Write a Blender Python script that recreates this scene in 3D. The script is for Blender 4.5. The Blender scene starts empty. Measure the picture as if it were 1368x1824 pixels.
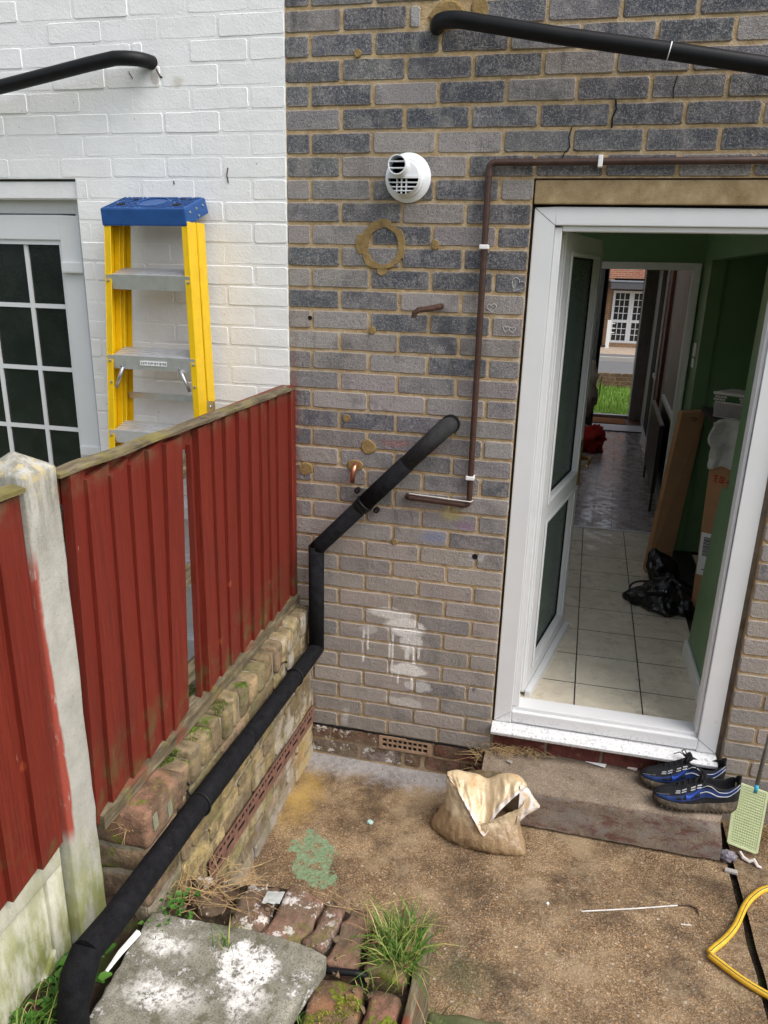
import bpy, bmesh, math, random
from mathutils import Vector, Matrix, noise
random.seed(7)
R = math.radians
scene = bpy.context.scene
col = scene.collection

# ---------------------------------------------------------------- camera, sky, sun, exposure
cam_d = bpy.data.cameras.new("camera")
cam = bpy.data.objects.new("camera", cam_d)
col.objects.link(cam)
cam.location = (1.0333, -2.7625, 2.1049)
rx, ry, rz = 1.25708766, -0.0240077404, 0.236456363
cam.rotation_euler = (rx, ry, rz)
cam_d.sensor_fit = 'VERTICAL'
cam_d.sensor_height = 24.0
cam_d.lens = 24.0 * 1331.62 / 1824.0
cam_d.clip_start = 0.02
cam_d.clip_end = 400.0
scene.camera = cam

world = bpy.data.worlds.new("World")
scene.world = world
world.use_nodes = True
wn = world.node_tree
bg = wn.nodes["Background"]
sky = wn.nodes.new("ShaderNodeTexSky")
sky.sky_type = 'NISHITA'
sky.sun_disc = False
SUN_EL, SUN_AZ = R(52), R(108)      # azimuth measured from +y, clockwise
sky.sun_elevation = SUN_EL
sky.sun_rotation = SUN_AZ
sky.air_density = 1.0
sky.dust_density = 3.0
sky.ozone_density = 0.6
hs = wn.nodes.new("ShaderNodeHueSaturation")          # thin cloud: the blue is washed out
hs.inputs["Saturation"].default_value = 0.45
wn.links.new(sky.outputs[0], hs.inputs["Color"])
wn.links.new(hs.outputs[0], bg.inputs[0])
bg.inputs[1].default_value = 0.15

sun_d = bpy.data.lights.new("sun", 'SUN')
sun_d.energy = 1.4
sun_d.angle = R(55)
sun_d.color = (1.0, 0.96, 0.92)
sun = bpy.data.objects.new("sun", sun_d)
col.objects.link(sun)
sun_dir = Vector((math.sin(SUN_AZ) * math.cos(SUN_EL), math.cos(SUN_AZ) * math.cos(SUN_EL), math.sin(SUN_EL)))
sun.rotation_euler = sun_dir.to_track_quat('Z', 'Y').to_euler()
sun.location = (0, -6, 9)

scene.view_settings.view_transform = 'Standard'
scene.view_settings.look = 'None'
scene.view_settings.gamma = 1.0
scene.view_settings.use_curve_mapping = False
scene.view_settings.exposure = 0.82
scene.render.engine = 'CYCLES'
scene.cycles.max_bounces = 12
scene.cycles.diffuse_bounces = 8
scene.cycles.use_denoising = True

# ---------------------------------------------------------------- helpers
ORG = {}

def setp(o, label=None, cat=None, group=None, kind=None):
    if label: o["label"] = label
    if cat: o["category"] = cat
    if group: o["group"] = group
    if kind: o["kind"] = kind
    return o

def thing(name, loc, label, cat, group=None):
    o = bpy.data.objects.new(name, None)
    o.empty_display_size = 0.1
    col.objects.link(o)
    o.location = loc
    ORG[o.name] = Vector(loc)
    return setp(o, label, cat, group)

class MB:
    """collects polygons in world coordinates, builds ONE mesh object"""
    def __init__(self):
        self.v = []; self.f = []; self.m = []; self.mi = 0
    def add(self, pts, faces):
        b = len(self.v)
        self.v += [Vector(p) for p in pts]
        for fc in faces:
            self.f.append([b + i for i in fc]); self.m.append(self.mi)
        return self
    def poly(self, pts):
        return self.add(pts, [list(range(len(pts)))])
    def box(self, x0, x1, y0, y1, z0, z1):
        p = [(x, y, z) for z in (z0, z1) for y in (y0, y1) for x in (x0, x1)]
        return self.add(p, [(0, 2, 3, 1), (4, 5, 7, 6), (0, 1, 5, 4), (2, 6, 7, 3), (0, 4, 6, 2), (1, 3, 7, 5)])
    def obox(self, o, a, b, c):
        """oriented box from corner o with edge vectors a, b, c"""
        o, a, b, c = Vector(o), Vector(a), Vector(b), Vector(c)
        if a.cross(b).dot(c) < 0: a, b = b, a
        p = [o, o + a, o + b, o + a + b, o + c, o + a + c, o + b + c, o + a + b + c]
        return self.add(p, [(0, 2, 3, 1), (4, 5, 7, 6), (0, 1, 5, 4), (2, 6, 7, 3), (0, 4, 6, 2), (1, 3, 7, 5)])
    def tube(self, path, r, n=12, cap=True):
        path = [Vector(p) for p in path]
        k = len(path)
        rs = r if isinstance(r, (list, tuple)) else [r] * k
        rings = []
        t = (path[1] - path[0]).normalized()
        up = Vector((0, 0, 1)) if abs(t.z) < 0.9 else Vector((1, 0, 0))
        u = t.cross(up).normalized()
        for i in range(k):
            if i == 0: t = path[1] - path[0]
            elif i == k - 1: t = path[-1] - path[-2]
            else: t = (path[i] - path[i - 1]).normalized() + (path[i + 1] - path[i]).normalized()
            t.normalize()
            u = (u - t * u.dot(t)).normalized()
            w = t.cross(u)
            sc = 1.0
            if 0 < i < k - 1:
                c = t.dot((path[i + 1] - path[i]).normalized())
                sc = 1.0 / max(0.6, c)
            rings.append([path[i] + (u * math.cos(2 * math.pi * j / n) + w * math.sin(2 * math.pi * j / n)) * rs[i] * (sc if sc < 1.2 else 1.1) for j in range(n)])
        pts = [p for rg in rings for p in rg]
        fs = []
        for i in range(k - 1):
            for j in range(n):
                a = i * n + j; b = i * n + (j + 1) % n
                fs.append((a, b, b + n, a + n))
        if cap:
            fs.append(tuple(range(n - 1, -1, -1)))
            fs.append(tuple((k - 1) * n + j for j in range(n)))
        return self.add(pts, fs)
    def lathe(self, prof, c, axis, n=24, caps=True):
        """prof: list of (radius, height along axis)"""
        c = Vector(c); ax = Vector(axis).normalized()
        u = ax.cross(Vector((0, 0, 1)) if abs(ax.z) < 0.9 else Vector((1, 0, 0))).normalized()
        w = ax.cross(u)
        pts = []
        for r, h in prof:
            for j in range(n):
                a = 2 * math.pi * j / n
                pts.append(c + ax * h + (u * math.cos(a) + w * math.sin(a)) * r)
        fs = []
        for i in range(len(prof) - 1):
            for j in range(n):
                a = i * n + j; b = i * n + (j + 1) % n
                fs.append((a, b, b + n, a + n))
        if caps:
            fs.append(tuple(range(n - 1, -1, -1)))
            k = (len(prof) - 1) * n
            fs.append(tuple(k + j for j in range(n)))
        return self.add(pts, fs)
    def prism(self, pts, off):
        """polygon pts extruded by vector off"""
        n = len(pts); off = Vector(off)
        p = [Vector(q) for q in pts] + [Vector(q) + off for q in pts]
        fs = [tuple(range(n - 1, -1, -1)), tuple(range(n, 2 * n))]
        for i in range(n):
            j = (i + 1) % n
            fs.append((i, j, j + n, i + n))
        return self.add(p, fs)
    def grid(self, fn, nu, nv, closed_u=False):
        pts = [fn(i / nu, j / nv) for j in range(nv + 1) for i in range(nu + (0 if closed_u else 1))]
        w = nu if closed_u else nu + 1
        fs = []
        for j in range(nv):
            for i in range(nu):
                a = j * w + i; b = j * w + (i + 1) % w
                fs.append((a, b, b + w, a + w))
        return self.add(pts, fs)
    def build(self, name, mat, parent=None, bevel=0, segs=1, smooth=False, org=None, kind=None, sub=0, disp=None, fix=True):
        o_ = ORG.get(parent.name, Vector()) if parent is not None else Vector(org or (0, 0, 0))
        me = bpy.data.meshes.new(name)
        me.from_pydata([tuple(p - o_) for p in self.v], [], self.f)
        mats = mat if isinstance(mat, (list, tuple)) else [mat]
        for m in mats: me.materials.append(m)
        if len(mats) > 1:
            me.polygons.foreach_set("material_index", self.m)
        if bevel or sub or fix or disp:
            bm = bmesh.new(); bm.from_mesh(me)
            if fix: bmesh.ops.recalc_face_normals(bm, faces=bm.faces[:])
            if bevel:
                bmesh.ops.remove_doubles(bm, verts=bm.verts[:], dist=1e-5)
                es = [e for e in bm.edges if len(e.link_faces) == 2 and e.calc_face_angle(0) > 0.5]
                bmesh.ops.bevel(bm, geom=es, offset=bevel, segments=segs, affect='EDGES', profile=0.6, clamp_overlap=True)
            if sub:
                for _ in range(sub):
                    bmesh.ops.subdivide_edges(bm, edges=bm.edges[:], cuts=1, use_grid_fill=True)
            if disp:
                amp, sc = disp
                bm.normal_update()
                nv = {v: v.normal.copy() for v in bm.verts}
                for v in bm.verts:
                    q = (v.co + o_) * sc
                    v.co += nv[v] * (noise.noise(q) * amp + noise.noise(q * 2.7) * amp * 0.5)
            bm.to_mesh(me); bm.free()
        if smooth:
            me.polygons.foreach_set("use_smooth", [True] * len(me.polygons))
        ob = bpy.data.objects.new(name, me)
        col.objects.link(ob)
        if parent is not None:
            ob.parent = parent
        else:
            ob.location = o_
        ORG[ob.name] = o_
        if kind: ob["kind"] = kind
        return ob

def bx(name, mat, parent, x0, x1, y0, y1, z0, z1, **k):
    return MB().box(x0, x1, y0, y1, z0, z1).build(name, mat, parent, **k)

def smooth_by_angle(ob, ang=40):
    me = ob.data
    me.polygons.foreach_set("use_smooth", [True] * len(me.polygons))
    bm = bmesh.new(); bm.from_mesh(me)
    for e in bm.edges:
        if len(e.link_faces) == 2 and e.calc_face_angle(0) > R(ang): e.smooth = False
    bm.to_mesh(me); bm.free()
    return ob

def arc(p0, p1, p2, n=6):
    """quadratic bend through control point p1"""
    p0, p1, p2 = Vector(p0), Vector(p1), Vector(p2)
    return [(p0 * (1 - t) ** 2 + p1 * 2 * t * (1 - t) + p2 * t * t) for t in [i / n for i in range(n + 1)]]

# ---------------------------------------------------------------- material helpers
class NT:
    def __init__(self, name, rough=0.8, spec=0.3, metal=0.0):
        self.m = bpy.data.materials.new(name)
        self.m.use_nodes = True
        self.t = self.m.node_tree
        self.b = self.t.nodes["Principled BSDF"]
        self.b.inputs["Roughness"].default_value = rough
        self.b.inputs["Specular IOR Level"].default_value = spec
        self.b.inputs["Metallic"].default_value = metal
        self._pos = None
    def n(self, t): return self.t.nodes.new(t)
    def l(self, a, b): self.t.links.new(a, b)
    def pos(self):
        if self._pos is None: self._pos = self.n("ShaderNodeNewGeometry").outputs["Position"]
        return self._pos
    def gen(self): return self.n("ShaderNodeTexCoord").outputs["Generated"]
    def ocol(self): return self.n("ShaderNodeObjectInfo").outputs["Color"]
    def orand(self): return self.n("ShaderNodeObjectInfo").outputs["Random"]
    def island(self): return self.n("ShaderNodeNewGeometry").outputs["Random Per Island"]
    def sep(self, v):
        s = self.n("ShaderNodeSeparateXYZ"); self.l(v, s.inputs[0]); return s.outputs
    def setin(self, sock, v):
        if hasattr(v, "node"): self.l(v, sock)
        elif isinstance(v, (tuple, list)) and len(v) == 3 and sock.type == 'RGBA': sock.default_value = (*v, 1)
        else: sock.default_value = v
    def math(self, op, a, b=0.0, c=None, clamp=False):
        m = self.n("ShaderNodeMath"); m.operation = op; m.use_clamp = clamp
        self.setin(m.inputs[0], a); self.setin(m.inputs[1], b)
        if c is not None: self.setin(m.inputs[2], c)
        return m.outputs[0]
    def map(self, v, a, b, c=0.0, d=1.0, smooth=True):
        m = self.n("ShaderNodeMapRange"); m.interpolation_type = 'SMOOTHSTEP' if smooth else 'LINEAR'
        self.setin(m.inputs[0], v)
        for i, x in zip((1, 2, 3, 4), (a, b, c, d)): m.inputs[i].default_value = x
        return m.outputs[0]
    def noise(self, scale=5, detail=4, rough=0.55, vec=None, dist=0.0, stretch=None):
        v = vec if vec is not None else self.pos()
        if stretch:
            mp = self.n("ShaderNodeMapping"); self.l(v, mp.inputs[0]); mp.inputs["Scale"].default_value = stretch; v = mp.outputs[0]
        x = self.n("ShaderNodeTexNoise"); self.l(v, x.inputs["Vector"])
        x.inputs["Scale"].default_value = scale; x.inputs["Detail"].default_value = detail
        x.inputs["Roughness"].default_value = rough; x.inputs["Distortion"].default_value = dist
        return x.outputs["Fac"]
    def voro(self, scale=50, vec=None, feature='F1', out="Distance", rnd=1.0):
        x = self.n("ShaderNodeTexVoronoi"); x.feature = feature
        self.l(vec if vec is not None else self.pos(), x.inputs["Vector"])
        x.inputs["Scale"].default_value = scale; x.inputs["Randomness"].default_value = rnd
        return x.outputs[out]
    def ramp(self, f, stops, interp='LINEAR'):
        r = self.n("ShaderNodeValToRGB"); self.l(f, r.inputs[0])
        e = r.color_ramp.elements; r.color_ramp.interpolation = interp
        while len(e) < len(stops): e.new(0.5)
        for el, (p, c) in zip(e, stops):
            el.position = p; el.color = (*c, 1) if len(c) == 3 else c
        return r.outputs[0]
    def mix(self, f, a, b, mode='MIX'):
        m = self.n("ShaderNodeMix"); m.data_type = 'RGBA'; m.blend_type = mode
        self.setin(m.inputs[0], f); self.setin(m.inputs[6], a); self.setin(m.inputs[7], b)
        return m.outputs[2]
    def bump(self, h, strength=0.5, dist=0.005, normal=None):
        b = self.n("ShaderNodeBump"); self.l(h, b.inputs["Height"])
        b.inputs["Strength"].default_value = strength; b.inputs["Distance"].default_value = dist
        if normal is not None: self.l(normal, b.inputs["Normal"])
        return b.outputs[0]
    def out(self, color=None, rough=None, normal=None):
        if color is not None: self.setin(self.b.inputs["Base Color"], color)
        if rough is not None: self.setin(self.b.inputs["Roughness"], rough)
        if normal is not None: self.l(normal, self.b.inputs["Normal"])
        return self.m
    # masks in the plane of the house wall (x, z)
    def wallxz(self):
        s = self.sep(self.pos())
        w = self.noise(14, 3, 0.6); w2 = self.noise(9, 3, 0.6, stretch=(1, 1, 1.7))
        x = self.math('ADD', s[0], self.math('MULTIPLY', self.math('SUBTRACT', w, 0.5), 0.07))
        z = self.math('ADD', s[2], self.math('MULTIPLY', self.math('SUBTRACT', w2, 0.5), 0.05))
        return x, z
    def blob(self, x, z, cx, cz, rx_, rz_, soft=0.35):
        a = self.math('DIVIDE', self.math('SUBTRACT', x, cx), rx_)
        b = self.math('DIVIDE', self.math('SUBTRACT', z, cz), rz_)
        d = self.math('SQRT', self.math('ADD', self.math('MULTIPLY', a, a), self.math('MULTIPLY', b, b)))
        return self.map(d, 1.0, 1.0 - soft, 0, 1)

def simple(name, colr, rough=0.5, spec=0.4, metal=0.0, var=0.12, nscale=25, bump=0.0, bscale=80, bdist=0.002, dirt=None):
    t = NT(name, rough, spec, metal)
    nz = t.noise(nscale, 4, 0.6)
    lo = tuple(c * (1 - var) for c in colr); hi = tuple(min(1, c * (1 + var)) for c in colr)
    c = t.ramp(nz, [(0.3, lo), (0.7, hi)])
    if dirt:
        dcol, dscale, d0, d1, dmax = dirt
        c = t.mix(t.map(t.noise(dscale, 5, 0.7), d0, d1, 0, dmax), c, dcol)
    nm = t.bump(t.noise(bscale, 3, 0.6), bump, bdist) if bump else None
    return t.out(c, None, nm)

# ---------------------------------------------------------------- materials
def paint_splash(t):
    """old white paint splashed on the wall, with drips"""
    x, z = t.wallxz()
    parts = [t.math('MULTIPLY', t.blob(x, z, 0.425, 0.745, 0.115, 0.03), 0.7), t.math('MULTIPLY', t.blob(x, z, 0.49, 0.69, 0.10, 0.05), 1.0),
             t.math('MULTIPLY', t.blob(x, z, 0.52, 0.625, 0.055, 0.06), 0.75), t.math('MULTIPLY', t.blob(x, z, 0.51, 0.49, 0.10, 0.035), 0.95),
             t.math('MULTIPLY', t.blob(x, z, 0.555, 0.42, 0.07, 0.03), 0.55), t.math('MULTIPLY', t.blob(x, z, 0.50, 0.335, 0.10, 0.03), 0.4),
             t.math('MULTIPLY', t.blob(x, z, 0.335, 0.655, 0.04, 0.03), 0.35)]
    s = t.sep(t.pos())
    for cx, z0, z1, w in [(0.315, 0.50, 0.66, 0.006), (0.335, 0.56, 0.67, 0.005), (0.43, 0.52, 0.68, 0.006), (0.443, 0.45, 0.66, 0.006),
                          (0.505, 0.54, 0.66, 0.012), (0.535, 0.52, 0.66, 0.009), (0.555, 0.55, 0.66, 0.006), (0.47, 0.42, 0.50, 0.005), (0.53, 0.40, 0.50, 0.005)]:
        a = t.math('ABSOLUTE', t.math('SUBTRACT', t.math('ADD', s[0], t.math('MULTIPLY', t.math('SUBTRACT', t.noise(30, 2), 0.5), 0.008)), cx))
        m = t.math('MULTIPLY', t.map(a, w, w * 0.5), t.map(s[2], z0 - 0.005, z0 + 0.01))
        parts.append(t.math('MULTIPLY', m, t.map(s[2], z1 + 0.02, z1 - 0.02, 0, 0.9)))
    acc = parts[0]
    for p in parts[1:]: acc = t.math('MAXIMUM', acc, p)
    grit = t.map(t.noise(130, 4, 0.7), 0.34, 0.55, 0.55, 1.0)
    return t.math('MULTIPLY', acc, grit, clamp=True)

def mat_darkbrick():
    t = NT("dark_brick", 0.9, 0.2)
    base = t.ocol()
    v = t.math('MULTIPLY_ADD', t.island(), 0.35, 0.83)
    base = t.mix(1.0, base, t.mix(0.0, v, v), 'MULTIPLY')
    big = t.noise(16, 5, 0.65)
    pale = t.mix(0.5, base, (0.36, 0.335, 0.32))
    c = t.mix(t.map(big, 0.46, 0.68, 0, 0.9), base, pale)
    c = t.mix(t.map(t.noise(7, 3, 0.6), 0.52, 0.7, 0, 0.5), c, (0.055, 0.06, 0.072))
    # fine pale crust and pits
    fine = t.noise(240, 3, 0.7)
    crust = t.math('ADD', t.noise(105, 4, 0.75), t.math('MULTIPLY', t.math('SUBTRACT', t.noise(19, 3), 0.5), 0.35))
    c = t.mix(t.map(crust, 0.46, 0.70, 0, 0.5), c, (0.42, 0.395, 0.38))
    c = t.mix(t.map(fine, 0.54, 0.70, 0, 0.45), c, (0.56, 0.53, 0.50))
    c = t.mix(t.map(fine, 0.46, 0.33, 0, 0.7), c, (0.03, 0.03, 0.035))
    specks = t.voro(95); c = t.mix(t.map(specks, 0.16, 0.08, 0, 0.55), c, (0.62, 0.58, 0.52))
    # mortar dust along the arrises
    g = t.sep(t.gen())
    ex = t.math('MULTIPLY', t.math('MINIMUM', g[0], t.math('SUBTRACT', 1.0, g[0])), 3.0)
    ez = t.math('MINIMUM', g[2], t.math('SUBTRACT', 1.0, g[2]))
    e = t.math('MINIMUM', ex, ez)
    e = t.math('ADD', e, t.math('MULTIPLY', t.math('SUBTRACT', t.noise(60, 4, 0.7), 0.5), 0.28))
    c = t.mix(t.map(e, 0.13, -0.06, 0, 0.75), c, (0.46, 0.36, 0.24))
    c = t.mix(t.map(t.noise(4.5, 4, 0.65, stretch=(1.6, 1, 0.8)), 0.54, 0.68, 0, 0.45), c, (0.30, 0.275, 0.255))
    c = t.mix(t.map(t.noise(6, 4, 0.65, stretch=(2.2, 1, 0.5)), 0.58, 0.72, 0, 0.55), c, (0.045, 0.046, 0.052))
    # sand blown and splashed low down
    s = t.sep(t.pos())
    low = t.math('MULTIPLY', t.map(s[2], 1.6, 0.6, 0, 0.62), t.map(t.noise(11, 4, 0.6), 0.3, 0.7, 0.4, 1.0))
    c = t.mix(low, c, (0.37, 0.32, 0.28))
    c = t.mix(t.math('MULTIPLY', t.map(s[2], 0.32, 0.12, 0, 0.4), t.noise(9, 4)), c, (0.13, 0.12, 0.10))
    # chalk colours near the small pipe, dark rain marks under the hook and the flue
    x, z = t.wallxz()
    for cx, cz, rx_, rz_, cc, mx in [(0.66, 1.21, 0.06, 0.05, (0.5, 0.42, 0.12), 0.55), (0.60, 1.10, 0.08, 0.04, (0.16, 0.22, 0.42), 0.5), (0.72, 1.16, 0.06, 0.03, (0.26, 0.13, 0.25), 0.5),
                                     (0.43, 1.47, 0.10, 0.025, (0.34, 0.13, 0.11), 0.5), (0.56, 1.46, 0.05, 0.03, (0.32, 0.12, 0.11), 0.35), (0.60, 1.91, 0.035, 0.09, (0.06, 0.065, 0.07), 0.7),
                                     (0.65, 1.83, 0.05, 0.05, (0.07, 0.07, 0.075), 0.5), (0.56, 2.83, 0.05, 0.08, (0.05, 0.055, 0.065), 0.6), (0.02, 1.45, 0.03, 0.55, (0.20, 0.035, 0.025), 0.55),
                                     (0.745, 1.03, 0.02, 0.03, (0.6, 0.58, 0.6), 0.7), (0.783, 1.03, 0.015, 0.02, (0.6, 0.58, 0.6), 0.5), (0.80, 0.45, 0.015, 0.03, (0.08, 0.1, 0.14), 0.8), (0.24, 0.22, 0.03, 0.07, (0.6, 0.58, 0.54), 0.5)]:
        c = t.mix(t.math('MULTIPLY', t.blob(x, z, cx, cz, rx_, rz_, 0.8), mx), c, cc)
    sp = paint_splash(t)
    c = t.mix(sp, c, (0.80, 0.77, 0.73))
    h = t.math('ADD', t.math('MULTIPLY', t.noise(240, 3, 0.7), 0.6), t.math('MULTIPLY', t.noise(55, 4, 0.7), 1.0))
    return t.out(c, None, t.bump(h, 0.9, 0.006))

def mat_mortar():
    t = NT("mortar", 0.95, 0.15)
    a = t.ramp(t.noise(22, 5, 0.65), [(0.28, (0.33, 0.225, 0.11)), (0.5, (0.50, 0.36, 0.20)), (0.70, (0.62, 0.50, 0.35))])
    a = t.mix(t.map(t.noise(180, 3, 0.7), 0.6, 0.75, 0, 0.5), a, (0.18, 0.11, 0.05))
    s = t.sep(t.pos())
    a = t.mix(t.math('MULTIPLY', t.map(s[2], 0.9, 0.2, 0, 0.65), t.map(t.noise(6, 3), 0.3, 0.65)), a, (0.25, 0.20, 0.14))
    a = t.mix(paint_splash(t), a, (0.60, 0.56, 0.52))
    h = t.math('ADD', t.noise(150, 4, 0.7), t.math('MULTIPLY', t.noise(35, 3), 0.8))
    a = t.mix(t.map(t.noise(5, 4, 0.7), 0.52, 0.68, 0, 0.55), a, (0.30, 0.235, 0.16))
    return t.out(a, None, t.bump(h, 0.9, 0.006))

def mat_whitepaint():
    t = NT("white_masonry_paint", 0.62, 0.3)
    c = t.ramp(t.noise(9, 5, 0.6), [(0.3, (0.75, 0.75, 0.74)), (0.7, (0.81, 0.81, 0.80))])
    c = t.mix(t.map(t.noise(34, 6, 0.75), 0.68, 0.76, 0, 0.55), c, (0.42, 0.40, 0.36))
    c = t.mix(t.map(t.voro(14), 0.055, 0.02, 0, 0.6), c, (0.10, 0.08, 0.07))
    x, z = t.wallxz()
    for cx, cz, rx_, rz_, cc, mx in [(-0.41, 2.72, 0.025, 0.025, (0.52, 0.46, 0.38), 0.6), (-0.5, 2.74, 0.02, 0.03, (0.3, 0.24, 0.2), 0.6), (-0.72, 1.85, 0.02, 0.02, (0.25, 0.12, 0.08), 0.5)]:
        c = t.mix(t.math('MULTIPLY', t.blob(x, z, cx, cz, rx_, rz_, 0.7), mx), c, cc)
    h = t.math('ADD', t.noise(120, 4, 0.65), t.math('MULTIPLY', t.noise(26, 4, 0.6), 1.2))
    return t.out(c, None, t.bump(h, 0.4, 0.004))

def mat_patio():
    t = NT("exposed_aggregate", 0.85, 0.25)
    s = t.sep(t.pos())
    c = t.ramp(t.noise(5, 6, 0.7), [(0.33, (0.080, 0.046, 0.024)), (0.49, (0.18, 0.115, 0.060)), (0.65, (0.37, 0.265, 0.155))])
    peb = t.voro(105, out="Color"); pd = t.voro(105)
    ps = t.sep(peb)
    pc = t.ramp(ps[0], [(0.0, (0.10, 0.06, 0.04)), (0.3, (0.24, 0.16, 0.10)), (0.55, (0.42, 0.30, 0.19)), (0.75, (0.5, 0.26, 0.10)), (0.88, (0.56, 0.50, 0.42)), (1.0, (0.12, 0.12, 0.13))])
    worn = t.map(t.noise(6, 4, 0.65), 0.38, 0.62, 0.25, 0.8)
    near = t.map(s[1], -0.25, -0.8, 0.5, 1.0)
    c = t.mix(t.math('MULTIPLY', t.math('MULTIPLY', t.map(pd, 0.55, 0.30), worn), near), c, pc)
    p2 = t.voro(62, out='Color'); d2 = t.voro(62); s2 = t.sep(p2)
    c = t.mix(t.math('MULTIPLY', t.math('MULTIPLY', t.map(d2, 0.34, 0.26), t.map(s2[1], 0.62, 0.66)), near), c, t.ramp(s2[0], [(0.0, (0.16, 0.09, 0.05)), (0.4, (0.50, 0.36, 0.22)), (0.6, (0.55, 0.27, 0.09)), (0.8, (0.62, 0.57, 0.48)), (1.0, (0.10, 0.09, 0.10))]))
    gr = t.voro(330, out="Color"); c = t.mix(0.42, c, t.ramp(t.sep(gr)[0], [(0.0, (0.03, 0.018, 0.010)), (0.6, (0.20, 0.125, 0.062)), (1.0, (0.66, 0.50, 0.32))]))
    # damp stains
    c = t.mix(t.map(t.noise(3.1, 7, 0.75), 0.46, 0.66, 0, 0.72), c, (0.055, 0.037, 0.025))
    c = t.mix(t.map(t.noise(12, 6, 0.75), 0.52, 0.70, 0, 0.5), c, (0.075, 0.048, 0.028))
    c = t.mix(t.map(t.noise(2.2, 6, 0.75), 0.52, 0.64, 0, 0.5), c, (0.38, 0.29, 0.18))
    c = t.mix(t.map(t.noise(21, 4, 0.7), 0.64, 0.74, 0, 0.7), c, (0.035, 0.028, 0.025))
    # cement skim by the wall, yellow sand in the corner, old green paint
    x = t.math('ADD', s[0], t.math('MULTIPLY', t.math('SUBTRACT', t.noise(8, 4, 0.65), 0.5), 0.22))
    y = t.math('ADD', s[1], t.math('MULTIPLY', t.math('SUBTRACT', t.noise(10, 4, 0.65), 0.5), 0.22))
    c = t.mix(t.math('MULTIPLY', t.map(y, -0.17, -0.04, 0, 0.9), t.map(x, 1.0, 0.8)), c, t.ramp(t.noise(40, 4), [(0.3, (0.26, 0.25, 0.25)), (0.7, (0.40, 0.38, 0.37))]))
    c = t.mix(t.math('MULTIPLY', t.blob(x, y, 0.14, -0.30, 0.12, 0.26, 0.95), 0.75), c, (0.46, 0.30, 0.085))
    gp = t.blob(x, y, 0.27, -0.56, 0.10, 0.07, 0.12)
    gp = t.math('MAXIMUM', gp, t.blob(x, y, 0.30, -0.64, 0.075, 0.09, 0.12)); gp = t.math('MAXIMUM', gp, t.blob(x, y, 0.345, -0.70, 0.06, 0.06, 0.12))
    gp = t.math('MULTIPLY', gp, t.map(t.noise(30, 6, 0.8), 0.43, 0.50))
    c = t.mix(gp, c, t.ramp(t.noise(70, 4), [(0.3, (0.13, 0.20, 0.11)), (0.7, (0.25, 0.34, 0.20))]))
    c = t.mix(t.math('MULTIPLY', t.blob(x, y, 0.90, -0.95, 0.18, 0.12, 0.9), 0.6), c, (0.05, 0.065, 0.03))
    h = t.math('ADD', t.math('MULTIPLY', t.map(pd, 0.55, 0.1), worn), t.math('MULTIPLY', t.noise(90, 5, 0.7), 1.2))
    rgh = t.map(t.noise(3.1, 7, 0.75), 0.45, 0.64, 0.85, 0.42)
    return t.out(c, rgh, t.bump(h, 0.6, 0.005))

def mat_redwood():
    t = NT("red_fence_stain", 0.62, 0.35)
    g = t.noise(5, 6, 0.72, stretch=(34, 34, 0.9), dist=0.5)
    c = t.ramp(g, [(0.28, (0.075, 0.009, 0.0045)), (0.5, (0.155, 0.0165, 0.0075)), (0.75, (0.235, 0.031, 0.014))])
    v = t.orand(); c = t.mix(t.map(v, 0, 1, 0, 0.6, False), c, (0.16, 0.016, 0.008))
    s = t.sep(t.pos())
    c = t.mix(t.math('MULTIPLY', t.map(s[2], 1.05, 0.84, 0, 0.75), t.map(t.noise(10, 5, 0.7), 0.45, 0.65)), c, (0.10, 0.085, 0.03))
    c = t.mix(t.math('MULTIPLY', t.map(s[2], 1.60, 1.66, 0, 0.6), t.map(t.noise(14, 5, 0.7), 0.4, 0.6)), c, (0.15, 0.10, 0.05))
    c = t.mix(t.map(t.noise(13, 5, 0.7, stretch=(4, 4, 0.8)), 0.69, 0.75, 0, 0.7), c, (0.42, 0.22, 0.17))
    kn = t.voro(5.5, vec=None); c = t.mix(t.map(kn, 0.09, 0.04, 0, 0.6), c, (0.33, 0.07, 0.03))
    c = t.mix(t.map(t.noise(3.5, 5, 0.7, stretch=(3, 3, 0.5)), 0.50, 0.70, 0, 0.5), c, (0.085, 0.016, 0.010))
    return t.out(c, None, t.bump(t.noise(6, 6, 0.75, stretch=(45, 45, 1.2)), 0.6, 0.003))

def mat_weathered():
    t = NT("weathered_rail", 0.9, 0.2)
    c = t.ramp(t.noise(9, 5, 0.7, stretch=(5, 0.8, 5)), [(0.3, (0.045, 0.034, 0.022)), (0.52, (0.13, 0.105, 0.066)), (0.74, (0.30, 0.26, 0.17))])
    c = t.mix(t.map(t.noise(8, 4, 0.6), 0.52, 0.70, 0, 0.6), c, (0.22, 0.19, 0.055))
    s = t.sep(t.pos())
    c = t.mix(t.math('MULTIPLY', t.map(t.noise(5, 4, 0.6), 0.50, 0.62, 0, 0.7), t.map(s[2], 1.2, 1.0)), c, (0.19, 0.045, 0.024))
    return t.out(c, None, t.bump(t.noise(14, 5, 0.7, stretch=(6, 1, 6)), 0.7, 0.004))

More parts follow.
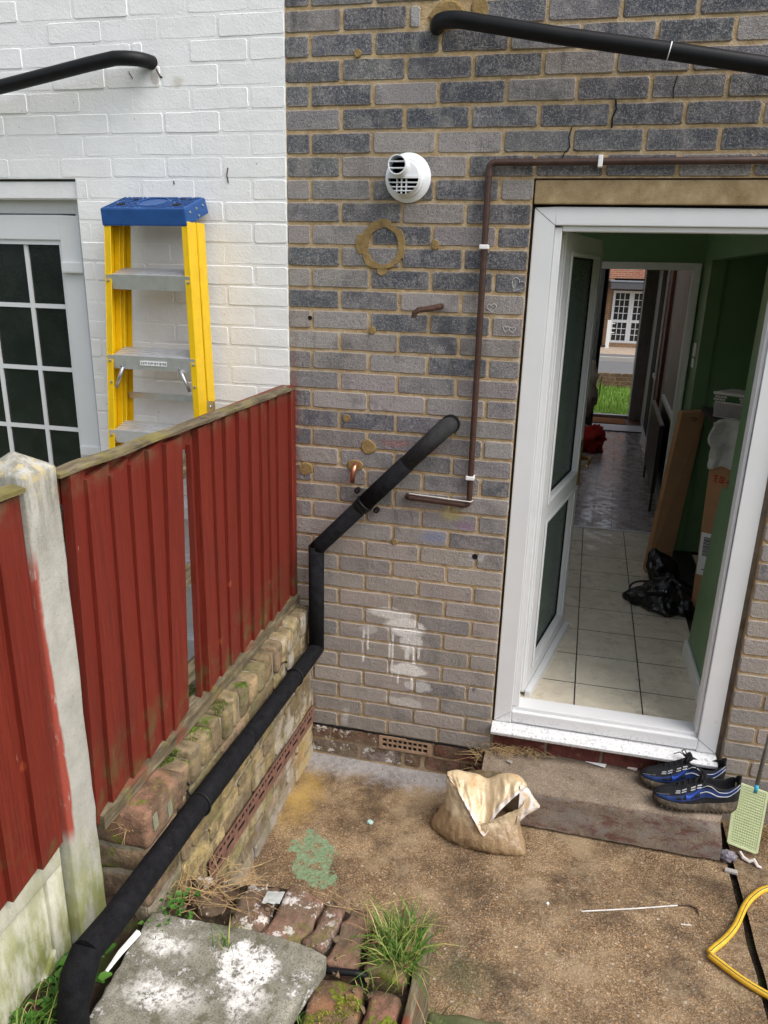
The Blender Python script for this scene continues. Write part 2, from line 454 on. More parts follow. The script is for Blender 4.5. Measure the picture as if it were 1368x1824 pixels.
def mat_conc(name, lo, hi, algae=0.0, az=(0.95, 0.5), redpaint=False, lichen=0.0):
    t = NT(name, 0.9, 0.2)
    c = t.ramp(t.noise(12, 6, 0.65), [(0.3, lo), (0.7, hi)])
    c = t.mix(t.map(t.noise(200, 2, 0.5), 0.62, 0.72, 0, 0.35), c, tuple(v * 0.35 for v in lo))
    s = t.sep(t.pos())
    c = t.mix(t.map(t.noise(9, 5, 0.65, stretch=(6, 6, 0.6)), 0.58, 0.78, 0, 0.3), c, tuple(v * 0.6 for v in lo))
    if algae:
        m = t.math('MULTIPLY', t.map(s[2], az[0], az[1], 0, algae), t.map(t.noise(7, 5, 0.65, stretch=(3, 3, 0.8)), 0.38, 0.62))
        c = t.mix(m, c, t.ramp(t.noise(15, 4), [(0.3, (0.15, 0.18, 0.03)), (0.7, (0.30, 0.31, 0.085))]))
        c = t.mix(t.math('MULTIPLY', t.map(s[2], 1.45, 1.72, 0, 0.55), t.map(t.noise(10, 5, 0.7, stretch=(4, 4, 0.7)), 0.4, 0.6)), c, (0.11, 0.10, 0.06))
    if lichen:
        m = t.math('MULTIPLY', t.map(s[2], 1.62, 1.70), t.map(t.noise(34, 5, 0.7), 0.52, 0.6, 0, lichen))
        c = t.mix(m, c, (0.46, 0.38, 0.20))
    if redpaint:
        yy = t.math('ADD', s[1], t.math('MULTIPLY', t.math('SUBTRACT', t.noise(16, 4, 0.65, stretch=(1, 1, 0.3)), 0.5), 0.026))
        edge = t.math('MULTIPLY_ADD', t.map(s[2], 1.40, 0.95), 0.012, -1.541)
        m = t.map(t.math('SUBTRACT', yy, edge), 0.006, -0.004)
        m = t.math('MULTIPLY', m, t.math('MULTIPLY', t.map(s[2], 1.56, 1.48), t.map(s[2], 0.80, 0.86)))
        m = t.math('MULTIPLY', m, t.map(t.noise(55, 4, 0.7, stretch=(1, 1, 0.25)), 0.30, 0.44, 0.3, 1.0))
        c = t.mix(m, c, (0.30, 0.06, 0.04))
    h = t.math('ADD', t.noise(140, 4, 0.7), t.math('MULTIPLY', t.noise(25, 4), 1.0))
    return t.out(c, None, t.bump(h, 0.5, 0.003))

def mat_stockbrick():
    """grimy yellow stock brick of the low wall: moss on top, lime streaks on the face"""
    t = NT("stock_brick", 0.92, 0.2)
    c = t.ocol()
    c = t.mix(t.map(t.noise(20, 6, 0.75), 0.40, 0.64, 0, 0.85), c, (0.10, 0.08, 0.05))
    c = t.mix(t.map(t.noise(90, 4, 0.7), 0.56, 0.7, 0, 0.5), c, (0.36, 0.29, 0.19))
    s = t.sep(t.pos())
    lime = t.math('MULTIPLY', t.map(t.noise(9, 5, 0.7, stretch=(1, 1, 0.35)), 0.50, 0.62), t.map(s[1], -0.95, -0.25, 0.05, 0.75))
    c = t.mix(lime, c, (0.46, 0.43, 0.38))
    c = t.mix(t.math('MULTIPLY', t.map(s[2], 0.12, 0.02, 0, 0.8), t.noise(12, 3)), c, (0.42, 0.40, 0.37))
    ye = t.math('MULTIPLY', t.map(s[1], -0.35, -0.1), t.map(s[1], 0.05, -0.1)); ye = t.math('MULTIPLY', ye, t.map(s[2], 0.36, 0.2, 0, 0.5))
    c = t.mix(ye, c, (0.5, 0.34, 0.10))
    nz = t.sep(t.n("ShaderNodeNewGeometry").outputs["Normal"])[2]
    c = t.mix(t.map(nz, 0.4, 0.9, 0, 0.55), c, t.ramp(t.noise(30, 5, 0.7), [(0.35, (0.06, 0.05, 0.03)), (0.65, (0.25, 0.20, 0.12))]))
    ms = t.math('MULTIPLY', t.map(t.noise(12, 5, 0.7), 0.53, 0.60), t.map(s[2], 0.62, 0.76, 0, 1.0))
    ms = t.math('MULTIPLY', ms, t.map(s[1], -0.45, -0.75, 0.15, 1.0)); ms = t.math('MULTIPLY', ms, t.map(nz, -0.2, 0.7, 0.25, 1.0))
    c = t.mix(ms, c, t.ramp(t.noise(60, 3), [(0.3, (0.035, 0.06, 0.008)), (0.7, (0.11, 0.17, 0.02))]))
    gr = t.math('MULTIPLY', t.map(t.noise(7, 4, 0.6), 0.5, 0.65, 0, 0.5), t.map(s[1], -0.2, -0.7))
    c = t.mix(gr, c, (0.13, 0.13, 0.045))
    h = t.math('ADD', t.noise(130, 4, 0.7), t.math('MULTIPLY', t.noise(30, 4), 1.2))
    return t.out(c, None, t.bump(h, 0.8, 0.005))

def mat_oldred():
    """worn red brick and paving bits with lime and moss"""
    t = NT("worn_red_brick", 0.92, 0.2)
    c = t.mix(t.map(t.noise(17, 5, 0.7), 0.38, 0.62, 0, 0.85), t.ocol(), (0.085, 0.058, 0.036))
    c = t.mix(t.map(t.noise(6, 4, 0.7), 0.45, 0.65, 0, 0.6), c, (0.20, 0.155, 0.105))
    c = t.mix(t.map(t.noise(70, 5, 0.75), 0.56, 0.68, 0, 0.55), c, (0.36, 0.22, 0.13))
    s = t.sep(t.pos())
    nz = t.sep(t.n("ShaderNodeNewGeometry").outputs["Normal"])[2]
    lim = t.math('MULTIPLY', t.map(t.noise(19, 6, 0.75), 0.55, 0.60), t.math('MULTIPLY', t.map(s[0], 0.62, 0.50), t.map(s[2], 0.45, 0.42)))
    c = t.mix(lim, c, (0.62, 0.58, 0.54))
    ms = t.math('MULTIPLY', t.map(t.noise(15, 5, 0.7), 0.53, 0.60), t.map(s[1], -1.18, -1.42, 0.12, 1.0))
    c = t.mix(ms, c, t.ramp(t.noise(80, 3), [(0.3, (0.06, 0.08, 0.01)), (0.7, (0.22, 0.25, 0.03))]))
    h = t.math('ADD', t.noise(120, 4, 0.75), t.math('MULTIPLY', t.noise(28, 4), 1.4))
    return t.out(c, None, t.bump(h, 0.9, 0.006))

def mat_slab():
    t = NT("limed_slab", 0.92, 0.2)
    c = t.ramp(t.noise(15, 6, 0.7), [(0.3, (0.12, 0.115, 0.08)), (0.7, (0.36, 0.34, 0.28))])
    c = t.mix(t.map(t.noise(220, 2, 0.6), 0.5, 0.64, 0, 0.5), c, (0.035, 0.035, 0.028))
    s = t.sep(t.pos())
    x = t.math('ADD', s[0], t.math('MULTIPLY', t.math('SUBTRACT', t.noise(15, 5, 0.75), 0.5), 0.17))
    y = t.math('ADD', s[1], t.math('MULTIPLY', t.math('SUBTRACT', t.noise(18, 5, 0.75), 0.5), 0.17))
    w = t.math('MAXIMUM', t.blob(x, y, 0.40, -1.445, 0.085, 0.075, 0.3), t.blob(x, y, 0.19, -1.44, 0.10, 0.045, 0.9))
    w = t.math('MAXIMUM', w, t.blob(x, y, 0.24, -1.57, 0.15, 0.06, 0.9)); w = t.math('MAXIMUM', w, t.math('MULTIPLY', t.blob(x, y, 0.44, -1.53, 0.08, 0.06, 0.8), 0.9))
    w = t.math('MULTIPLY', w, t.map(t.noise(60, 5, 0.8), 0.36, 0.52, 0.1, 1.0))
    w = t.math('MAXIMUM', w, t.map(t.noise(13, 8, 0.88), 0.53, 0.61, 0, 0.9))
    c = t.mix(w, c, (0.80, 0.78, 0.75))
    c = t.mix(t.map(t.noise(120, 4, 0.8), 0.58, 0.68, 0, 0.5), c, (0.13, 0.125, 0.095))
    c = t.mix(t.math('MULTIPLY', t.map(t.noise(9, 5, 0.7), 0.52, 0.62, 0, 0.7), t.map(w, 0.6, 0.2)), c, (0.085, 0.088, 0.045))
    h = t.math('ADD', t.noise(150, 4, 0.75), t.math('ADD', t.noise(30, 4), w))
    return t.out(c, None, t.bump(h, 0.7, 0.005))

def mat_soil():
    t = NT("soil", 0.95, 0.15)
    c = t.ramp(t.noise(30, 6, 0.7), [(0.3, (0.018, 0.012, 0.008)), (0.55, (0.06, 0.042, 0.028)), (0.75, (0.12, 0.09, 0.06))])
    c = t.mix(t.map(t.noise(8, 4), 0.55, 0.65, 0, 0.6), c, (0.05, 0.07, 0.015))
    return t.out(c, None, t.bump(t.noise(90, 5, 0.75), 1.0, 0.01))

def mat_upvc(name="white_upvc", dirt=0.5, colr=(0.74, 0.745, 0.745)):
    t = NT(name, 0.35, 0.4)
    c = t.ramp(t.noise(6, 4, 0.6), [(0.3, tuple(v * 0.95 for v in colr)), (0.7, colr)])
    c = t.mix(t.map(t.noise(45, 6, 0.8), 0.66, 0.72, 0, dirt), c, (0.16, 0.14, 0.12))
    s = t.sep(t.pos())
    c = t.mix(t.math('MULTIPLY', t.map(s[2], 0.36, 0.28, 0, dirt), t.map(t.noise(80, 5, 0.8), 0.53, 0.6)), c, (0.09, 0.08, 0.07))
    c = t.mix(t.math('MULTIPLY', t.map(t.noise(14, 4, 0.7), 0.62, 0.75, 0, dirt * 0.6), t.map(s[0], 1.55, 1.7)), c, (0.33, 0.27, 0.20))
    return t.out(c, None, t.bump(t.noise(4, 2), 0.05, 0.01))

def mat_tile():
    t = NT("cream_floor_tile", 0.32, 0.5)
    c = t.ramp(t.noise(11, 5, 0.65), [(0.3, (0.58, 0.51, 0.39)), (0.7, (0.74, 0.67, 0.53))])
    c = t.mix(t.map(t.noise(7, 6, 0.75), 0.56, 0.72, 0, 0.5), c, (0.27, 0.21, 0.14))
    c = t.mix(t.map(t.noise(48, 5, 0.8), 0.66, 0.72, 0, 0.6), c, (0.14, 0.11, 0.08))
    r = t.map(t.noise(16, 4, 0.7), 0.35, 0.65, 0.22, 0.5)
    return t.out(c, r, t.bump(t.noise(18, 5, 0.7), 0.35, 0.003))

def mat_green():
    t = NT("green_gloss_wall", 0.38, 0.5)
    c = t.ramp(t.noise(7, 4), [(0.3, (0.115, 0.215, 0.098)), (0.7, (0.138, 0.245, 0.115))])
    return t.out(c, None, t.bump(t.noise(70, 3), 0.2, 0.003))

def mat_glassfrosted():
    t = NT("obscured_glass", 0.08, 0.5)
    t.b.inputs["Transmission Weight"].default_value = 0.30
    t.b.inputs["IOR"].default_value = 1.45
    d = t.noise(75, 2, 0.5, dist=1.2)
    return t.out((0.085, 0.14, 0.105), 0.10, t.bump(d, 0.55, 0.006))

def mat_darkpane():
    t = NT("dark_glazing", 0.16, 0.5)
    return t.out(t.ramp(t.noise(9, 3), [(0.3, (0.006, 0.010, 0.009)), (0.7, (0.016, 0.021, 0.020))]), None, t.bump(t.noise(120, 2, 0.5, dist=0.8), 0.25, 0.003))

def mat_foam():
    t = NT("black_pipe_lagging", 0.92, 0.12)
    c = t.ramp(t.noise(40, 5, 0.7), [(0.3, (0.005, 0.005, 0.006)), (0.7, (0.015, 0.015, 0.017))])
    c = t.mix(t.map(t.noise(170, 4, 0.8), 0.66, 0.73, 0, 0.5), c, (0.20, 0.19, 0.18))
    return t.out(c, None, t.bump(t.noise(230, 3, 0.7), 0.6, 0.003))

def mat_plainbrick(name, a, b, mort, sx=4.44, sz=13.33):
    t = NT(name, 0.9, 0.2)
    br = t.n("ShaderNodeTexBrick"); mp = t.n("ShaderNodeMapping"); t.l(t.pos(), mp.inputs[0])
    mp.inputs["Rotation"].default_value = (R(90), 0, 0)
    t.l(mp.outputs[0], br.inputs["Vector"])
    br.inputs["Color1"].default_value = (*a, 1); br.inputs["Color2"].default_value = (*b, 1); br.inputs["Mortar"].default_value = (*mort, 1)
    br.inputs["Scale"].default_value = 1.0; br.inputs["Brick Width"].default_value = 0.225; br.inputs["Row Height"].default_value = 0.075; br.inputs["Mortar Size"].default_value = 0.006
    c = t.mix(t.map(t.noise(3, 5), 0.4, 0.7, 0, 0.4), br.outputs[0], tuple(v * 0.6 for v in a))
    return t.out(c)

M = {}
M['brick'] = mat_darkbrick()
M['mortar'] = mat_mortar()
M['white'] = mat_whitepaint()
M['patio'] = mat_patio()
M['red'] = mat_redwood()
M['rail'] = mat_weathered()
M['post'] = mat_conc("concrete_post", (0.32, 0.31, 0.275), (0.46, 0.45, 0.405), 0.85, (0.95, 0.55), True, 0.8)
M['gravel_board'] = mat_conc("concrete_gravel_board", (0.46, 0.45, 0.36), (0.62, 0.61, 0.50), 0.95, (0.95, 0.50))
M['stock'] = mat_stockbrick()
M['oldred'] = mat_oldred()
M['slab'] = mat_slab()
M['soil'] = mat_soil()
M['upvc'] = mat_upvc()
M['upvc_in'] = mat_upvc("white_upvc_clean", 0.15, (0.64, 0.65, 0.65))
M['gloss_white'] = simple("white_gloss_paint", (0.70, 0.71, 0.68), 0.4, 0.4, var=0.05)
M['tile'] = mat_tile()
M['green'] = mat_green()
M['fglass'] = mat_glassfrosted()
M['pane'] = mat_darkpane()
M['foam'] = mat_foam()
M['black'] = simple("black_plastic", (0.009, 0.009, 0.010), 0.45, 0.2, var=0.2, dirt=((0.25, 0.24, 0.22), 70, 0.70, 0.76, 0.5))
M['black_matt'] = simple("black_rubber", (0.012, 0.012, 0.012), 0.7, 0.3)
M['brownpipe'] = simple("brown_painted_pipe", (0.060, 0.030, 0.022), 0.42, 0.4, var=0.25, nscale=40, bump=0.1, dirt=((0.22, 0.18, 0.15), 60, 0.66, 0.74, 0.5))
M['clip'] = simple("white_clip_plastic", (0.80, 0.80, 0.79), 0.4, 0.4, var=0.05)
M['flue'] = simple("flue_white_plastic", (0.76, 0.78, 0.80), 0.38, 0.4, var=0.04)
M['dark'] = simple("dark_void", (0.010, 0.010, 0.011), 0.8, 0.2)
M['patch'] = simple("sand_cement_patch", (0.27, 0.185, 0.08), 0.95, 0.1, var=0.25, nscale=30, bump=0.7, bscale=110, bdist=0.005)
M['copper'] = simple("copper", (0.62, 0.27, 0.17), 0.35, 0.5, 0.9, var=0.3, nscale=60)
M['rust'] = simple("rusty_iron", (0.065, 0.035, 0.025), 0.8, 0.3, 0.1, var=0.4, nscale=70, bump=0.6, bscale=160)
M['strap'] = simple("rusty_steel_strip", (0.20, 0.105, 0.075), 0.75, 0.3, 0.2, var=0.35, nscale=30, bump=0.4, bscale=140)
M['yellow'] = simple("yellow_fibreglass", (0.74, 0.47, 0.004), 0.42, 0.4, var=0.08, nscale=20, bump=0.12, dirt=((0.25, 0.16, 0.03), 30, 0.66, 0.75, 0.5))
M['alu'] = simple("brushed_aluminium", (0.66, 0.67, 0.69), 0.42, 0.5, 0.75, var=0.08, nscale=30, dirt=((0.30, 0.28, 0.26), 40, 0.62, 0.74, 0.4))
M['steel'] = simple("zinc_steel", (0.45, 0.46, 0.47), 0.4, 0.5, 0.85, var=0.2)
M['blue'] = simple("blue_plastic", (0.010, 0.062, 0.215), 0.42, 0.4, var=0.12, dirt=((0.10, 0.16, 0.28), 25, 0.6, 0.75, 0.3))
M['lintel'] = mat_conc("sandy_concrete_lintel", (0.23, 0.155, 0.075), (0.46, 0.35, 0.20))
M['step'] = mat_conc("worn_concrete_step", (0.155, 0.12, 0.085), (0.33, 0.265, 0.195))
M['oxblood'] = simple("oxblood_painted_brick", (0.115, 0.035, 0.028), 0.8, 0.25, var=0.4, nscale=25, bump=0.5, dirt=((0.30, 0.22, 0.17), 30, 0.58, 0.7, 0.6))
M['terra'] = simple("terracotta", (0.33, 0.22, 0.145), 0.9, 0.15, var=0.25, nscale=40, bump=0.4)
M['ply'] = simple("plaster_cream", (0.62, 0.60, 0.55), 0.8, 0.2, var=0.05)
M['ceiling'] = simple("ceiling_white", (0.80, 0.80, 0.78), 0.5, 0.4, var=0.05)
M['hallwall'] = simple("hall_grey_brown_wall", (0.30, 0.265, 0.24), 0.5, 0.35, var=0.15, nscale=12, bump=0.15)
M['halldark'] = simple("dark_stained_wood", (0.020, 0.016, 0.014), 0.45, 0.4, var=0.3)
M['redbrownwood'] = simple("red_brown_wood", (0.12, 0.04, 0.02), 0.5, 0.4, var=0.3)
M['laminate'] = None
M['card'] = simple("brown_cardboard", (0.42, 0.235, 0.12), 0.85, 0.2, var=0.08, nscale=12)
M['card_dark'] = simple("brown_cardboard_edge", (0.20, 0.105, 0.05), 0.85, 0.2, var=0.1)
M['paper'] = simple("white_paper", (0.78, 0.78, 0.77), 0.7, 0.2, var=0.03)
M['print'] = simple("print_black", (0.02, 0.02, 0.02), 0.7, 0.2)
M['print_red'] = simple("print_red", (0.45, 0.02, 0.015), 0.7, 0.2)
M['bubble'] = simple("grey_wrap", (0.50, 0.50, 0.45), 0.35, 0.5, var=0.15, nscale=15, bump=0.5, bscale=90)
M['binbag'] = simple("black_bin_bag", (0.006, 0.006, 0.007), 0.22, 0.6, var=0.2, nscale=20, bump=0.5, bscale=35, bdist=0.012)
M['basket'] = simple("white_basket_plastic", (0.62, 0.60, 0.57), 0.4, 0.4, var=0.05)
M['gold'] = simple("brass", (0.55, 0.38, 0.13), 0.3, 0.5, 1.0, var=0.1)
M['grass'] = None
M['hose'] = simple("yellow_hose", (0.72, 0.43, 0.035), 0.42, 0.4, var=0.12, nscale=50, dirt=((0.15, 0.09, 0.03), 60, 0.64, 0.72, 0.6))
M['hose_stripe'] = simple("hose_green_stripe", (0.10, 0.12, 0.05), 0.5, 0.4)
M['swat'] = simple("pale_green_plastic", (0.55, 0.62, 0.36), 0.45, 0.4, var=0.06)
M['swat_blue'] = simple("light_blue_plastic", (0.05, 0.42, 0.62), 0.4, 0.4)
M['greyrod'] = simple("grey_metal_handle", (0.24, 0.24, 0.23), 0.4, 0.5, 0.5, var=0.1)
M['rod'] = simple("white_wire", (0.62, 0.60, 0.56), 0.5, 0.4, var=0.2)
M['cloth'] = simple("grey_rag", (0.23, 0.21, 0.24), 0.95, 0.1, var=0.3, nscale=60, bump=0.8, bscale=150)
M['tissue'] = simple("white_tissue", (0.68, 0.63, 0.60), 0.9, 0.1, var=0.1, nscale=60)
M['redcloth'] = simple("red_fabric", (0.30, 0.018, 0.014), 0.8, 0.2, var=0.3)
M['mat_'] = simple("coir_mat", (0.33, 0.13, 0.045), 0.95, 0.1, var=0.3, nscale=90, bump=0.8, bscale=250)
M['asphalt'] = simple("asphalt", (0.12, 0.12, 0.12), 0.9, 0.2, var=0.15, nscale=8)
M['paving'] = simple("pavement_concrete", (0.36, 0.34, 0.31), 0.9, 0.2, var=0.1)
M['lawn'] = simple("lawn_earth", (0.07, 0.115, 0.022), 0.95, 0.1, var=0.4, nscale=6)
M['field'] = simple("garden_grass", (0.075, 0.095, 0.035), 0.95, 0.1, var=0.4, nscale=2)
M['far_brick'] = mat_plainbrick("far_orange_brick", (0.40, 0.155, 0.085), (0.31, 0.115, 0.07), (0.50, 0.41, 0.32))
M['far_brick2'] = mat_plainbrick("far_brown_brick", (0.30, 0.17, 0.085), (0.22, 0.12, 0.065), (0.40, 0.33, 0.24))
M['roof'] = simple("roof_tile_brown", (0.10, 0.06, 0.045), 0.9, 0.2, var=0.3, nscale=5)
M['straw'] = simple("dry_stem", (0.36, 0.25, 0.125), 0.9, 0.2, var=0.3, nscale=50)

def mat_blade(name, a, b, cc):
    t = NT(name, 0.55, 0.3)
    c = t.ramp(t.island(), [(0.0, a), (0.55, b), (1.0, cc)])
    t.b.inputs["Subsurface Weight"].default_value = 0.0
    return t.out(c)
M['blade'] = mat_blade("grass_blade", (0.035, 0.095, 0.010), (0.085, 0.18, 0.022), (0.40, 0.34, 0.12))
M['leaf'] = mat_blade("weed_leaf", (0.022, 0.075, 0.012), (0.05, 0.145, 0.02), (0.10, 0.22, 0.035))

def mat_laminate():
    t = NT("grey_laminate", 0.24, 0.5)
    c = t.ramp(t.noise(6, 5, 0.65, stretch=(5, 0.8, 5)), [(0.3, (0.27, 0.235, 0.21)), (0.7, (0.45, 0.40, 0.36))])
    c = t.mix(t.map(t.orand(), 0, 1, 0, 0.4, False), c, (0.16, 0.125, 0.11))
    return t.out(c, t.map(t.noise(13, 5, 0.7), 0.35, 0.65, 0.12, 0.4), t.bump(t.noise(20, 4, stretch=(6, 1, 6)), 0.12, 0.001))
M['laminate'] = mat_laminate()

def mat_polybag():
    """thin polythene with sand behind it"""
    t = NT("sandy_polythene_bag", 0.28, 0.5)
    s = t.sep(t.pos())
    sand = t.ramp(t.noise(190, 4, 0.75), [(0.3, (0.21, 0.135, 0.07)), (0.6, (0.36, 0.25, 0.14)), (0.8, (0.52, 0.42, 0.28))])
    film = t.ramp(t.noise(12, 5, 0.65), [(0.3, (0.47, 0.33, 0.165)), (0.6, (0.60, 0.49, 0.33)), (0.8, (0.44, 0.25, 0.09))])
    zz = t.math('ADD', s[2], t.math('MULTIPLY', t.math('SUBTRACT', t.noise(9, 4), 0.5), 0.05))
    c = t.mix(t.map(zz, 0.085, 0.125), sand, film)
    t.b.inputs["Transmission Weight"].default_value = 0.0
    h = t.math('ADD', t.noise(26, 4, 0.6, dist=0.8), t.math('MULTIPLY', t.noise(9, 3), 1.5))
    return t.out(c, 0.3, t.bump(h, 0.5, 0.012))
M['polybag'] = mat_polybag()
M['polywhite'] = simple("whitish_polythene", (0.66, 0.60, 0.54), 0.3, 0.5, var=0.12, nscale=18, bump=0.5, bscale=40, bdist=0.006, dirt=((0.50, 0.32, 0.13), 14, 0.48, 0.6, 0.8))

# shoes
M['shoe_black'] = simple("shoe_black_mesh", (0.012, 0.012, 0.014), 0.75, 0.3, var=0.3, nscale=90, bump=0.5, bscale=400, bdist=0.002, dirt=((0.16, 0.13, 0.10), 60, 0.6, 0.72, 0.5))
M['shoe_blue'] = simple("shoe_blue_panel", (0.012, 0.034, 0.135), 0.5, 0.4, var=0.25, nscale=60, dirt=((0.12, 0.10, 0.09), 50, 0.6, 0.72, 0.6))
M['shoe_swoosh'] = simple("shoe_bright_blue", (0.022, 0.085, 0.48), 0.4, 0.4, var=0.05)
M['shoe_white'] = simple("shoe_reflective_white", (0.45, 0.46, 0.47), 0.4, 0.4, var=0.1)
M['shoe_sole'] = simple("muddy_sole", (0.085, 0.068, 0.05), 0.85, 0.2, var=0.5, nscale=35, bump=0.8, bscale=120, bdist=0.006, dirt=((0.20, 0.155, 0.105), 30, 0.54, 0.66, 0.8))

# ---------------------------------------------------------------- bricks
_bm_cache = {}
def brick_mesh(L, H, D, var, mat, rough=1.0):
    key = (round(L, 3), round(H, 3), round(D, 3), var, mat.name)
    if key in _bm_cache: return _bm_cache[key]
    rnd = random.Random(hash((round(L * 1000), round(H * 1000), var)) & 0xffff)
    c = 0.006 * rough
    def j(a): return rnd.uniform(-a, a) * rough
    x, z = L / 2, H / 2
    nseg = max(1, int(L / 0.06))
    per = []
    per.append((-x + c + j(.002), -z)); 
    for i in range(1, nseg): per.append((-x + L * i / nseg + j(.006), -z + j(.0016)))
    per += [(x - c + j(.002), -z), (x, -z + c + j(.002)), (x + j(.0016), j(.01)), (x, z - c + j(.002)), (x - c + j(.002), z)]
    for i in range(1, nseg): per.append((x - L * i / nseg + j(.006), z + j(.0016)))
    per += [(-x + c + j(.002), z), (-x, z - c + j(.002)), (-x + j(.0016), j(.01)), (-x, -z + c + j(.002))]
    n = len(per)
    ins = 0.0035
    def inset(p): return (p[0] * (1 - ins / x) , p[1] * (1 - ins / z))
    v = [(*(inset(p)[:1]), j(.0006), inset(p)[1]) for p in per] + [(p[0], 0.0045, p[1]) for p in per] + [(p[0], D, p[1]) for p in per]
    f = [tuple(range(n))]
    for i in range(n):
        k = (i + 1) % n
        f.append((i, i + n, k + n, k)); f.append((i + n, i + 2 * n, k + 2 * n, k + n))
    me = bpy.data.meshes.new("brick")
    me.from_pydata(v, [], f)
    me.materials.append(mat)
    bm = bmesh.new(); bm.from_mesh(me); bmesh.ops.recalc_face_normals(bm, faces=bm.faces[:]); bm.to_mesh(me); bm.free()
    _bm_cache[key] = me
    return me

def brick(parent, L, H, loc, colr, mat, rotz=0.0, D=0.035, nvar=5, name="brick", tilt=0.004, rough=1.0):
    me = brick_mesh(L, H, D, random.randrange(nvar), mat, rough)
    o = bpy.data.objects.new(name, me)
    col.objects.link(o)
    o.parent = parent
    o.location = Vector(loc) - ORG[parent.name]
    o.rotation_euler = (random.uniform(-tilt, tilt), random.uniform(-tilt, tilt) * 0.8, rotz + random.uniform(-tilt, tilt))
    o.color = (*colr, 1)
    return o

def jit(c, a=0.12):
    k = 1 + random.uniform(-a, a)
    return tuple(max(0, v * k * (1 + random.uniform(-a, a) * 0.25)) for v in c)

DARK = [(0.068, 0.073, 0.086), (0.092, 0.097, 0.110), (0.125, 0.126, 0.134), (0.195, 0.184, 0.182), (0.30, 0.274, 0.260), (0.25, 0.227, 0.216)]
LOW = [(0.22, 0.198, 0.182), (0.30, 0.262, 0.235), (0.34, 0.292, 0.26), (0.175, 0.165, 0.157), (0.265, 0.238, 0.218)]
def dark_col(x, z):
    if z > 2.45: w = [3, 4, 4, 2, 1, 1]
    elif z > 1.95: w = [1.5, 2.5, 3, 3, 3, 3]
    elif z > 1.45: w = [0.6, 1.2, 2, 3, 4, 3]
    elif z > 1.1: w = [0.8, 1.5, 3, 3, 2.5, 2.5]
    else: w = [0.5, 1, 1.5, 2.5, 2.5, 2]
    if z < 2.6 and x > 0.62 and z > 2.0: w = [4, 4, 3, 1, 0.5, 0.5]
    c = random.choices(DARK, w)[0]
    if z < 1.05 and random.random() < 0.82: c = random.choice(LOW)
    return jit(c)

def zj(n): return 2.9326 - 0.075 * n      # height of bed joint n on the house wall

# ================================================================ THE BRICK HOUSE
DX0, DX1 = 0.877, 1.786                    # door opening
house = thing("brick_house", (1.3, 0, 0), "terraced house wall of dark grey brick with sandy joints around an open white back door", "house")

core = MB()
core.box(0.0, DX0, 0.0045, 0.25, -0.3, zj(7)); core.box(DX1, 5.5, 0.0045, 0.25, -0.3, zj(7)); core.box(0.0, 5.5, 0.0046, 0.25, zj(7), 3.75)
core.box(DX0, DX1, 0.03, 0.25, -0.3, 0.27)
wall = core.build("wall", M['mortar'], house)

stuff = MB()
def dark_course(n, xs, xe, offs, single_to=2.05):
    """one course between joints n and n+1 from xs to xe; perpends at offs + 0.225k"""
    zt, zb = zj(n) - 0.0045, zj(n + 1) + 0.0045
    zc, H = (zt + zb) / 2, zt - zb
    k0 = math.floor((xs - offs) / 0.225)
    cuts = [xs] + [offs + 0.225 * k for k in range(k0, k0 + 60) if xs + 0.035 < offs + 0.225 * k < xe - 0.035] + [xe]
    for a, b in zip(cuts, cuts[1:]):
        a2 = a + (0.0045 if a != xs else (0.001 if xs == 0 else 0)); b2 = b - (0.0045 if b != xe else 0)
        if a > single_to or zc > 3.12:
            stuff.box(a2, b2, 0.0, 0.02, zb, zt)
        else:
            dep = 0.10 if (abs(a - DX1) < 1e-6 or abs(b - DX0) < 1e-6) else 0.035
            if skip_brick(a2, b2, zc): continue
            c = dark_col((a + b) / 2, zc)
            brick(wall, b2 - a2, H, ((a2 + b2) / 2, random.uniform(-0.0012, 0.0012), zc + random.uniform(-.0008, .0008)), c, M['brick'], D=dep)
def skip_brick(a, b, z):
    return a < 0.51 < b and 2.85 < z < 2.93            # where the big black pipe goes in
for n in range(-11, 37):
    offs = 0.0907 if n % 2 else 0.203
    if n < 7: dark_course(n, 0.0, 5.5, offs)
    else:
        dark_course(n, 0.0, DX0, offs)
        o2 = 0.0907 + 0.225 * 8 + (0.0 if n % 2 else 0.1125)
        dark_course(n, DX1, 5.5, o2)
# cut bits round the black pipe
brick(wall, 0.035, 0.062, (0.452, 0, 2.893), (0.33, 0.32, 0.31), M['brick'])
# courses under the damp course
for n, y_ in ((37, 0.002), (38, 0.006)):
    xs = 0.0 if n == 37 else -0.02
    cuts = ([0.0, 0.17, 0.385] if n == 37 else [0.0, 0.29, 0.44, 0.66, 0.877])
    if n == 37: segs = [(0.085, 0.165), (0.175, 0.382), (0.64, 0.86)]
    else: segs = [(0.085, 0.30), (0.31, 0.50), (0.51, 0.585), (0.60, 0.87)]
    for a, b in segs:
        cc = random.choice([(0.20, 0.105, 0.075), (0.24, 0.125, 0.09), (0.17, 0.10, 0.08)]) if n == 37 else random.choice([(0.25, 0.20, 0.17), (0.29, 0.24, 0.21), (0.21, 0.12, 0.09)])
        if (a, b) == (0.64, 0.86): cc = (0.155, 0.055, 0.045)
        brick(wall, b - a, 0.062 if n == 37 else 0.07, ((a + b) / 2, y_ - 0.004, (zj(n) + zj(n + 1)) / 2), jit(cc), M['oldred'], rough=1.6)
    stuff.box(DX1, 5.5, y_ - 0.002, 0.03, zj(n + 1) + 0.005, zj(n) - 0.005)
o = stuff.build("brickwork", M['brick'], house, kind="stuff"); o.color = (0.12, 0.12, 0.13, 1)
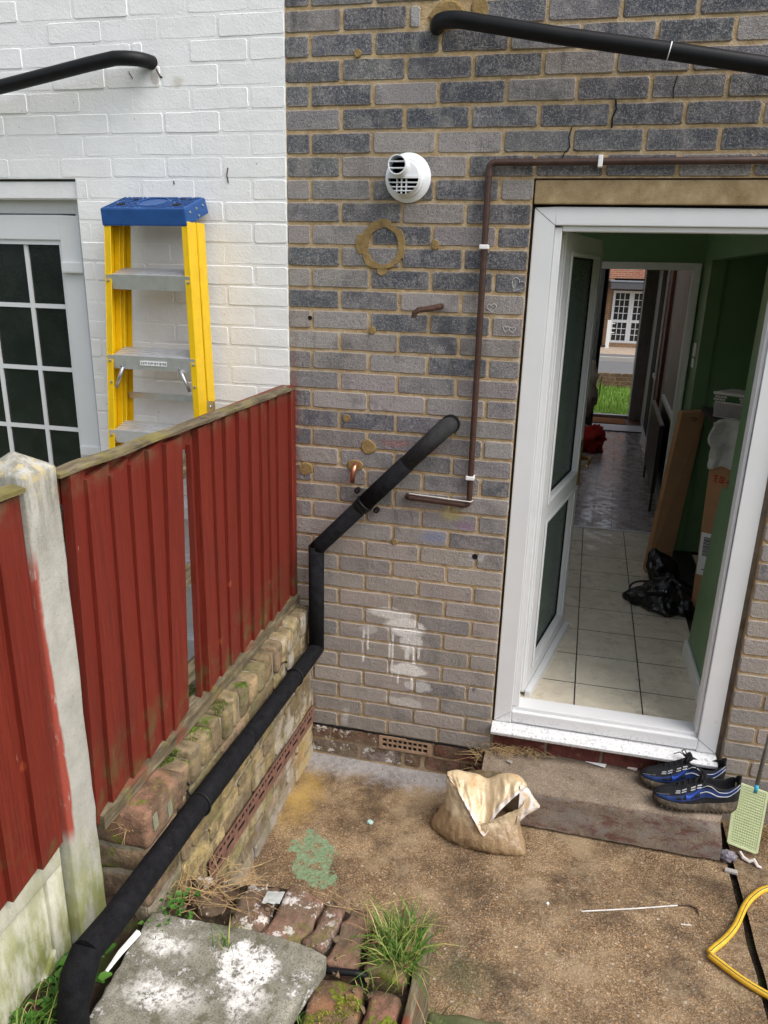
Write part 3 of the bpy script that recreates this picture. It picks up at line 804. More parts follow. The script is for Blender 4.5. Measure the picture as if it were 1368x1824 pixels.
# damp course: a thin ragged slate line
d = MB()
x = 0.085
while x < 0.87:
    w = random.uniform(0.05, 0.12); d.box(x, min(x + w, 0.875), random.uniform(-0.006, 0.0), 0.02, zj(37) - 0.004, zj(37) + random.uniform(0.0, 0.003)); x += w + 0.001
d.build("damp_course", M['dark'], house)
# air brick
ab = MB()
ax0, ax1, az0, az1 = 0.395, 0.628, 0.088, 0.153
ab.box(ax0, ax1, -0.006, 0.02, az0, az0 + 0.011); ab.box(ax0, ax1, -0.006, 0.02, az1 - 0.011, az1)
ab.box(ax0, ax0 + 0.016, -0.006, 0.02, az0 + 0.011, az1 - 0.011); ab.box(ax1 - 0.016, ax1, -0.006, 0.02, az0 + 0.011, az1 - 0.011)
for i in range(1, 9):
    xx = ax0 + 0.016 + (ax1 - ax0 - 0.032) * i / 9; ab.box(xx - 0.0035, xx + 0.0035, -0.004, 0.018, az0 + 0.011, az1 - 0.011)
ab.box(ax0 + 0.016, ax1 - 0.016, -0.0045, 0.016, (az0 + az1) / 2 - 0.0035, (az0 + az1) / 2 + 0.0035)
grille = ab.build("air_brick", M['terra'], house)
bx("vent_hole", M['dark'], grille, ax0 + 0.01, ax1 - 0.01, 0.003, 0.0044, az0 + 0.006, az1 - 0.006)

# lintel over the door
l = MB().box(0.882, 2.2, 0.006, 0.2, 2.328, 2.402)
lin = l.build("lintel", M['lintel'], house, bevel=0.004, segs=2)
bx("shadow_gap", M['rust'], house, 0.882, 2.2, 0.012, 0.1, 2.4022, 2.4095)

# sand-cement patches on the wall
def patch(cx, cz, rx_, rz_, hole=None, seed=0, th=0.004, n=64):
    rnd = random.Random(seed); m = MB(); outer = []; inner = []
    for i in range(n):
        a = 2 * math.pi * i / n
        k = 1 + 0.15 * noise.noise(Vector((math.cos(a) * 1.3 + seed * 3.1, math.sin(a) * 1.3, 0.3))) + 0.10 * noise.noise(Vector((math.cos(a) * 7 + seed, math.sin(a) * 7, 2))) + rnd.uniform(-.025, .025)
        outer.append((cx + math.cos(a) * rx_ * k, cz + math.sin(a) * rz_ * k))
        if hole:
            k2 = 1 + rnd.uniform(-.03, .03); inner.append((cx + hole[0] + math.cos(a) * hole[2] * k2, cz + hole[1] + math.sin(a) * hole[3] * k2))
    F = lambda p, y: (p[0], y, p[1])
    if hole:
        for i in range(n):
            j = (i + 1) % n
            om = [(outer[q][0] * 0.9 + inner[q][0] * 0.1, outer[q][1] * 0.9 + inner[q][1] * 0.1) for q in (i, j)]
            m.poly([F(outer[i], 0.002), F(outer[j], 0.002), F(om[1], -th), F(om[0], -th)])
            m.poly([F(om[0], -th), F(om[1], -th), F(inner[j], -th * .7), F(inner[i], -th * .7)])
            m.poly([F(inner[i], -th * .7), F(inner[j], -th * .7), F(inner[j], 0.004), F(inner[i], 0.004)])
    else:
        sm = [(cx + (p[0] - cx) * .82, cz + (p[1] - cz) * .82) for p in outer]
        m.poly([F(p, -th) for p in sm])
        for i in range(n):
            j = (i + 1) % n; m.poly([F(outer[i], 0.003), F(outer[j], 0.003), F(sm[j], -th), F(sm[i], -th)])
    return m.build("cement_patch", M['patch'], house)
pr = patch(0.360, 2.184, 0.086, 0.082, (0.003, 0.0, 0.056, 0.062), 3)
setp(pr, "ring of sand cement left around an old flue hole")
for a in [(0.362, 2.262, 0.03, 0.016, 11), (0.36, 2.10, 0.022, 0.02, 12), (0.278, 2.19, 0.022, 0.04, 13)]: patch(a[0], a[1], a[2], a[3], None, a[4], 0.003, 14)
for cx, cz, a, b, s in [(0.321, 1.445, 0.034, 0.032, 21), (0.233, 1.552, 0.017, 0.016, 22), (0.062, 1.336, 0.032, 0.03, 23), (0.268, 1.368, 0.038, 0.024, 24), (0.551, 2.192, 0.015, 0.019, 25), (0.259, 2.794, 0.014, 0.014, 26), (0.328, 1.888, 0.014, 0.016, 27), (0.437, 1.063, 0.015, 0.014, 28), (0.56, 2.89, 0.06, 0.045, 29), (0.665, 2.905, 0.03, 0.035, 30)]:
    patch(cx, cz, a, b, None, s, 0.0035, 18)
hb = MB().lathe([(0.0115, 0), (0.0115, 0.002)], (0.763, 0.0005, 1.037), (0, -1, 0), 12).build("drill_hole", M['dark'], house)
hb = MB().lathe([(0.008, 0), (0.008, 0.002)], (0.085, 0.0005, 1.925), (0, -1, 0), 10).build("drill_hole", M['dark'], house)

def heart(cx, cz, s, tilt=0.0):
    pts = []
    for i in range(25):
        a = 2 * math.pi * i / 24; x = 16 * math.sin(a) ** 3; z = 13 * math.cos(a) - 5 * math.cos(2 * a) - 2 * math.cos(3 * a) - math.cos(4 * a)
        pts.append(Vector((cx + (x * math.cos(tilt) - z * math.sin(tilt)) * s / 17, -0.0015, cz + (x * math.sin(tilt) + z * math.cos(tilt)) * s / 17)))
    return pts
M['chalk'] = simple("chalk_line", (0.50, 0.50, 0.50), 0.95, 0.1, var=0.4, nscale=300)
for hx, hz, hs, ht in ((0.764, 1.985, 0.018, 0.1), (0.820, 1.914, 0.012, -0.2), (0.842, 1.912, 0.012, 0.2), (0.850, 2.066, 0.026, -0.5), (0.836, 2.06, 0.006, 0.2)):
    MB().tube(heart(hx, hz, hs, ht), 0.0009, 4, False).build("chalk_heart", M['chalk'], house)
for pts, r in (([(1.113, 2.637), (1.118, 2.61), (1.109, 2.585), (1.110, 2.555)], 0.0028), ([(0.985, 2.560), (0.978, 2.53), (0.984, 2.50), (0.968, 2.482), (0.962, 2.462)], 0.0018), ([(1.29, 2.70), (1.284, 2.66), (1.287, 2.634)], 0.0014)):
    MB().tube([Vector((p[0], -0.001, p[1])) for p in pts], r, 4).build("crack", M['dark'], house)
# ---- door frame
fr = MB()
F0 = 0.02
# left jamb, stepped
fr.box(0.886, 0.958, F0, 0.09, 0.30, 2.318); fr.box(0.958, 0.984, F0 + 0.014, 0.09, 0.375, 2.256)
# right jamb
fr.box(1.692, 1.766, F0, 0.09, 0.30, 2.318)
fr.box(1.680, 1.692, F0 + 0.014, 0.09, 0.375, 2.256)
# head and threshold
fr.box(0.958, 1.692, F0, 0.09, 2.262, 2.318); fr.box(0.984, 1.680, F0 + 0.014, 0.09, 2.244, 2.262)
fr.box(0.958, 1.692, F0, 0.09, 0.306, 0.356); fr.box(0.958, 1.692, F0 + 0.018, 0.12, 0.356, 0.372)
frame = fr.build("door_frame", M['upvc'], house, bevel=0.004, segs=2)
jl = MB()
jl.box(0.952, 0.968, 0.0915, 0.205, 0.30, 2.30); jl.box(0.950, 1.70, 0.0915, 0.20, 2.262, 2.30)
jl.build("frame_lining", M['upvc'], frame, bevel=0.003)
bx("frame_seal", M['black_matt'], frame, 0.8800, 0.8855, 0.026, 0.06, 0.26, 2.33)
bx("frame_seal", M['step'], frame, 1.7665, 1.7855, 0.035, 0.08, 0.20, 2.33)
bx("frame_seal", M['dark'], frame, 0.886, 1.766, 0.03, 0.08, 2.3185, 2.3275)
# mitre lines at the corners
for (xa, za, xb, zb) in [(0.887, 2.317, 0.957, 2.262), (1.765, 2.317, 1.693, 2.262), (0.887, 0.302, 0.957, 0.356), (1.765, 0.302, 1.693, 0.356)]:
    MB().obox((xa, F0 - 0.0006, za), (xb - xa, 0, zb - za), (0, 0.0004, 0), (0.0006, 0, 0.0012)).build("mitre_joint", M['dark'], frame)
s_ = MB().prism([(0.879, -0.036, 0.268), (0.879, -0.040, 0.283), (0.879, -0.032, 0.290), (0.879, 0.075, 0.304), (0.879, 0.075, 0.272)], (0.889, 0, 0))
s_.build("sill", M['upvc'], frame, bevel=0.003, segs=2)
# painted bricks under the sill
for k in range(4):
    xa = 0.89 + 0.225 * k
    brick(house, 0.212, 0.082, (xa + 0.108, 0.005, 0.222), (0.13, 0.045, 0.036), M['oxblood'], D=0.06, name="painted_brick")
bx("mortar_bed", M['step'], house, DX0, DX1, 0.012, 0.05, 0.10, 0.268)

# ---- the open door leaf
HX, HY = 1.0, 0.2
dv = Vector((0.2095, 0.9778, 0)); nv = Vector((0.9778, -0.2095, 0))
def LP(s, off, z): return Vector((HX, HY, 0)) + dv * s + nv * off + Vector((0, 0, z))
def lbox(m, s0, s1, o0, o1, z0, z1): m.obox(LP(s0, o0, z0), dv * (s1 - s0), nv * (o1 - o0), (0, 0, z1 - z0))
lf = MB()
W_ = 0.752
lbox(lf, 0.0, 0.10, -0.06, 0, 0.345, 2.25); lbox(lf, W_ - 0.10, W_, -0.06, 0, 0.345, 2.25)
lbox(lf, 0.10, W_ - 0.10, -0.06, 0, 2.17, 2.25); lbox(lf, 0.10, W_ - 0.10, -0.06, 0, 1.105, 1.205); lbox(lf, 0.10, W_ - 0.10, -0.06, 0, 0.345, 0.445)
leaf = lf.build("back_door", M['upvc'], house, bevel=0.003)
for z0, z1 in ((0.445, 1.105), (1.205, 2.17)):
    m = MB(); lbox(m, 0.10, W_ - 0.10, -0.034, -0.028, z0, z1); m.build("pane", M['fglass'], leaf)
    m = MB(); a, b = 0.10, W_ - 0.10
    for s0, s1, y0, y1 in ((a, a + 0.006, z0, z1), (b - 0.006, b, z0, z1), (a + 0.006, b - 0.006, z0, z0 + 0.006), (a + 0.006, b - 0.006, z1 - 0.006, z1)):
        lbox(m, s0, s1, -0.0275, -0.022, y0, y1)
    m.build("gasket", M['black_matt'], leaf)
    m = MB()
    for s0, s1, y0, y1 in ((a - 0.016, a, z0 - 0.016, z1 + 0.016), (b, b + 0.016, z0 - 0.016, z1 + 0.016), (a, b, z0 - 0.016, z0), (a, b, z1, z1 + 0.016)):
        lbox(m, s0, s1, 0.0005, 0.008, y0, y1)
    m.build("glazing_bead", M['upvc'], leaf, bevel=0.003)
m = MB(); lbox(m, -0.006, W_ + 0.012, 0.001, 0.028, 0.318, 0.362); lbox(m, -0.006, W_ + 0.012, 0.028, 0.036, 0.312, 0.33); m.build("weatherboard", M['upvc'], leaf, bevel=0.003)
m = MB(); lbox(m, -0.022, -0.001, -0.045, -0.004, 0.36, 2.24); lbox(m, -0.032, -0.022, -0.040, -0.014, 0.36, 2.24); m.build("hinge_edge", M['upvc'], leaf, bevel=0.003)
m = MB(); lbox(m, W_ - 0.062, W_ - 0.03, 0.0005, 0.009, 1.126, 1.350)
hp = m.build("handle_plate", M['gold'], leaf, bevel=0.003)
m = MB(); m.tube([LP(W_ - 0.046, 0.009, 1.262), LP(W_ - 0.046, 0.042, 1.262), LP(W_ - 0.056, 0.052, 1.261), LP(W_ - 0.10, 0.055, 1.257), LP(W_ - 0.145, 0.052, 1.245)], [0.009, 0.009, 0.009, 0.008, 0.006], 10)
m.build("handle", M['gold'], leaf, smooth=True)
m = MB(); lbox(m, W_ - 0.062, W_ - 0.03, -0.069, -0.0605, 1.126, 1.350); m.tube([LP(W_ - 0.046, -0.069, 1.262), LP(W_ - 0.046, -0.105, 1.262), LP(W_ - 0.15, -0.11, 1.25)], 0.008, 8); m.build("inner_handle", M['gold'], leaf)
m = MB(); lbox(m, 0.02, 0.16, -0.05, -0.005, 2.251, 2.262); m.build("door_closer", M['dark'], leaf)

# ---- inside: floors
FZ = 0.33
bx("subfloor", M['dark'], house, 0.0, 2.8, 0.125, 7.6, -0.25, FZ - 0.008)
tf = bx("tile_floor", M['halldark'], house, 0.0, 1.99, 0.125, 2.655, FZ - 0.0078, FZ - 0.0012)     # dark grout bed
rows = [0.125, 0.095 + 0.282]
y = 0.377
rows = [0.125, 0.377 - 0.0]
while rows[-1] < 2.36: rows.append(rows[-1] + 0.2825)
rows[-1] = 2.655 if rows[-1] > 2.6 else rows[-1]
cols = [0.352 + 0.2855 * k for k in range(-1, 6)]
def skewx(x, y): return x + 0.028 * y
for j in range(len(rows) - 1):
    for i in range(len(cols) - 1):
        y0, y1 = rows[j] + 0.0035, rows[j + 1] - 0.0035
        x0, x1 = cols[i] + 0.003, cols[i + 1] - 0.003
        zt = FZ + random.uniform(-0.0004, 0.0004)
        m = MB(); b = [(skewx(x0, y0), y0), (skewx(x1, y0), y0), (skewx(x1, y1), y1), (skewx(x0, y1), y1)]
        m.prism([(p[0], p[1], FZ - 0.0011) for p in b], (0, 0, zt - FZ + 0.0011))
        m.build("tile", M['tile'], tf)
bx("floor_strip", M['tile'], house, 1.99, 2.75, 0.5, 2.3, FZ - 0.0078, FZ - 0.001)
bx("threshold_strip", M['alu'], house, 0.95, 1.86, 2.656, 2.69, FZ - 0.0078, FZ + 0.003)
hf = bx("hall_floor", M['dark'], house, 0.9, 2.3, 2.69, 6.46, FZ - 0.0078, FZ - 0.003)
for i in range(7):
    x0 = 0.93 + 0.139 * i
    y = 2.692 - (0.0 if i % 2 else 0.55)
    while y < 6.46:
        y1 = min(y + 1.2, 6.458); y0 = max(y, 2.692)
        if y1 - y0 > 0.02:
            sk = lambda x, yy: x + 0.055 * (yy - 2.7)
            b = [(sk(x0 + .001, y0), y0 + .001), (sk(x0 + .138, y0), y0 + .001), (sk(x0 + .138, y1), y1 - .001), (sk(x0 + .001, y1), y1 - .001)]
            MB().prism([(p[0], p[1], FZ - 0.0029) for p in b], (0, 0, 0.0029)).build("plank", M['laminate'], hf)
        y += 1.2
bx("hall_step", M['gloss_white'], house, 0.9, 2.15, 6.462, 6.84, FZ - 0.0078, FZ + 0.012)
bx("hall_nosing", M['halldark'], house, 0.9, 2.15, 6.44, 6.4615, FZ - 0.0029, FZ + 0.010)

# ---- inside: walls, ceilings (solid, so the rooms are lit only through the doors and added openings: front window, two roof lights)
bx("party_wall", M['ply'], house, 0.0, 0.06, 0.2505, 7.3, FZ - 0.007, 2.7)
g = MB()
for x0, x1, y0, y1 in ((0.06, 0.2, 0.2505, 2.70), (0.95, 2.8, 0.2505, 2.70), (0.2, 0.95, 0.2505, 0.8), (0.2, 0.95, 2.3, 2.70)): g.box(x0, x1, y0, y1, 2.62, 2.729)
g.build("kitchen_ceiling", M['ceiling'], house)
g = MB()
for x0, x1, y0, y1 in ((0.06, 1.15, 2.8215, 7.295), (1.85, 2.8, 2.8215, 7.295), (1.15, 1.85, 2.8215, 3.3), (1.15, 1.85, 5.2, 7.295)): g.box(x0, x1, y0, y1, 2.5, 2.729)
g.build("hall_ceiling", M['ply'], house)
g = MB()
g.box(0.06, 0.96, 2.70, 2.82, FZ, 2.619); g.box(0.96, 1.842, 2.70, 2.82, 2.18, 2.619); g.box(1.842, 2.8, 2.70, 2.82, FZ, 2.619)
g.build("inner_wall", M['green'], house)
# the green side panel beside the door, its edge stepped
pan = [(0.095, FZ), (0.80, FZ), (0.63, 1.236), (0.515, 1.26), (0.487, 2.205), (0.487, 2.619), (0.095, 2.619)]
MB().prism([(1.75, p[0], p[1]) for p in pan], (0.045, 0, 0)).build("green_side_wall", M['green'], house)
g = MB()
g.prism([(1.75, 0.487, 2.205), (1.838, 2.35, 2.205), (1.90, 2.35, 2.205), (1.80, 0.487, 2.205)], (0, 0, 0.414))
g.prism([(1.848, 2.35, FZ), (1.856, 2.6995, FZ), (1.93, 2.6995, FZ), (1.93, 2.35, FZ)], (0, 0, 2.289))
g.build("green_header_wall", M['green'], house)
g = MB(); g.box(1.9305, 2.66, 2.36, 2.44, FZ, 2.619); g.box(2.60, 2.66, 0.3105, 2.36, FZ, 2.619); g.box(1.80, 2.66, 0.2505, 0.31, FZ, 2.619)
g.build("cupboard_wall", M['green'], house)
g = MB(); g.prism([(1.7495, 0.80, FZ), (1.7495, 0.80, FZ + 0.075), (1.7495, 0.787, FZ + 0.09), (1.7495, 0.095, FZ + 0.09), (1.7495, 0.095, FZ)], (-0.016, 0, 0))
g.build("skirting", M['gloss_white'], house, bevel=0.003)
# doorway casing
c_ = MB(); c_.box(1.796, 1.842, 2.672, 2.70, FZ, 2.19); c_.box(0.93, 1.796, 2.672, 2.70, 2.145, 2.19); c_.box(0.93, 0.975, 2.672, 2.70, FZ, 2.145)
c_.box(1.812, 1.842, 2.701, 2.86, FZ, 2.18); c_.box(0.96, 0.98, 2.701, 2.86, FZ, 2.18); c_.box(0.98, 1.812, 2.701, 2.86, 2.16, 2.18)
c_.build("door_casing", M['gloss_white'], house, bevel=0.003)
m = MB(); m.box(1.842, 1.8495, 2.46, 2.55, 1.545, 1.60); m.box(1.842, 1.8495, 2.46, 2.55, 1.615, 1.70)
sw = m.build("light_switch", M['clip'], house, bevel=0.002)
# hall walls
g = MB()
g.prism([(1.845, 2.86, FZ), (2.05, 7.3, FZ), (2.12, 7.3, FZ), (1.93, 2.86, FZ)], (0, 0, 2.17))
hw = g.build("hall_wall", M['hallwall'], house)
g = MB(); g.prism([(0.93, 2.86, FZ), (0.965, 3.7, FZ), (0.90, 3.7, FZ), (0.85, 2.86, FZ)], (0, 0, 2.17))  # left wall cut short to let in light from the added window
g.build("hall_wall", M['hallwall'], house)
def hwx(y): return 1.845 + 0.205 * (y - 2.86) / 4.44
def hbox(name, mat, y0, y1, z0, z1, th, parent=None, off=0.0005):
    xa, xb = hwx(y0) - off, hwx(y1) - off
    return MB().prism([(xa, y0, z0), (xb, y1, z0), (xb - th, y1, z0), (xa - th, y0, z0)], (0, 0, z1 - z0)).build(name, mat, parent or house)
hbox("dado_rail", M['gloss_white'], 2.9, 4.1, 1.10, 1.135, 0.022); hbox("dado_rail", M['gloss_white'], 5.2, 5.65, 1.10, 1.135, 0.022)
hbox("wall_panel", M['halldark'], 2.9, 4.15, FZ + 0.10, 1.09, 0.006)
hbox("door_post", M['redbrownwood'], 4.55, 4.72, FZ, 2.48, 0.03)
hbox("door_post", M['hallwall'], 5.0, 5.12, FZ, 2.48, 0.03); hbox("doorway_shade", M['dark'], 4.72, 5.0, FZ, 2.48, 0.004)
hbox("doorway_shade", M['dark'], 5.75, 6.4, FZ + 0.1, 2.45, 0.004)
hbox("skirting", M['gloss_white'], 5.15, 6.4, FZ + 0.001, FZ + 0.10, 0.014)
# dark radiator on the hall wall
rad = thing("radiator", (1.85, 4.0, 0.45), "dark flat radiator low on the hall wall", "radiator")
hbox("panel", M['halldark'], 3.15, 4.35, 0.50, 1.03, 0.03, rad, 0.05)
hbox("top_grille", M['hallwall'], 3.15, 4.35, 1.031, 1.042, 0.03, rad, 0.05)
for yy in (3.2, 4.3):
    MB().tube([(hwx(yy) - 0.065, yy, 0.52), (hwx(yy) - 0.065, yy, 0.335)], 0.009, 8).build("pipe", M['halldark'], rad, smooth=True)
    MB().lathe([(0.02, 0), (0.018, 0.006)], (hwx(yy) - 0.065, yy, FZ + 0.001), (0, 0, 1), 12).build("pipe_collar", M['steel'], rad)
# front wall of the house, front door and mat
g = MB()
g.box(0.0, 0.10, 7.30, 7.52, -0.4, 3.4); g.box(0.10, 0.98, 7.30, 7.52, -0.4, 0.85); g.box(0.10, 0.98, 7.30, 7.52, 2.32, 3.4); g.box(0.98, 1.10, 7.30, 7.52, -0.4, 3.4); g.box(1.965, 5.5, 7.30, 7.52, -0.4, 3.4); g.box(1.10, 1.965, 7.30, 7.52, 2.33, 3.4); g.box(1.10, 1.965, 7.30, 7.52, -0.4, FZ - 0.01)
g.build("front_wall", M['far_brick'], house)
w_ = MB(); w_.box(0.10, 0.15, 7.38, 7.44, 0.85, 2.32); w_.box(0.93, 0.98, 7.38, 7.44, 0.85, 2.32); w_.box(0.15, 0.93, 7.38, 7.44, 0.85, 0.90); w_.box(0.15, 0.93, 7.38, 7.44, 2.27, 2.32)  # added window, out of view, to bring daylight into the hall
fwf = w_.build("added_front_window", M['upvc_in'], house)
gl_ = NT("clear_glass", 0.0, 0.5); gl_.b.inputs["Transmission Weight"].default_value = 1.0; gl_.b.inputs["IOR"].default_value = 1.02
bx("pane", gl_.out((0.95, 0.97, 0.96)), fwf, 0.1505, 0.9295, 7.405, 7.411, 0.9005, 2.2695)
bx("plaster_lining", M['hallwall'], house, 1.9655, 2.35, 7.27, 7.2995, FZ, 2.5)
bx("front_room_floor", M['redbrownwood'], house, 0.06, 0.899, 2.83, 7.299, FZ - 0.0078, FZ - 0.002)
g = MB(); g.box(1.905, 1.963, 7.26, 7.46, FZ, 2.32); g.box(1.102, 1.16, 7.26, 7.46, FZ, 2.32); g.box(1.16, 1.905, 7.26, 7.46, 2.26, 2.32)
g.build("front_door_frame", M['hallwall'], house, bevel=0.004)
bx("front_threshold", M['steel'], house, 1.16, 1.905, 7.36, 7.44, FZ + 0.0005, FZ + 0.04, bevel=0.004)
bx("porch_floor", M['redbrownwood'], house, 0.95, 2.12, 6.842, 7.36, FZ - 0.006, FZ + 0.004)
a = Vector((1.165, 7.30, 0)); b = Vector((1.435, 6.62, 0)); dd = (b - a); nn = Vector((dd.y, -dd.x, 0)).normalized() * 0.045
fd = MB().obox(a + Vector((0, 0, FZ + 0.015)), dd, nn, (0, 0, 1.92)).build("front_door", M['halldark'], house, bevel=0.004)
MB().tube([b + Vector((-0.02, 0.05, 1.30)), b + Vector((0.045, 0.06, 1.30)), b + Vector((0.05, 0.14, 1.30))], 0.009, 8).build("handle", M['steel'], fd)
dm = MB().box(1.30, 1.86, 6.87, 7.24, FZ + 0.0045, FZ + 0.018).build("doormat", M['mat_'], None, bevel=0.003, org=(0, 0, 0))
setp(dm, "orange brown coir doormat inside the far front door", "doormat")
# flat roof with two added openings for daylight into kitchen and hall
r_ = MB()
for x0, x1, y0, y1 in ((0.06, 0.20, 0.2505, 7.29), (0.95, 1.15, 0.2505, 7.29), (1.85, 5.5, 0.2505, 7.29), (0.2, 0.95, 0.2505, 0.8), (0.2, 0.95, 2.3, 7.29), (1.15, 1.85, 0.2505, 3.3), (1.15, 1.85, 5.2, 7.29)):
    r_.box(x0, x1, y0, y1, 2.73, 2.86)
r_.build("flat_roof", M['roof'], house)
bx("end_wall", M['far_brick'], house, 5.5, 5.6, 0.0, 7.52, -0.3, 3.4)
bx("inner_room_wall", M['ply'], house, 2.81, 2.9, 0.2505, 7.29, -0.2, 2.729)

# ================================================================ THE WHITE NEIGHBOUR
nb = thing("white_house", (-1.5, 0, 0), "neighbouring house wall of white painted brick with a dark glazed door", "house")
WX = -0.862                                   # right edge of its door opening
core = MB(); core.box(WX, -0.0006, 0.0008, 0.25, -0.3, 2.409); core.box(-6.0, -0.0006, 0.0009, 0.25, 2.409, 3.75); core.box(-6.0, -1.82, 0.0016, 0.25, -0.3, 2.409)
nwall = core.build("wall", M['white'], nb)
ws = MB()
for n in range(-11, 38):
    zt, zb = zj(n) - 0.0025, zj(n + 1) + 0.0025
    offs = 0.0907 - 0.225 if n % 2 else 0.203 - 0.225
    xs = -6.0 if n < 7 else WX
    cuts = [xs] + sorted([offs - 0.225 * k for k in range(0, 40) if xs + 0.03 < offs - 0.225 * k < -0.03]) + [-0.0006]
    for a, b in zip(cuts, cuts[1:]):
        zc = (zt + zb) / 2
        a2 = a + 0.0035 * (a != xs); b2 = b - 0.0035 * (b != -0.0006)
        if b < -1.5 or zc > 3.12 or zc < 0.7: ws.box(a2, b2, -0.001, 0.02, zb, zt)
        else:
            if a2 < -0.505 < b2 and 2.75 < zc < 2.83: b2 = -0.54
            if b2 - a2 < 0.02: continue
            brick(nwall, b2 - a2, zt - zb, ((a2 + b2) / 2, random.uniform(-0.0022, 0.0008), zc), (0.8, 0.8, 0.8), M['white'], D=0.10 if a == WX and n >= 7 else 0.03, rough=0.9, tilt=0.006)
    if n >= 7: ws.box(-6.0, -1.82, -0.001, 0.02, zb, zt)
ws.build("brickwork", M['white'], nb, kind="stuff")
MB().box(-1.82, WX - 0.002, 0.012, 0.2, 2.336, 2.400).build("lintel", M['white'], nb, bevel=0.004)
for pts, r in (([(-0.226, 2.444), (-0.231, 2.42), (-0.2265, 2.393)], 0.0022), ([(-0.446, 2.400), (-0.444, 2.388)], 0.0022), ([(-0.49, 2.77), (-0.475, 2.745), (-0.468, 2.742)], 0.003), ([(-0.60, 2.765), (-0.585, 2.74)], 0.0014)):
    MB().tube([Vector((p[0], -0.0015, p[1])) for p in pts], r, 4).build("paint_chip", M['rust'], nb)
# glazed door in a white plastic frame
fr = MB(); fy = 0.05
fr.box(-0.918, WX, fy + 0.012, 0.14, 0.30, 2.335)
fr.box(-1.82, -0.918, fy + 0.012, 0.14, 2.285, 2.335)
wf = fr.build("door_frame", M['upvc_in'], nb, bevel=0.004, segs=2)
lf = MB(); lf.box(-0.990, -0.900, fy, 0.12, 0.33, 2.278); lf.box(-1.80, -0.990, fy, 0.12, 2.186, 2.278); lf.box(-1.80, -1.71, fy, 0.12, 0.33, 2.186); lf.box(-1.71, -0.990, fy, 0.12, 0.33, 0.45)
gd = lf.build("glazed_door", M['upvc_in'], nb, bevel=0.004, segs=2)
bd = MB(); bd.box(-1.71, -0.99, fy + 0.008, fy + 0.03, 2.168, 2.186); bd.box(-1.004, -0.99, fy + 0.008, fy + 0.03, 0.45, 2.168)
bd.build("glazing_bead", M['upvc_in'], gd)
zs = [2.168, 1.925, 1.663, 1.403, 1.143, 0.883, 0.45]
xs_ = [-1.71, -1.553, -1.367, -1.170, -1.004]
for i in range(len(zs) - 1):
    for j in range(4):
        bx("pane", M['pane'], gd, xs_[j] + 0.0005, xs_[j + 1] - 0.0005, fy + 0.026, fy + 0.030, zs[i + 1] + 0.0005, zs[i] - 0.0005)
for z in zs[1:-1]: bx("glazing_bar", M['upvc_in'], gd, -1.709, -1.0045, fy + 0.019, fy + 0.0255, z - 0.009, z + 0.009)
for x in xs_[1:-1]: bx("glazing_bar", M['upvc_in'], gd, x - 0.009, x + 0.009, fy + 0.018, fy + 0.0252, 0.4505, 2.1675)
bx("hinge", M['upvc_in'], gd, -0.985, -0.885, fy - 0.022, fy - 0.0005, 2.060, 2.105, bevel=0.006, segs=2)
bx("hinge", M['upvc_in'], gd, -0.985, -0.885, fy - 0.022, fy - 0.0005, 1.30, 1.345, bevel=0.006, segs=2)
bx("room_back", M['dark'], nb, -1.85, -0.80, 0.26, 0.3, 0.3, 2.4)
bx("flat_roof", M['roof'], nb, -6.0, -0.001, 0.2505, 7.29, 2.73, 2.86)
bx("front_wall", M['far_brick'], nb, -6.0, -0.001, 7.30, 7.52, -0.4, 3.4)

# ================================================================ PIPES ON THE WALLS
big = MB(); p = arc((0.525, 0.02, 2.862), (0.53, -0.085, 2.862), (0.62, -0.090, 2.852), 8) + [Vector((0.93, -0.095, 2.795)), Vector((1.26, -0.098, 2.742)), Vector((1.60, -0.10, 2.683)), Vector((2.3, -0.10, 2.57))]
big.tube(p, 0.0245, 18)
bp = setp(big.build("waste_pipe", M['black'], None, smooth=True, org=(0.525, 0, 2.862)), "thick black waste pipe sloping across the dark brick above the open door", "pipe")
MB().lathe([(0.0249, 0), (0.0249, 0.003)], (1.248, -0.098, 2.744), (0.33, -0.003, -0.056), 18, False).build("paint_mark", M['clip'], bp)
big = MB(); p = arc((-0.505, 0.02, 2.790), (-0.505, -0.075, 2.790), (-0.60, -0.088, 2.786), 8) + [Vector((-0.70, -0.092, 2.770)), Vector((-0.86, -0.095, 2.742)), Vector((-1.08, -0.10, 2.704)), Vector((-1.9, -0.10, 2.56))]
big.tube(p, 0.0235, 18)
setp(big.build("waste_pipe", M['black'], None, smooth=True, org=(-0.505, 0, 2.79)), "thick black waste pipe sloping across the white painted brick", "pipe")

# brown overflow pipe with white clips
py = -0.022
bp = thing("copper_pipe", (0.727, py, 1.25), "thin brown painted pipe with white clips running up beside the back door", "pipe")
path = [Vector((0.487, 0.02, 1.262))] + arc((0.487, -0.008, 1.262), (0.487, py, 1.262), (0.503, py, 1.2615), 4) + arc((0.708, py, 1.252), (0.729, py, 1.251), (0.729, py, 1.272), 4)
path += arc((0.727, py, 2.432), (0.727, py, 2.453), (0.748, py, 2.453), 4) + [Vector((1.25, py, 2.4545)), Vector((2.6, py, 2.457))]
MB().tube(path, 0.0112, 12).build("pipe", M['brownpipe'], bp, smooth=True)
for c, ax in (((0.508, py, 1.2615), (1, 0, -.05)), ((0.700, py, 1.2525), (1, 0, -.05))):
    MB().lathe([(0.0128, -0.012), (0.0128, 0.012)], c, ax, 14).build("joint_collar", M['brownpipe'], bp, smooth=False)
MB().lathe([(0.0135, -0.014), (0.0135, 0.0)], (0.727, py, 2.425), (0, 0, 1), 14).build("joint_collar", M['brownpipe'], bp)
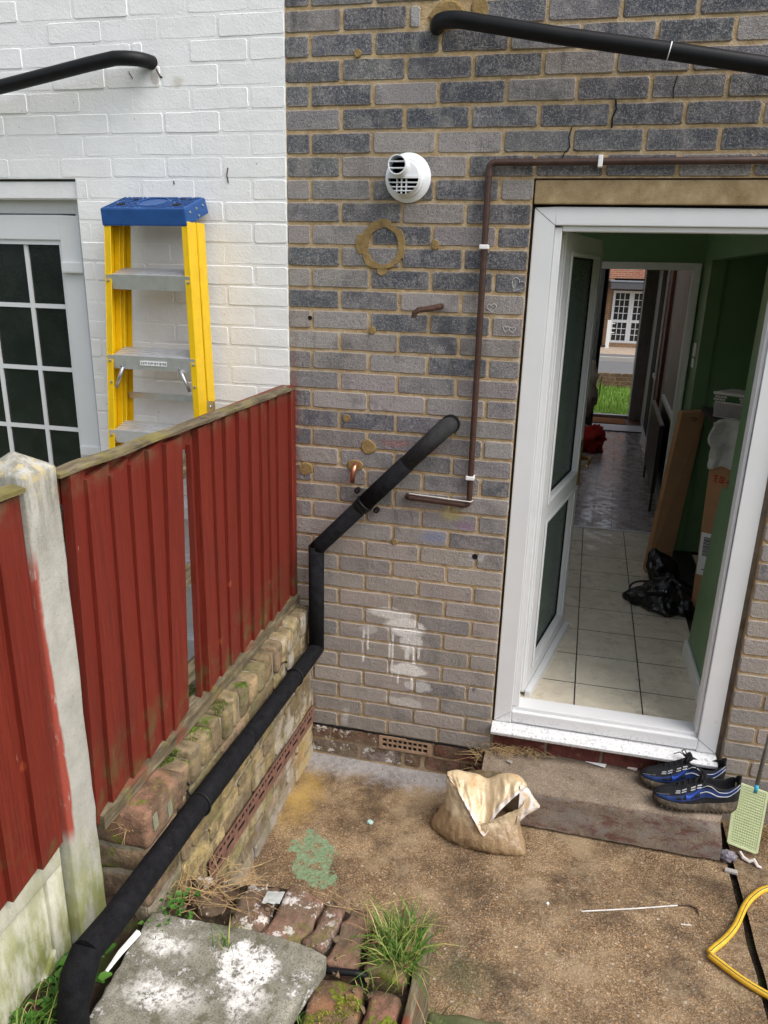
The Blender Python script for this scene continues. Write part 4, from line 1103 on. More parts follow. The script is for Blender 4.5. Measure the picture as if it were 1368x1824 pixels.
for c, vert in (((0.7275, 2.187), 1), ((0.7285, 1.362), 1), ((1.085, 2.4545), 0)):
    m = MB()
    if vert: m.box(c[0] - 0.017, c[0] + 0.015, py - 0.014, -0.001, c[1] - 0.0075, c[1] + 0.0075)
    else: m.box(c[0] - 0.0075, c[0] + 0.0075, py - 0.014, -0.001, c[1] - 0.018, c[1] + 0.018)
    m.build("pipe_clip", M['clip'], bp, bevel=0.003, segs=2)
m = MB().tube([(0.495, py - 0.008, 1.280), (0.62, py - 0.010, 1.275), (0.735, py - 0.012, 1.270), (0.742, py, 1.272)], 0.0022, 6); m.build("wire", M['rod'], bp)

# copper stub
st = MB(); st.tube([Vector((0.276, 0.02, 1.372))] + arc((0.276, -0.012, 1.372), (0.275, -0.038, 1.372), (0.272, -0.040, 1.345), 6) + [Vector((0.268, -0.040, 1.306))], [0.0105] * 8 + [0.0095], 12)
setp(st.build("pipe_stub", M['copper'], None, smooth=True, org=(0.276, 0, 1.37)), "short bent stub of bright copper pipe poking from the wall", "pipe")

# iron hook
hk = MB(); hk.tube([(0.585, 0.01, 1.984), (0.575, -0.035, 1.982), (0.545, -0.06, 1.976), (0.515, -0.078, 1.972), (0.503, -0.082, 1.962), (0.500, -0.083, 1.944)], [0.011, 0.0105, 0.0105, 0.010, 0.010, 0.011], 8)
hk = hk.build("wall_hook", M['rust'], None, org=(0.585, 0, 1.984))
setp(hk, "rusty iron hook stub on the wall below the flue", "hook")

# boiler flue
fl = thing("boiler_flue", (0.447, 0, 2.408), "white round plastic boiler flue terminal on the dark brick", "flue")
FC = Vector((0.447, 0, 2.408)); AX = (0, -1, 0)
fc_ = MB().lathe([(0.080, 0.0), (0.0805, 0.006), (0.076, 0.011), (0.064, 0.015), (0.058, 0.022)], FC, AX, 48).build("wall_collar", M['flue'], fl)
smooth_by_angle(fc_)
BC = Vector((0.448, 0, 2.402))
b_ = MB()
b_.lathe([(0.0575, 0.018), (0.0575, 0.036), (0.053, 0.040), (0.0525, 0.088)], BC, AX, 40, False)
body = b_.build("flue_body", M['flue'], fl, fix=False); smooth_by_angle(body)
# upper half closed by a dome towards the tube, lower half an open grille
up = MB(); n = 20
arcp = [(math.cos(math.pi * i / n) * 0.0525, math.sin(math.pi * i / n) * 0.0525) for i in range(n + 1)]
up.poly([(BC.x + a, -0.088, BC.z + b) for a, b in arcp])
up.box(BC.x - 0.0525, BC.x + 0.0525, -0.092, -0.086, BC.z - 0.004, BC.z + 0.003)
up.build("flue_front", M['flue'], fl)
TC = Vector((0.437, 0, 2.4345))
et_ = MB().lathe([(0.0335, 0.06), (0.0335, 0.108), (0.0305, 0.110), (0.0305, 0.142), (0.0275, 0.142), (0.0275, 0.085)], TC, AX, 32, False).build("exhaust_tube", M['flue'], fl, fix=False)
smooth_by_angle(et_)
MB().lathe([(0.0274, 0.084), (0.0274, 0.088)], TC, AX, 24).build("tube_hole", M['dark'], fl)
for dz in (-0.010, 0.010):
    hw_ = math.sqrt(0.0275 ** 2 - dz * dz); bx("slat", M['flue'], fl, TC.x - hw_, TC.x + hw_, -0.140, -0.118, TC.z + dz - 0.0014, TC.z + dz + 0.0014)
MB().lathe([(0.0515, 0.055), (0.0515, 0.060)], BC, AX, 32).build("grille_back", M['dark'], fl)
for dz in (-0.016, -0.030, -0.042):
    hw_ = math.sqrt(0.0522 ** 2 - dz * dz); bx("slat", M['flue'], fl, BC.x - hw_, BC.x + hw_, -0.0885, -0.066, BC.z + dz - 0.0016, BC.z + dz + 0.0016)
for dx in (-0.022, -0.006, 0.010):
    zb = -math.sqrt(0.0522 ** 2 - dx * dx); bx("slat", M['flue'], fl, BC.x + dx - 0.0013, BC.x + dx + 0.0013, -0.0882, -0.068, BC.z + zb, BC.z - 0.004)

# lagged drain pipe
dp = thing("lagged_pipe", (0.127, -0.06, 1.03), "black foam lagged waste pipe coming down the wall and along the low brick wall", "pipe")
Rp = 0.0315
top = Vector((0.622, -0.062, 1.548)); k1 = Vector((0.127, -0.062, 1.022)); k2 = Vector((0.128, -0.068, 0.568))
mid = k1.lerp(top, 0.40); joint = k1.lerp(top, 0.73)
MB().tube([Vector((0.640, 0.0, 1.560)), Vector((0.636, -0.045, 1.556)), top.lerp(k1, -0.02), joint.lerp(top, -0.01)], [Rp * .98, Rp, Rp, Rp * 0.99], 20).build("upper_lagging", simple("dark_grey_lagging", (0.03, 0.03, 0.031), 0.85, 0.25, var=0.25, nscale=60, bump=0.7, bscale=230, dirt=((0.12, 0.12, 0.12), 150, 0.6, 0.7, 0.5)), dp, smooth=True)
MB().lathe([(0.034, 0.0), (0.036, 0.006), (0.036, 0.014), (0.033, 0.02)], (0.640, -0.001, 1.560), (0, -1, 0), 24).build("wall_boot", M['black'], dp, smooth=True)
MB().tube([joint, mid.lerp(joint, -0.03)], [Rp * 1.06, Rp * 1.08], 20).build("middle_lagging", M['foam'], dp, smooth=True)
MB().tube([mid, k1.lerp(mid, 0.12), k1], Rp, 20, True).build("lower_lagging", M['foam'], dp, smooth=True)
MB().tube([k1 + Vector((0, 0, 0.012)), k2], Rp * 1.01, 20, True).build("upright_lagging", M['foam'], dp, smooth=True)
e1 = Vector((0.124, -1.14, 0.617)); e2 = Vector((0.122, -1.56, 0.628)); e3 = Vector((0.120, -1.665, 0.640))
MB().tube([k2 + Vector((0, 0.0, 0.005)), Vector((0.128, -0.14, 0.576)), Vector((0.126, -0.5, 0.590)), Vector((0.125, -0.80, 0.603))], Rp * 1.01, 20).build("sloping_lagging", M['foam'], dp, smooth=True)
MB().tube([Vector((0.125, -0.80, 0.603)), e1, e2, e3], [Rp * 1.06] * 4, 20).build("sloping_lagging", M['foam'], dp)
smooth_by_angle([c for c in dp.children][-1], 50)
el_ = MB().tube([e3 + Vector((0, 0.012, 0.006)), e3 + Vector((0, -0.030, -0.028)), e3 + Vector((-0.012, -0.048, -0.12)), e3 + Vector((-0.016, -0.052, -0.25))], [Rp * 1.10, Rp * 1.14, Rp * 1.08, Rp * 1.05], 20).build("end_elbow", M['foam'], dp)
smooth_by_angle(el_, 50)
def band(name, c, ax, r, h, mat=M['black']): return MB().lathe([(r, -h), (r * 1.03, -h * .6), (r * 1.03, h * .6), (r, h)], c, ax, 20).build(name, mat, dp, smooth=True)
band("clamp_band", mid, (top - k1), Rp * 1.16, 0.006)
band("clamp_band", mid + (k1 - top).normalized() * 0.018, (top - k1), Rp * 1.05, 0.010)
for off in (Vector((-0.038, 0.03, 0.041)), Vector((0.041, 0.03, -0.033))):
    q = mid + off
    lug = MB().lathe([(0.0115, -0.006), (0.0115, 0.014), (0.004, 0.016)], q + Vector((0, 0.01, 0)), (0, -1, 0), 12).build("clamp_lug", M['black'], dp)
    MB().lathe([(0.0045, 0), (0.004, 0.003)], q + Vector((0, -0.005, 0)), (0, -1, 0), 6).build("screw", M['rust'], lug)
for y_ in (-0.335, -1.13):
    z_ = 0.576 + (0.617 - 0.576) * ((-0.14 - y_) / 1.0)
    pts = [Vector((0.126 + math.cos(a) * (Rp * 1.09), y_ + (0.006 * math.sin(a)), z_ + math.sin(a) * (Rp * 1.09))) for a in [R(d) for d in range(-80, 150, 15)]]
    pts += [Vector((0.086, y_ + 0.004, z_ + 0.040)), Vector((0.078, y_ + 0.004, z_ + 0.058)), Vector((0.088, y_ + 0.004, z_ + 0.066)), Vector((0.096, y_ + 0.004, z_ + 0.058))]
    MB().tube(pts, 0.0038, 6).build("wire_clip", M['black'], dp, smooth=True)

# ================================================================ LADDER
ld = thing("step_ladder", (-0.5, -0.3, 0.3), "yellow stepladder with a blue top leaning on the white wall", "ladder")
def yf(z): return -0.165 - (2.24 - z) * 0.02          # front rails
def yr(z): return -0.098 - (2.24 - z) * 0.012         # back rails, folded close behind
def xl(z): return -0.648 - (2.24 - z) * 0.063
def xr(z): return -0.312 + (2.24 - z) * 0.022
ZB = 0.34
def rail(name, fx, fy_, wx, flip, dep=0.062, fl_=0.027):
    """C-channel rail: web plus two flanges, open towards the middle"""
    m = MB()
    za, zb = 2.25, ZB
    def q(z, dx, dy): return (fx(z) + dx, fy_(z) + dy, z)
    for (x0, x1, y0, y1) in ((0, flip * 0.004, 0, dep), (flip * 0.004, flip * fl_, 0, 0.004), (flip * 0.004, flip * fl_, dep - 0.004, dep)):
        pts = [q(za, x0, y0), q(za, x1, y0), q(za, x1, y1), q(za, x0, y1), q(zb, x0, y0), q(zb, x1, y0), q(zb, x1, y1), q(zb, x0, y1)]
        m.add(pts, [(0, 1, 2, 3), (7, 6, 5, 4), (0, 4, 5, 1), (1, 5, 6, 2), (2, 6, 7, 3), (3, 7, 4, 0)])
    return m.build(name, M['yellow'], ld, bevel=0.0015)
rail("front_rail", xl, yf, 0, 1); rail("front_rail", xr, yf, 0, -1)
rail("back_rail", lambda z: xl(z) + 0.012, yr, 0, 1, 0.055, 0.024); rail("back_rail", lambda z: xr(z) + 0.004, yr, 0, -1, 0.055, 0.024)
for k, z in enumerate((2.064, 1.770, 1.478, 1.186, 0.894, 0.602)):
    y0 = yf(z); x0, x1 = xl(z) + 0.027, xr(z) - 0.027
    tl_ = 0.30                                            # folded: the treads slope down to the front
    def tread(m, xa, xb, d0, d1, h0, h1):
        m.obox((xa, y0 + d0, z + d0 * tl_ + h0), (xb - xa, 0, 0), (0, d1 - d0, (d1 - d0) * tl_), (0, -(h1 - h0) * tl_, h1 - h0))
    m = MB(); m.obox((x0 - 0.02, y0 - 0.003, z - 0.001), (x1 - x0 + 0.04, 0, 0), (0, 0.005, 0), (0, 0.012, -0.052))
    tread(m, x0, x1, 0.002, 0.085, -0.006, -0.003)
    for r in range(5): tread(m, x0 + 0.001, x1 - 0.001, 0.005 + r * 0.016, 0.015 + r * 0.016, -0.0031, 0)
    tread(m, x0, x1, 0.081, 0.085, -0.03, -0.0062)
    sp = m.build("step", M['alu'], ld)
    rv = MB()
    for xx in (xl(z) + 0.013, xr(z) - 0.013): rv.lathe([(0.0055, 0), (0.0045, 0.003), (0.001, 0.004)], (xx, y0 - 0.0005 if False else yf(z - 0.02) - 0.0005, z - 0.022), (0, -1, 0), 10)
    rv.build("rivet", M['steel'], ld)
    if k == 1:
        bx("label_strip", M['paper'], sp, x0 + 0.115, x0 + 0.225, y0 - 0.0022, y0 - 0.0010, z - 0.034, z - 0.017)
        tx = MB(); r2 = random.Random(4); xq = x0 + 0.120
        while xq < x0 + 0.22:
            w = r2.uniform(0.003, 0.008); tx.box(xq, xq + w, y0 - 0.0028, y0 - 0.0023, z - 0.031 + r2.uniform(0, .004), z - 0.021); xq += w + r2.uniform(.002, .006)
        tx.build("worn_lettering", M['steel'], sp)
        for xx, sg in ((x0 + 0.035, -1), (x1 - 0.045, 1)):
            MB().tube([(xx, y0 + 0.004, z - 0.046), (xx + sg * 0.035, y0 + 0.004, z - 0.125)], 0.007, 8).build("step_brace", M['steel'], ld, smooth=True)
            MB().lathe([(0.0055, 0), (0.0045, 0.003)], (xx, y0 - 0.0035, z - 0.040), (0, -1, 0), 10).build("rivet", M['steel'], ld)
        for xx in (xl(z) + 0.013, xr(z) - 0.012):
            MB().lathe([(0.0055, 0), (0.0045, 0.003)], (xx, yf(z - 0.10) - 0.0005, z - 0.105), (0, -1, 0), 10).build("rivet", M['steel'], ld)
for z in (1.600, 1.475, 1.18, 0.9):
    bx("back_brace", M['alu'], ld, xl(z) + 0.03, xr(z) - 0.012, yr(z) + 0.030, yr(z) + 0.046, z - 0.012, z + 0.012, bevel=0.003)
m = MB(); m.box(xr(1.58) - 0.012, xr(1.58) + 0.034, yf(1.58) + 0.06, yf(1.58) + 0.063, 1.553, 1.605); m.box(xr(1.58) - 0.01, xr(1.58) + 0.008, yf(1.56) + 0.055, yf(1.56) + 0.058, 1.46, 1.56); m.box(xr(1.58) + 0.016, xr(1.58) + 0.032, yf(1.56) + 0.065, yf(1.56) + 0.068, 1.46, 1.56)
m.build("spreader_bracket", M['steel'], ld)
MB().lathe([(0.008, 0), (0.006, 0.004)], (xr(1.58) + 0.012, yf(1.58) + 0.0595, 1.582), (0, -1, 0), 12).build("bracket_bolt", M['steel'], ld)
# blue cap, tilted back towards the wall
cx0, cx1 = -0.656, -0.320
y0_, y1_ = -0.170, -0.022
cap = MB()
A = [Vector((cx0, y0_, 2.292)), Vector((cx1, y0_, 2.293)), Vector((cx1 + 0.008, y1_, 2.342)), Vector((cx0 + 0.008, y1_, 2.342))]
Bt = [Vector((cx0 + 0.003, y0_ + 0.002, 2.231)), Vector((cx1 + 0.006, y0_ + 0.002, 2.233)), Vector((cx1 + 0.020, y1_ + 0.004, 2.288)), Vector((cx0 - 0.012, y1_ + 0.004, 2.288))]
cap.add(A + Bt, [(0, 1, 2, 3), (7, 6, 5, 4), (0, 4, 5, 1), (1, 5, 6, 2), (2, 6, 7, 3), (3, 7, 4, 0)])
capo = cap.build("top_cap", M['blue'], ld, bevel=0.006, segs=2)
def on_cap(u, v, h=0.0): return A[0].lerp(A[1], u).lerp(A[3].lerp(A[2], u), v) + Vector((0, -0.3, 0.95)) * h
rb = MB(); r2 = random.Random(5)
for i in range(34):
    for j in range(11):
        u, v = 0.035 + i * 0.0275, 0.08 + j * 0.083
        if (u - 0.5) ** 2 / 0.034 + (v - 0.52) ** 2 / 0.14 < 1 or r2.random() < 0.22: continue
        a_ = on_cap(u, v, 0.0003); du = (A[1] - A[0]) * 0.019; dv2 = (A[3] - A[0]) * 0.045
        rb.obox(a_, du, dv2, Vector((0, -0.0006, 0.0016)))
rb.build("tread_ribs", M['blue'], capo)
up_n = (A[1] - A[0]).cross(A[3] - A[0]).normalized()
for u, v, rad_ in ((0.17, 0.30, 0.016), (0.84, 0.28, 0.017), (0.24, 0.72, 0.010), (0.80, 0.76, 0.010), (0.90, 0.72, 0.008)):
    MB().lathe([(rad_, 0), (rad_, 0.0012)], on_cap(u, v, 0.0014), up_n, 18).build("tool_hole", M['dark'], capo)
MB().lathe([(0.058, 0.0), (0.058, 0.003), (0.053, 0.003), (0.053, 0.0006)], on_cap(0.5, 0.52, 0.0), up_n, 32, False).build("tray_rim", M['blue'], capo)
for t_, z_ in ((0.2, 0.35), (0.5, 0.35), (0.8, 0.35), (0.55, 0.8)):
    q = A[1].lerp(A[2], t_).lerp(Bt[1].lerp(Bt[2], t_), z_)
    MB().lathe([(0.005, 0.0), (0.004, 0.003)], q + Vector((0.0005, 0, 0)), (1, 0, 0.3), 10).build("rivet", M['steel'], capo)

# ================================================================ GROUND, PATIO, GARDEN
def sheet(name, mat, pts, th=0.0, kind="structure"):
    m = MB(); m.prism([(*p[:2], p[2] - max(th, 0.001)) for p in pts], (0, 0, max(th, 0.001)))
    return setp(m.build(name, mat, None), kind=kind)
sheet("ground", M['field'], [(-90, -90, -1.2), (90, -90, -1.2), (90, 90, -1.2), (-90, 90, -1.2)], 0.05)

def rough_box(m, x0, x1, y0, y1, z0, z1, rot=0.0, cuts=3):
    """block with subdivided faces for worn edges; rotated about its centre"""
    cx, cy = (x0 + x1) / 2, (y0 + y1) / 2
    def tr(x, y, z):
        dx, dy = x - cx, y - cy
        return Vector((cx + dx * math.cos(rot) - dy * math.sin(rot), cy + dx * math.sin(rot) + dy * math.cos(rot), z))
    def face(o, a, b, na, nb):
        m.grid(lambda u, v: tr(*(Vector(o) + Vector(a) * u + Vector(b) * v)), na, nb)
    nx = max(2, int((x1 - x0) / 0.03)) if cuts is None else cuts
    ny = max(2, int((y1 - y0) / 0.03)) if cuts is None else cuts
    nz = max(2, int((z1 - z0) / 0.03)) if cuts is None else max(1, cuts // 2)
    X, Y, Z = (x1 - x0, 0, 0), (0, y1 - y0, 0), (0, 0, z1 - z0)
    face((x0, y0, z1), X, Y, nx, ny); face((x0, y0, z0), X, Y, nx, ny)
    face((x0, y0, z0), X, Z, nx, nz); face((x0, y1, z0), X, Z, nx, nz)
    face((x0, y0, z0), Y, Z, ny, nz); face((x1, y0, z0), Y, Z, ny, nz)
    return m

def worn(m, name, mat, parent=None, bev=0.006, amp=0.004, sc=18, org=None, segs=2, seed=0.0, **k):
    """merge, round the long edges unevenly and roughen: a worn stone or brick"""
    o_ = ORG.get(parent.name, Vector()) if parent is not None else Vector(org or (0, 0, 0))
    ob = m.build(name, mat, parent, org=org, **k)
    me = ob.data
    bm = bmesh.new(); bm.from_mesh(me)
    bmesh.ops.remove_doubles(bm, verts=bm.verts[:], dist=1e-5)
    bmesh.ops.recalc_face_normals(bm, faces=bm.faces[:])
    es = [e for e in bm.edges if len(e.link_faces) == 2 and e.calc_face_angle(0) > 0.6]
    bmesh.ops.bevel(bm, geom=es, offset=bev, segments=segs, affect='EDGES', profile=0.55, clamp_overlap=True)
    bm.normal_update()
    nv = {v: v.normal.copy() for v in bm.verts}
    for v in bm.verts:
        q = (v.co + o_) * sc + Vector((seed, seed * 1.7, 0))
        v.co += nv[v] * (noise.noise(q) * amp + noise.noise(q * 2.6) * amp * 0.5)
    bm.to_mesh(me); bm.free()
    me.polygons.foreach_set("use_smooth", [True] * len(me.polygons))
    return ob

m = MB(); rr = random.Random(55)  # hedge added out of view to darken faces turned to the garden
for i in range(5200):
    p = Vector((rr.uniform(-8, 8), -8.2 + rr.gauss(0, 0.35), 0.4 + 3.0 * rr.random() ** 0.8)); p.z += 0.35 * noise.noise(Vector((p.x * .8, 0, 0)))
    a = Vector((rr.gauss(0, 1), rr.gauss(0, 1), rr.gauss(0, 1))).normalized() * 0.13; b = a.orthogonal().normalized() * 0.10
    m.poly([p - a, p + b, p + a, p - b])
hd = thing("added_hedge", (0, -8.2, 0.4), "added unseen hedge behind the camera, blocking low light", "hedge")
m.build("foliage", M['leaf'], hd, fix=False)
m = MB()
for x in range(-8, 9): m.tube([(x, -8.2, 0.3), (x + .1, -8.2, 2.6)], [0.05, 0.02], 6)
m.build("stems", M['straw'], hd)
# patio: two slabs with an open joint between them
def patio_slab(x0, x1, y0, y1, edge=None):
    m = MB()
    nx, ny = int((x1 - x0) / 0.035), int((y1 - y0) / 0.035)
    def fn(u, v):
        x, y = x0 + (x1 - x0) * u, y0 + (y1 - y0) * v
        if edge and u > 0.999: x += edge * noise.noise(Vector((0, y * 9, 1)))
        if edge and u < 0.001: x += edge * noise.noise(Vector((3, y * 9, 1)))
        return (x, y, 0.0035 * noise.noise(Vector((x * 3, y * 3, 0))) + 0.0015 * noise.noise(Vector((x * 14, y * 14, 0))))
    m.grid(fn, nx, ny)
    o = m.build("patio", M['patio'], None, smooth=True)
    return setp(o, kind="structure")
patio_slab(0.07, 1.808, -2.2, 0.012, 0.006)
patio_slab(1.834, 4.5, -2.2, 0.012, 0.006)
sheet("joint_soil", M['soil'], [(-0.4, -2.2, -0.022), (4.6, -2.2, -0.022), (4.6, 0.02, -0.022), (-0.4, 0.02, -0.022)], 0.3)
# garden level behind the camera
gm = MB(); gm.box(-9, 0.80, -12, -1.95, -1.1, 0.40); gm.box(0.80, 9, -12, -2.19, -1.1, 0.40)
setp(gm.build("garden_ground", M['field'], None), kind="structure")
gm = MB(); gm.box(-9, -0.055, -1.949, -0.001, -1.1, 0.34)
setp(gm.build("neighbour_path", M['paving'], None), kind="structure")
gm = MB(); gm.box(4.5, 12, -2.189, -0.001, -1.1, 0.0)
setp(gm.build("side_path", M['paving'], None), kind="structure")

# tiny stones and crumbs on the patio
m = MB(); rr = random.Random(9)
for i in range(420):
    x, y = rr.uniform(0.1, 1.8), -abs(rr.gauss(0, 0.45)) - 0.03
    if y < -1.12 or (x > 0.84 and y > -0.26) or (0.7 < x < 1.08 and y > -0.42): continue
    s = rr.choice([0.0015, 0.002, 0.002, 0.003, 0.004])
    m.add([(x - s, y, 0.0), (x, y - s * .8, 0.0005), (x + s, y + s * .2, 0), (x, y + s, 0), (x, y, s * 1.3)], [(0, 1, 4), (1, 2, 4), (2, 3, 4), (3, 0, 4)])
setp(m.build("grit", simple("grit_stone", (0.21, 0.16, 0.115), 0.9, 0.2, var=0.7, nscale=150), None), "loose grit and crumbs scattered on the concrete patio", "grit", kind="stuff")

# ---------------------------------------------------------------- concrete step
sp = MB(); nx, nz = 30, 8
prof = [(-0.216, 0.0), (-0.222, 0.009), (-0.240, 0.013), (-0.236, 0.05), (-0.228, 0.10), (-0.225, 0.150), (-0.220, 0.166), (-0.206, 0.174), (-0.16, 0.177), (-0.10, 0.180), (-0.04, 0.182), (0.011, 0.182)]
def stepf(u, v):
    i = min(int(v * (len(prof) - 1) + 1e-6), len(prof) - 2); f = v * (len(prof) - 1) - i
    y = prof[i][0] * (1 - f) + prof[i + 1][0] * f; z = prof[i][1] * (1 - f) + prof[i + 1][1] * f
    x = 0.862 + 0.918 * u
    q = Vector((x * 9, y * 9, z * 9)); d = noise.noise(q) * 0.004 + noise.noise(q * 3) * 0.002
    chip = max(0, 1 - (Vector((x - 1.79, y + 0.24, z - 0.16)).length) / 0.07) * 0.03
    return Vector((x - chip * .7, y + d + chip * 0.7 + (1 - u) * 0.0, z + d * 0.6 - chip * .5 - 0.012 * (1 - u) * (v > .4)))
sp.grid(stepf, 60, (len(prof) - 1) * 3)
nv_ = (len(prof) - 1) * 3
zs_ = [stepf(1.0, v / nv_) for v in range(nv_ + 1)]; sp.add(zs_ + [Vector((1.776, 0.011, 0))], [tuple(range(nv_ + 2))])
zs_ = [stepf(0.0, v / nv_) for v in range(nv_ + 1)]; sp.add(zs_ + [Vector((0.862, 0.011, 0))], [tuple(range(nv_ + 1, -1, -1))])
def mat_step():
    t = NT("worn_step_concrete", 0.88, 0.2)
    s = t.sep(t.pos())
    c = t.ramp(t.noise(9, 6, 0.7), [(0.3, (0.13, 0.095, 0.065)), (0.5, (0.23, 0.18, 0.13)), (0.7, (0.36, 0.29, 0.215))])
    c = t.mix(0.4, c, t.ramp(t.sep(t.voro(300, out="Color"))[0], [(0, (0.08, 0.06, 0.045)), (0.7, (0.26, 0.2, 0.15)), (1, (0.45, 0.38, 0.3))]))
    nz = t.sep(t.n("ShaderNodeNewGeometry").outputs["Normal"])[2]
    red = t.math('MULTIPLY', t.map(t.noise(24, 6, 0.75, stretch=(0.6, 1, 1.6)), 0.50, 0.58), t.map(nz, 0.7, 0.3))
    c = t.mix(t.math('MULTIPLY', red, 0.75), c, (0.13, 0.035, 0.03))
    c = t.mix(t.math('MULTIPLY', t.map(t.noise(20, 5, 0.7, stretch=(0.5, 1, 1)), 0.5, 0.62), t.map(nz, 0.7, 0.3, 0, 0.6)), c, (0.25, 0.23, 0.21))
    c = t.mix(t.map(nz, 0.75, 0.2, 0, 0.3), c, (0.13, 0.10, 0.085))  # riser's shade put into the colour: upright faces tinted darker
    c = t.mix(t.map(t.noise(11, 5, 0.75), 0.58, 0.70, 0, 0.7), c, (0.06, 0.048, 0.036))
    c = t.mix(t.math('MULTIPLY', t.map(s[1], -0.02, 0.0, 0, 0.6), t.noise(20, 3)), c, (0.05, 0.04, 0.03))
    h = t.math('ADD', t.noise(140, 4, 0.75), t.noise(30, 4))
    return t.out(c, None, t.bump(h, 0.6, 0.004))
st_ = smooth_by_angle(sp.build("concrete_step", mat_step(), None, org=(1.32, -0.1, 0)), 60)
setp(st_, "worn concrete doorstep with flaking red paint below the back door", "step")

# bits lying on the step
m = MB().prism([(1.275, 0.000, 0.1835), (1.352, -0.020, 0.1835), (1.358, 0.004, 0.1835)], (0, 0, 0.003)); setp(m.build("plastic_scrap", M['clip'], None), "white triangular plastic scrap on the concrete step", "scrap")
m = MB().prism([(1.44, 0.000, 0.184), (1.475, -0.008, 0.184), (1.482, 0.006, 0.184), (1.455, 0.010, 0.184)], (0, 0, 0.006)); setp(m.build("plaster_chip", M['tissue'], None), "cream plaster chip beside the trainers at the back of the step", "chip")
m = MB().prism([(0.955, -0.075, 0.175), (0.975, -0.085, 0.175), (0.982, -0.07, 0.175), (0.965, -0.062, 0.175)], (0, 0, 0.004)); setp(m.build("plaster_chip", M['paving'], None), "small grey mortar chip at the left end of the step", "chip")

# ---------------------------------------------------------------- dry stems by the step and on the raised bed
def stems(name, spots, n, ln, label, spread=0.05, mat=M['straw'], r=0.0011, seed=1, up=0.3):
    rr = random.Random(seed); m = MB()
    for i in range(n):
        x, y, z = rr.choice(spots)
        x += rr.gauss(0, spread); y += rr.gauss(0, spread * 0.6)
        a = rr.uniform(0, 2 * math.pi); l = ln * rr.uniform(0.5, 1.2); e = rr.uniform(0.0, up)
        p0 = Vector((x, y, z)); d = Vector((math.cos(a), math.sin(a) * 0.7, e))
        p1 = p0 + d * l * 0.5 + Vector((rr.gauss(0, .008), rr.gauss(0, .008), 0.01)); p2 = p0 + d * l + Vector((rr.gauss(0, .02), rr.gauss(0, .02), -0.25 * l * e - 0.003))
        p2.z = max(p2.z, z + 0.002)
        m.tube([p0, p1, p2], [r, r, r * 0.5], 4, False)
    o = m.build(name, mat, None)
    return setp(o, label, "dry stems", kind="stuff")
stems("dry_stems", [(0.93, -0.02, 0.185), (0.98, -0.01, 0.185), (0.89, -0.02, 0.17), (1.06, 0.0, 0.188)], 150, 0.07, "clump of dry brown stems in the corner of the step below the door", 0.03, seed=2, up=0.5)
stems("dry_stems", [(0.868, -0.05, 0.06), (0.86, -0.03, 0.13)], 40, 0.09, "dry stems hanging at the left end of the concrete step", 0.012, seed=3, up=1.0)

# ================================================================ LOW BRICK WALL (under the fence)
lw = thing("low_brick_wall", (0.0, -0.7, 0.0), "low mossy wall of old yellow stock bricks under the red fence", "wall")
WXF = 0.085
mo = simple("old_lime_mortar", (0.27, 0.235, 0.175), 0.95, 0.1, var=0.4, nscale=20, bump=0.8, bscale=90, bdist=0.005, dirt=((0.11, 0.11, 0.04), 8, 0.5, 0.65, 0.7))
MB().box(-0.12, WXF - 0.008, -1.362, -0.001, -0.25, 0.735).build("mortar_core", mo, lw)
STK = [(0.31, 0.235, 0.12), (0.37, 0.285, 0.15), (0.24, 0.18, 0.10), (0.40, 0.305, 0.15), (0.28, 0.19, 0.12)]
# header course on edge along the top, each brick worn round
y = -0.010
while y > -1.16:
    w = random.uniform(0.062, 0.072)
    m = MB(); rough_box(m, -0.10, WXF + random.uniform(-0.006, 0.008), y - w, y - 0.004, 0.648, 0.752 + random.uniform(-0.012, 0.008), random.uniform(-.04, .04), 3)
    b = worn(m, "brick", M['stock'], lw, 0.013, 0.007, 22, seed=y * 7); b.color = (*jit(random.choice(STK), 0.2), 1)
    y -= w + 0.006
# the big red brick at the near end and two below it
for (ya, yb, za, zb, xf, cc) in [(-1.368, -1.172, 0.652, 0.758, 0.104, (0.30, 0.165, 0.11)), (-1.366, -1.20, 0.563, 0.645, 0.100, (0.29, 0.205, 0.13)), (-1.364, -1.19, 0.452, 0.556, 0.092, (0.28, 0.20, 0.135))]:
    m = MB(); rough_box(m, -0.09, xf, ya, yb, za, zb, 0, 4)
    b = worn(m, "brick", M['oldred'], lw, 0.014, 0.006, 14, seed=za * 9); b.color = (*cc, 1)
    if za > 0.6: b["label"] = "large red brick at the near end of the wall"
bx("end_mortar", mo, lw, -0.09, 0.082, -1.36, -1.18, 0.40, 0.7)
for yy, zz in ((-1.335, 0.690), (-1.262, 0.672)):
    MB().obox((0.1035, yy, zz), (0.003, 0, 0), (0, 0.022, 0.004), (0, -0.004, 0.045)).build("lime_patch", simple("grey_green_render%d" % int(-yy * 100), (0.20, 0.20, 0.14), 0.9, 0.1, var=0.3), lw)
row = 0
z = 0.643
while z > -0.05:
    H = 0.064
    y = -0.004 - (0.11 if row % 2 else 0.0)
    if row % 2: segs = [(-0.004, -0.108)]
    else: segs = []
    while y > -1.16:
        yb = max(y - 0.215, -1.172); segs.append((y, yb)); y = yb - 0.009
    for a, b_ in segs:
        if a - b_ < 0.03: continue
        brick(lw, a - b_, H, (WXF + random.uniform(-0.004, 0.004), (a + b_) / 2, z - H / 2), jit(random.choice(STK), 0.25), M['stock'], rotz=R(90), D=0.05, rough=1.8, tilt=0.012)
    z -= H + 0.0095; row += 1
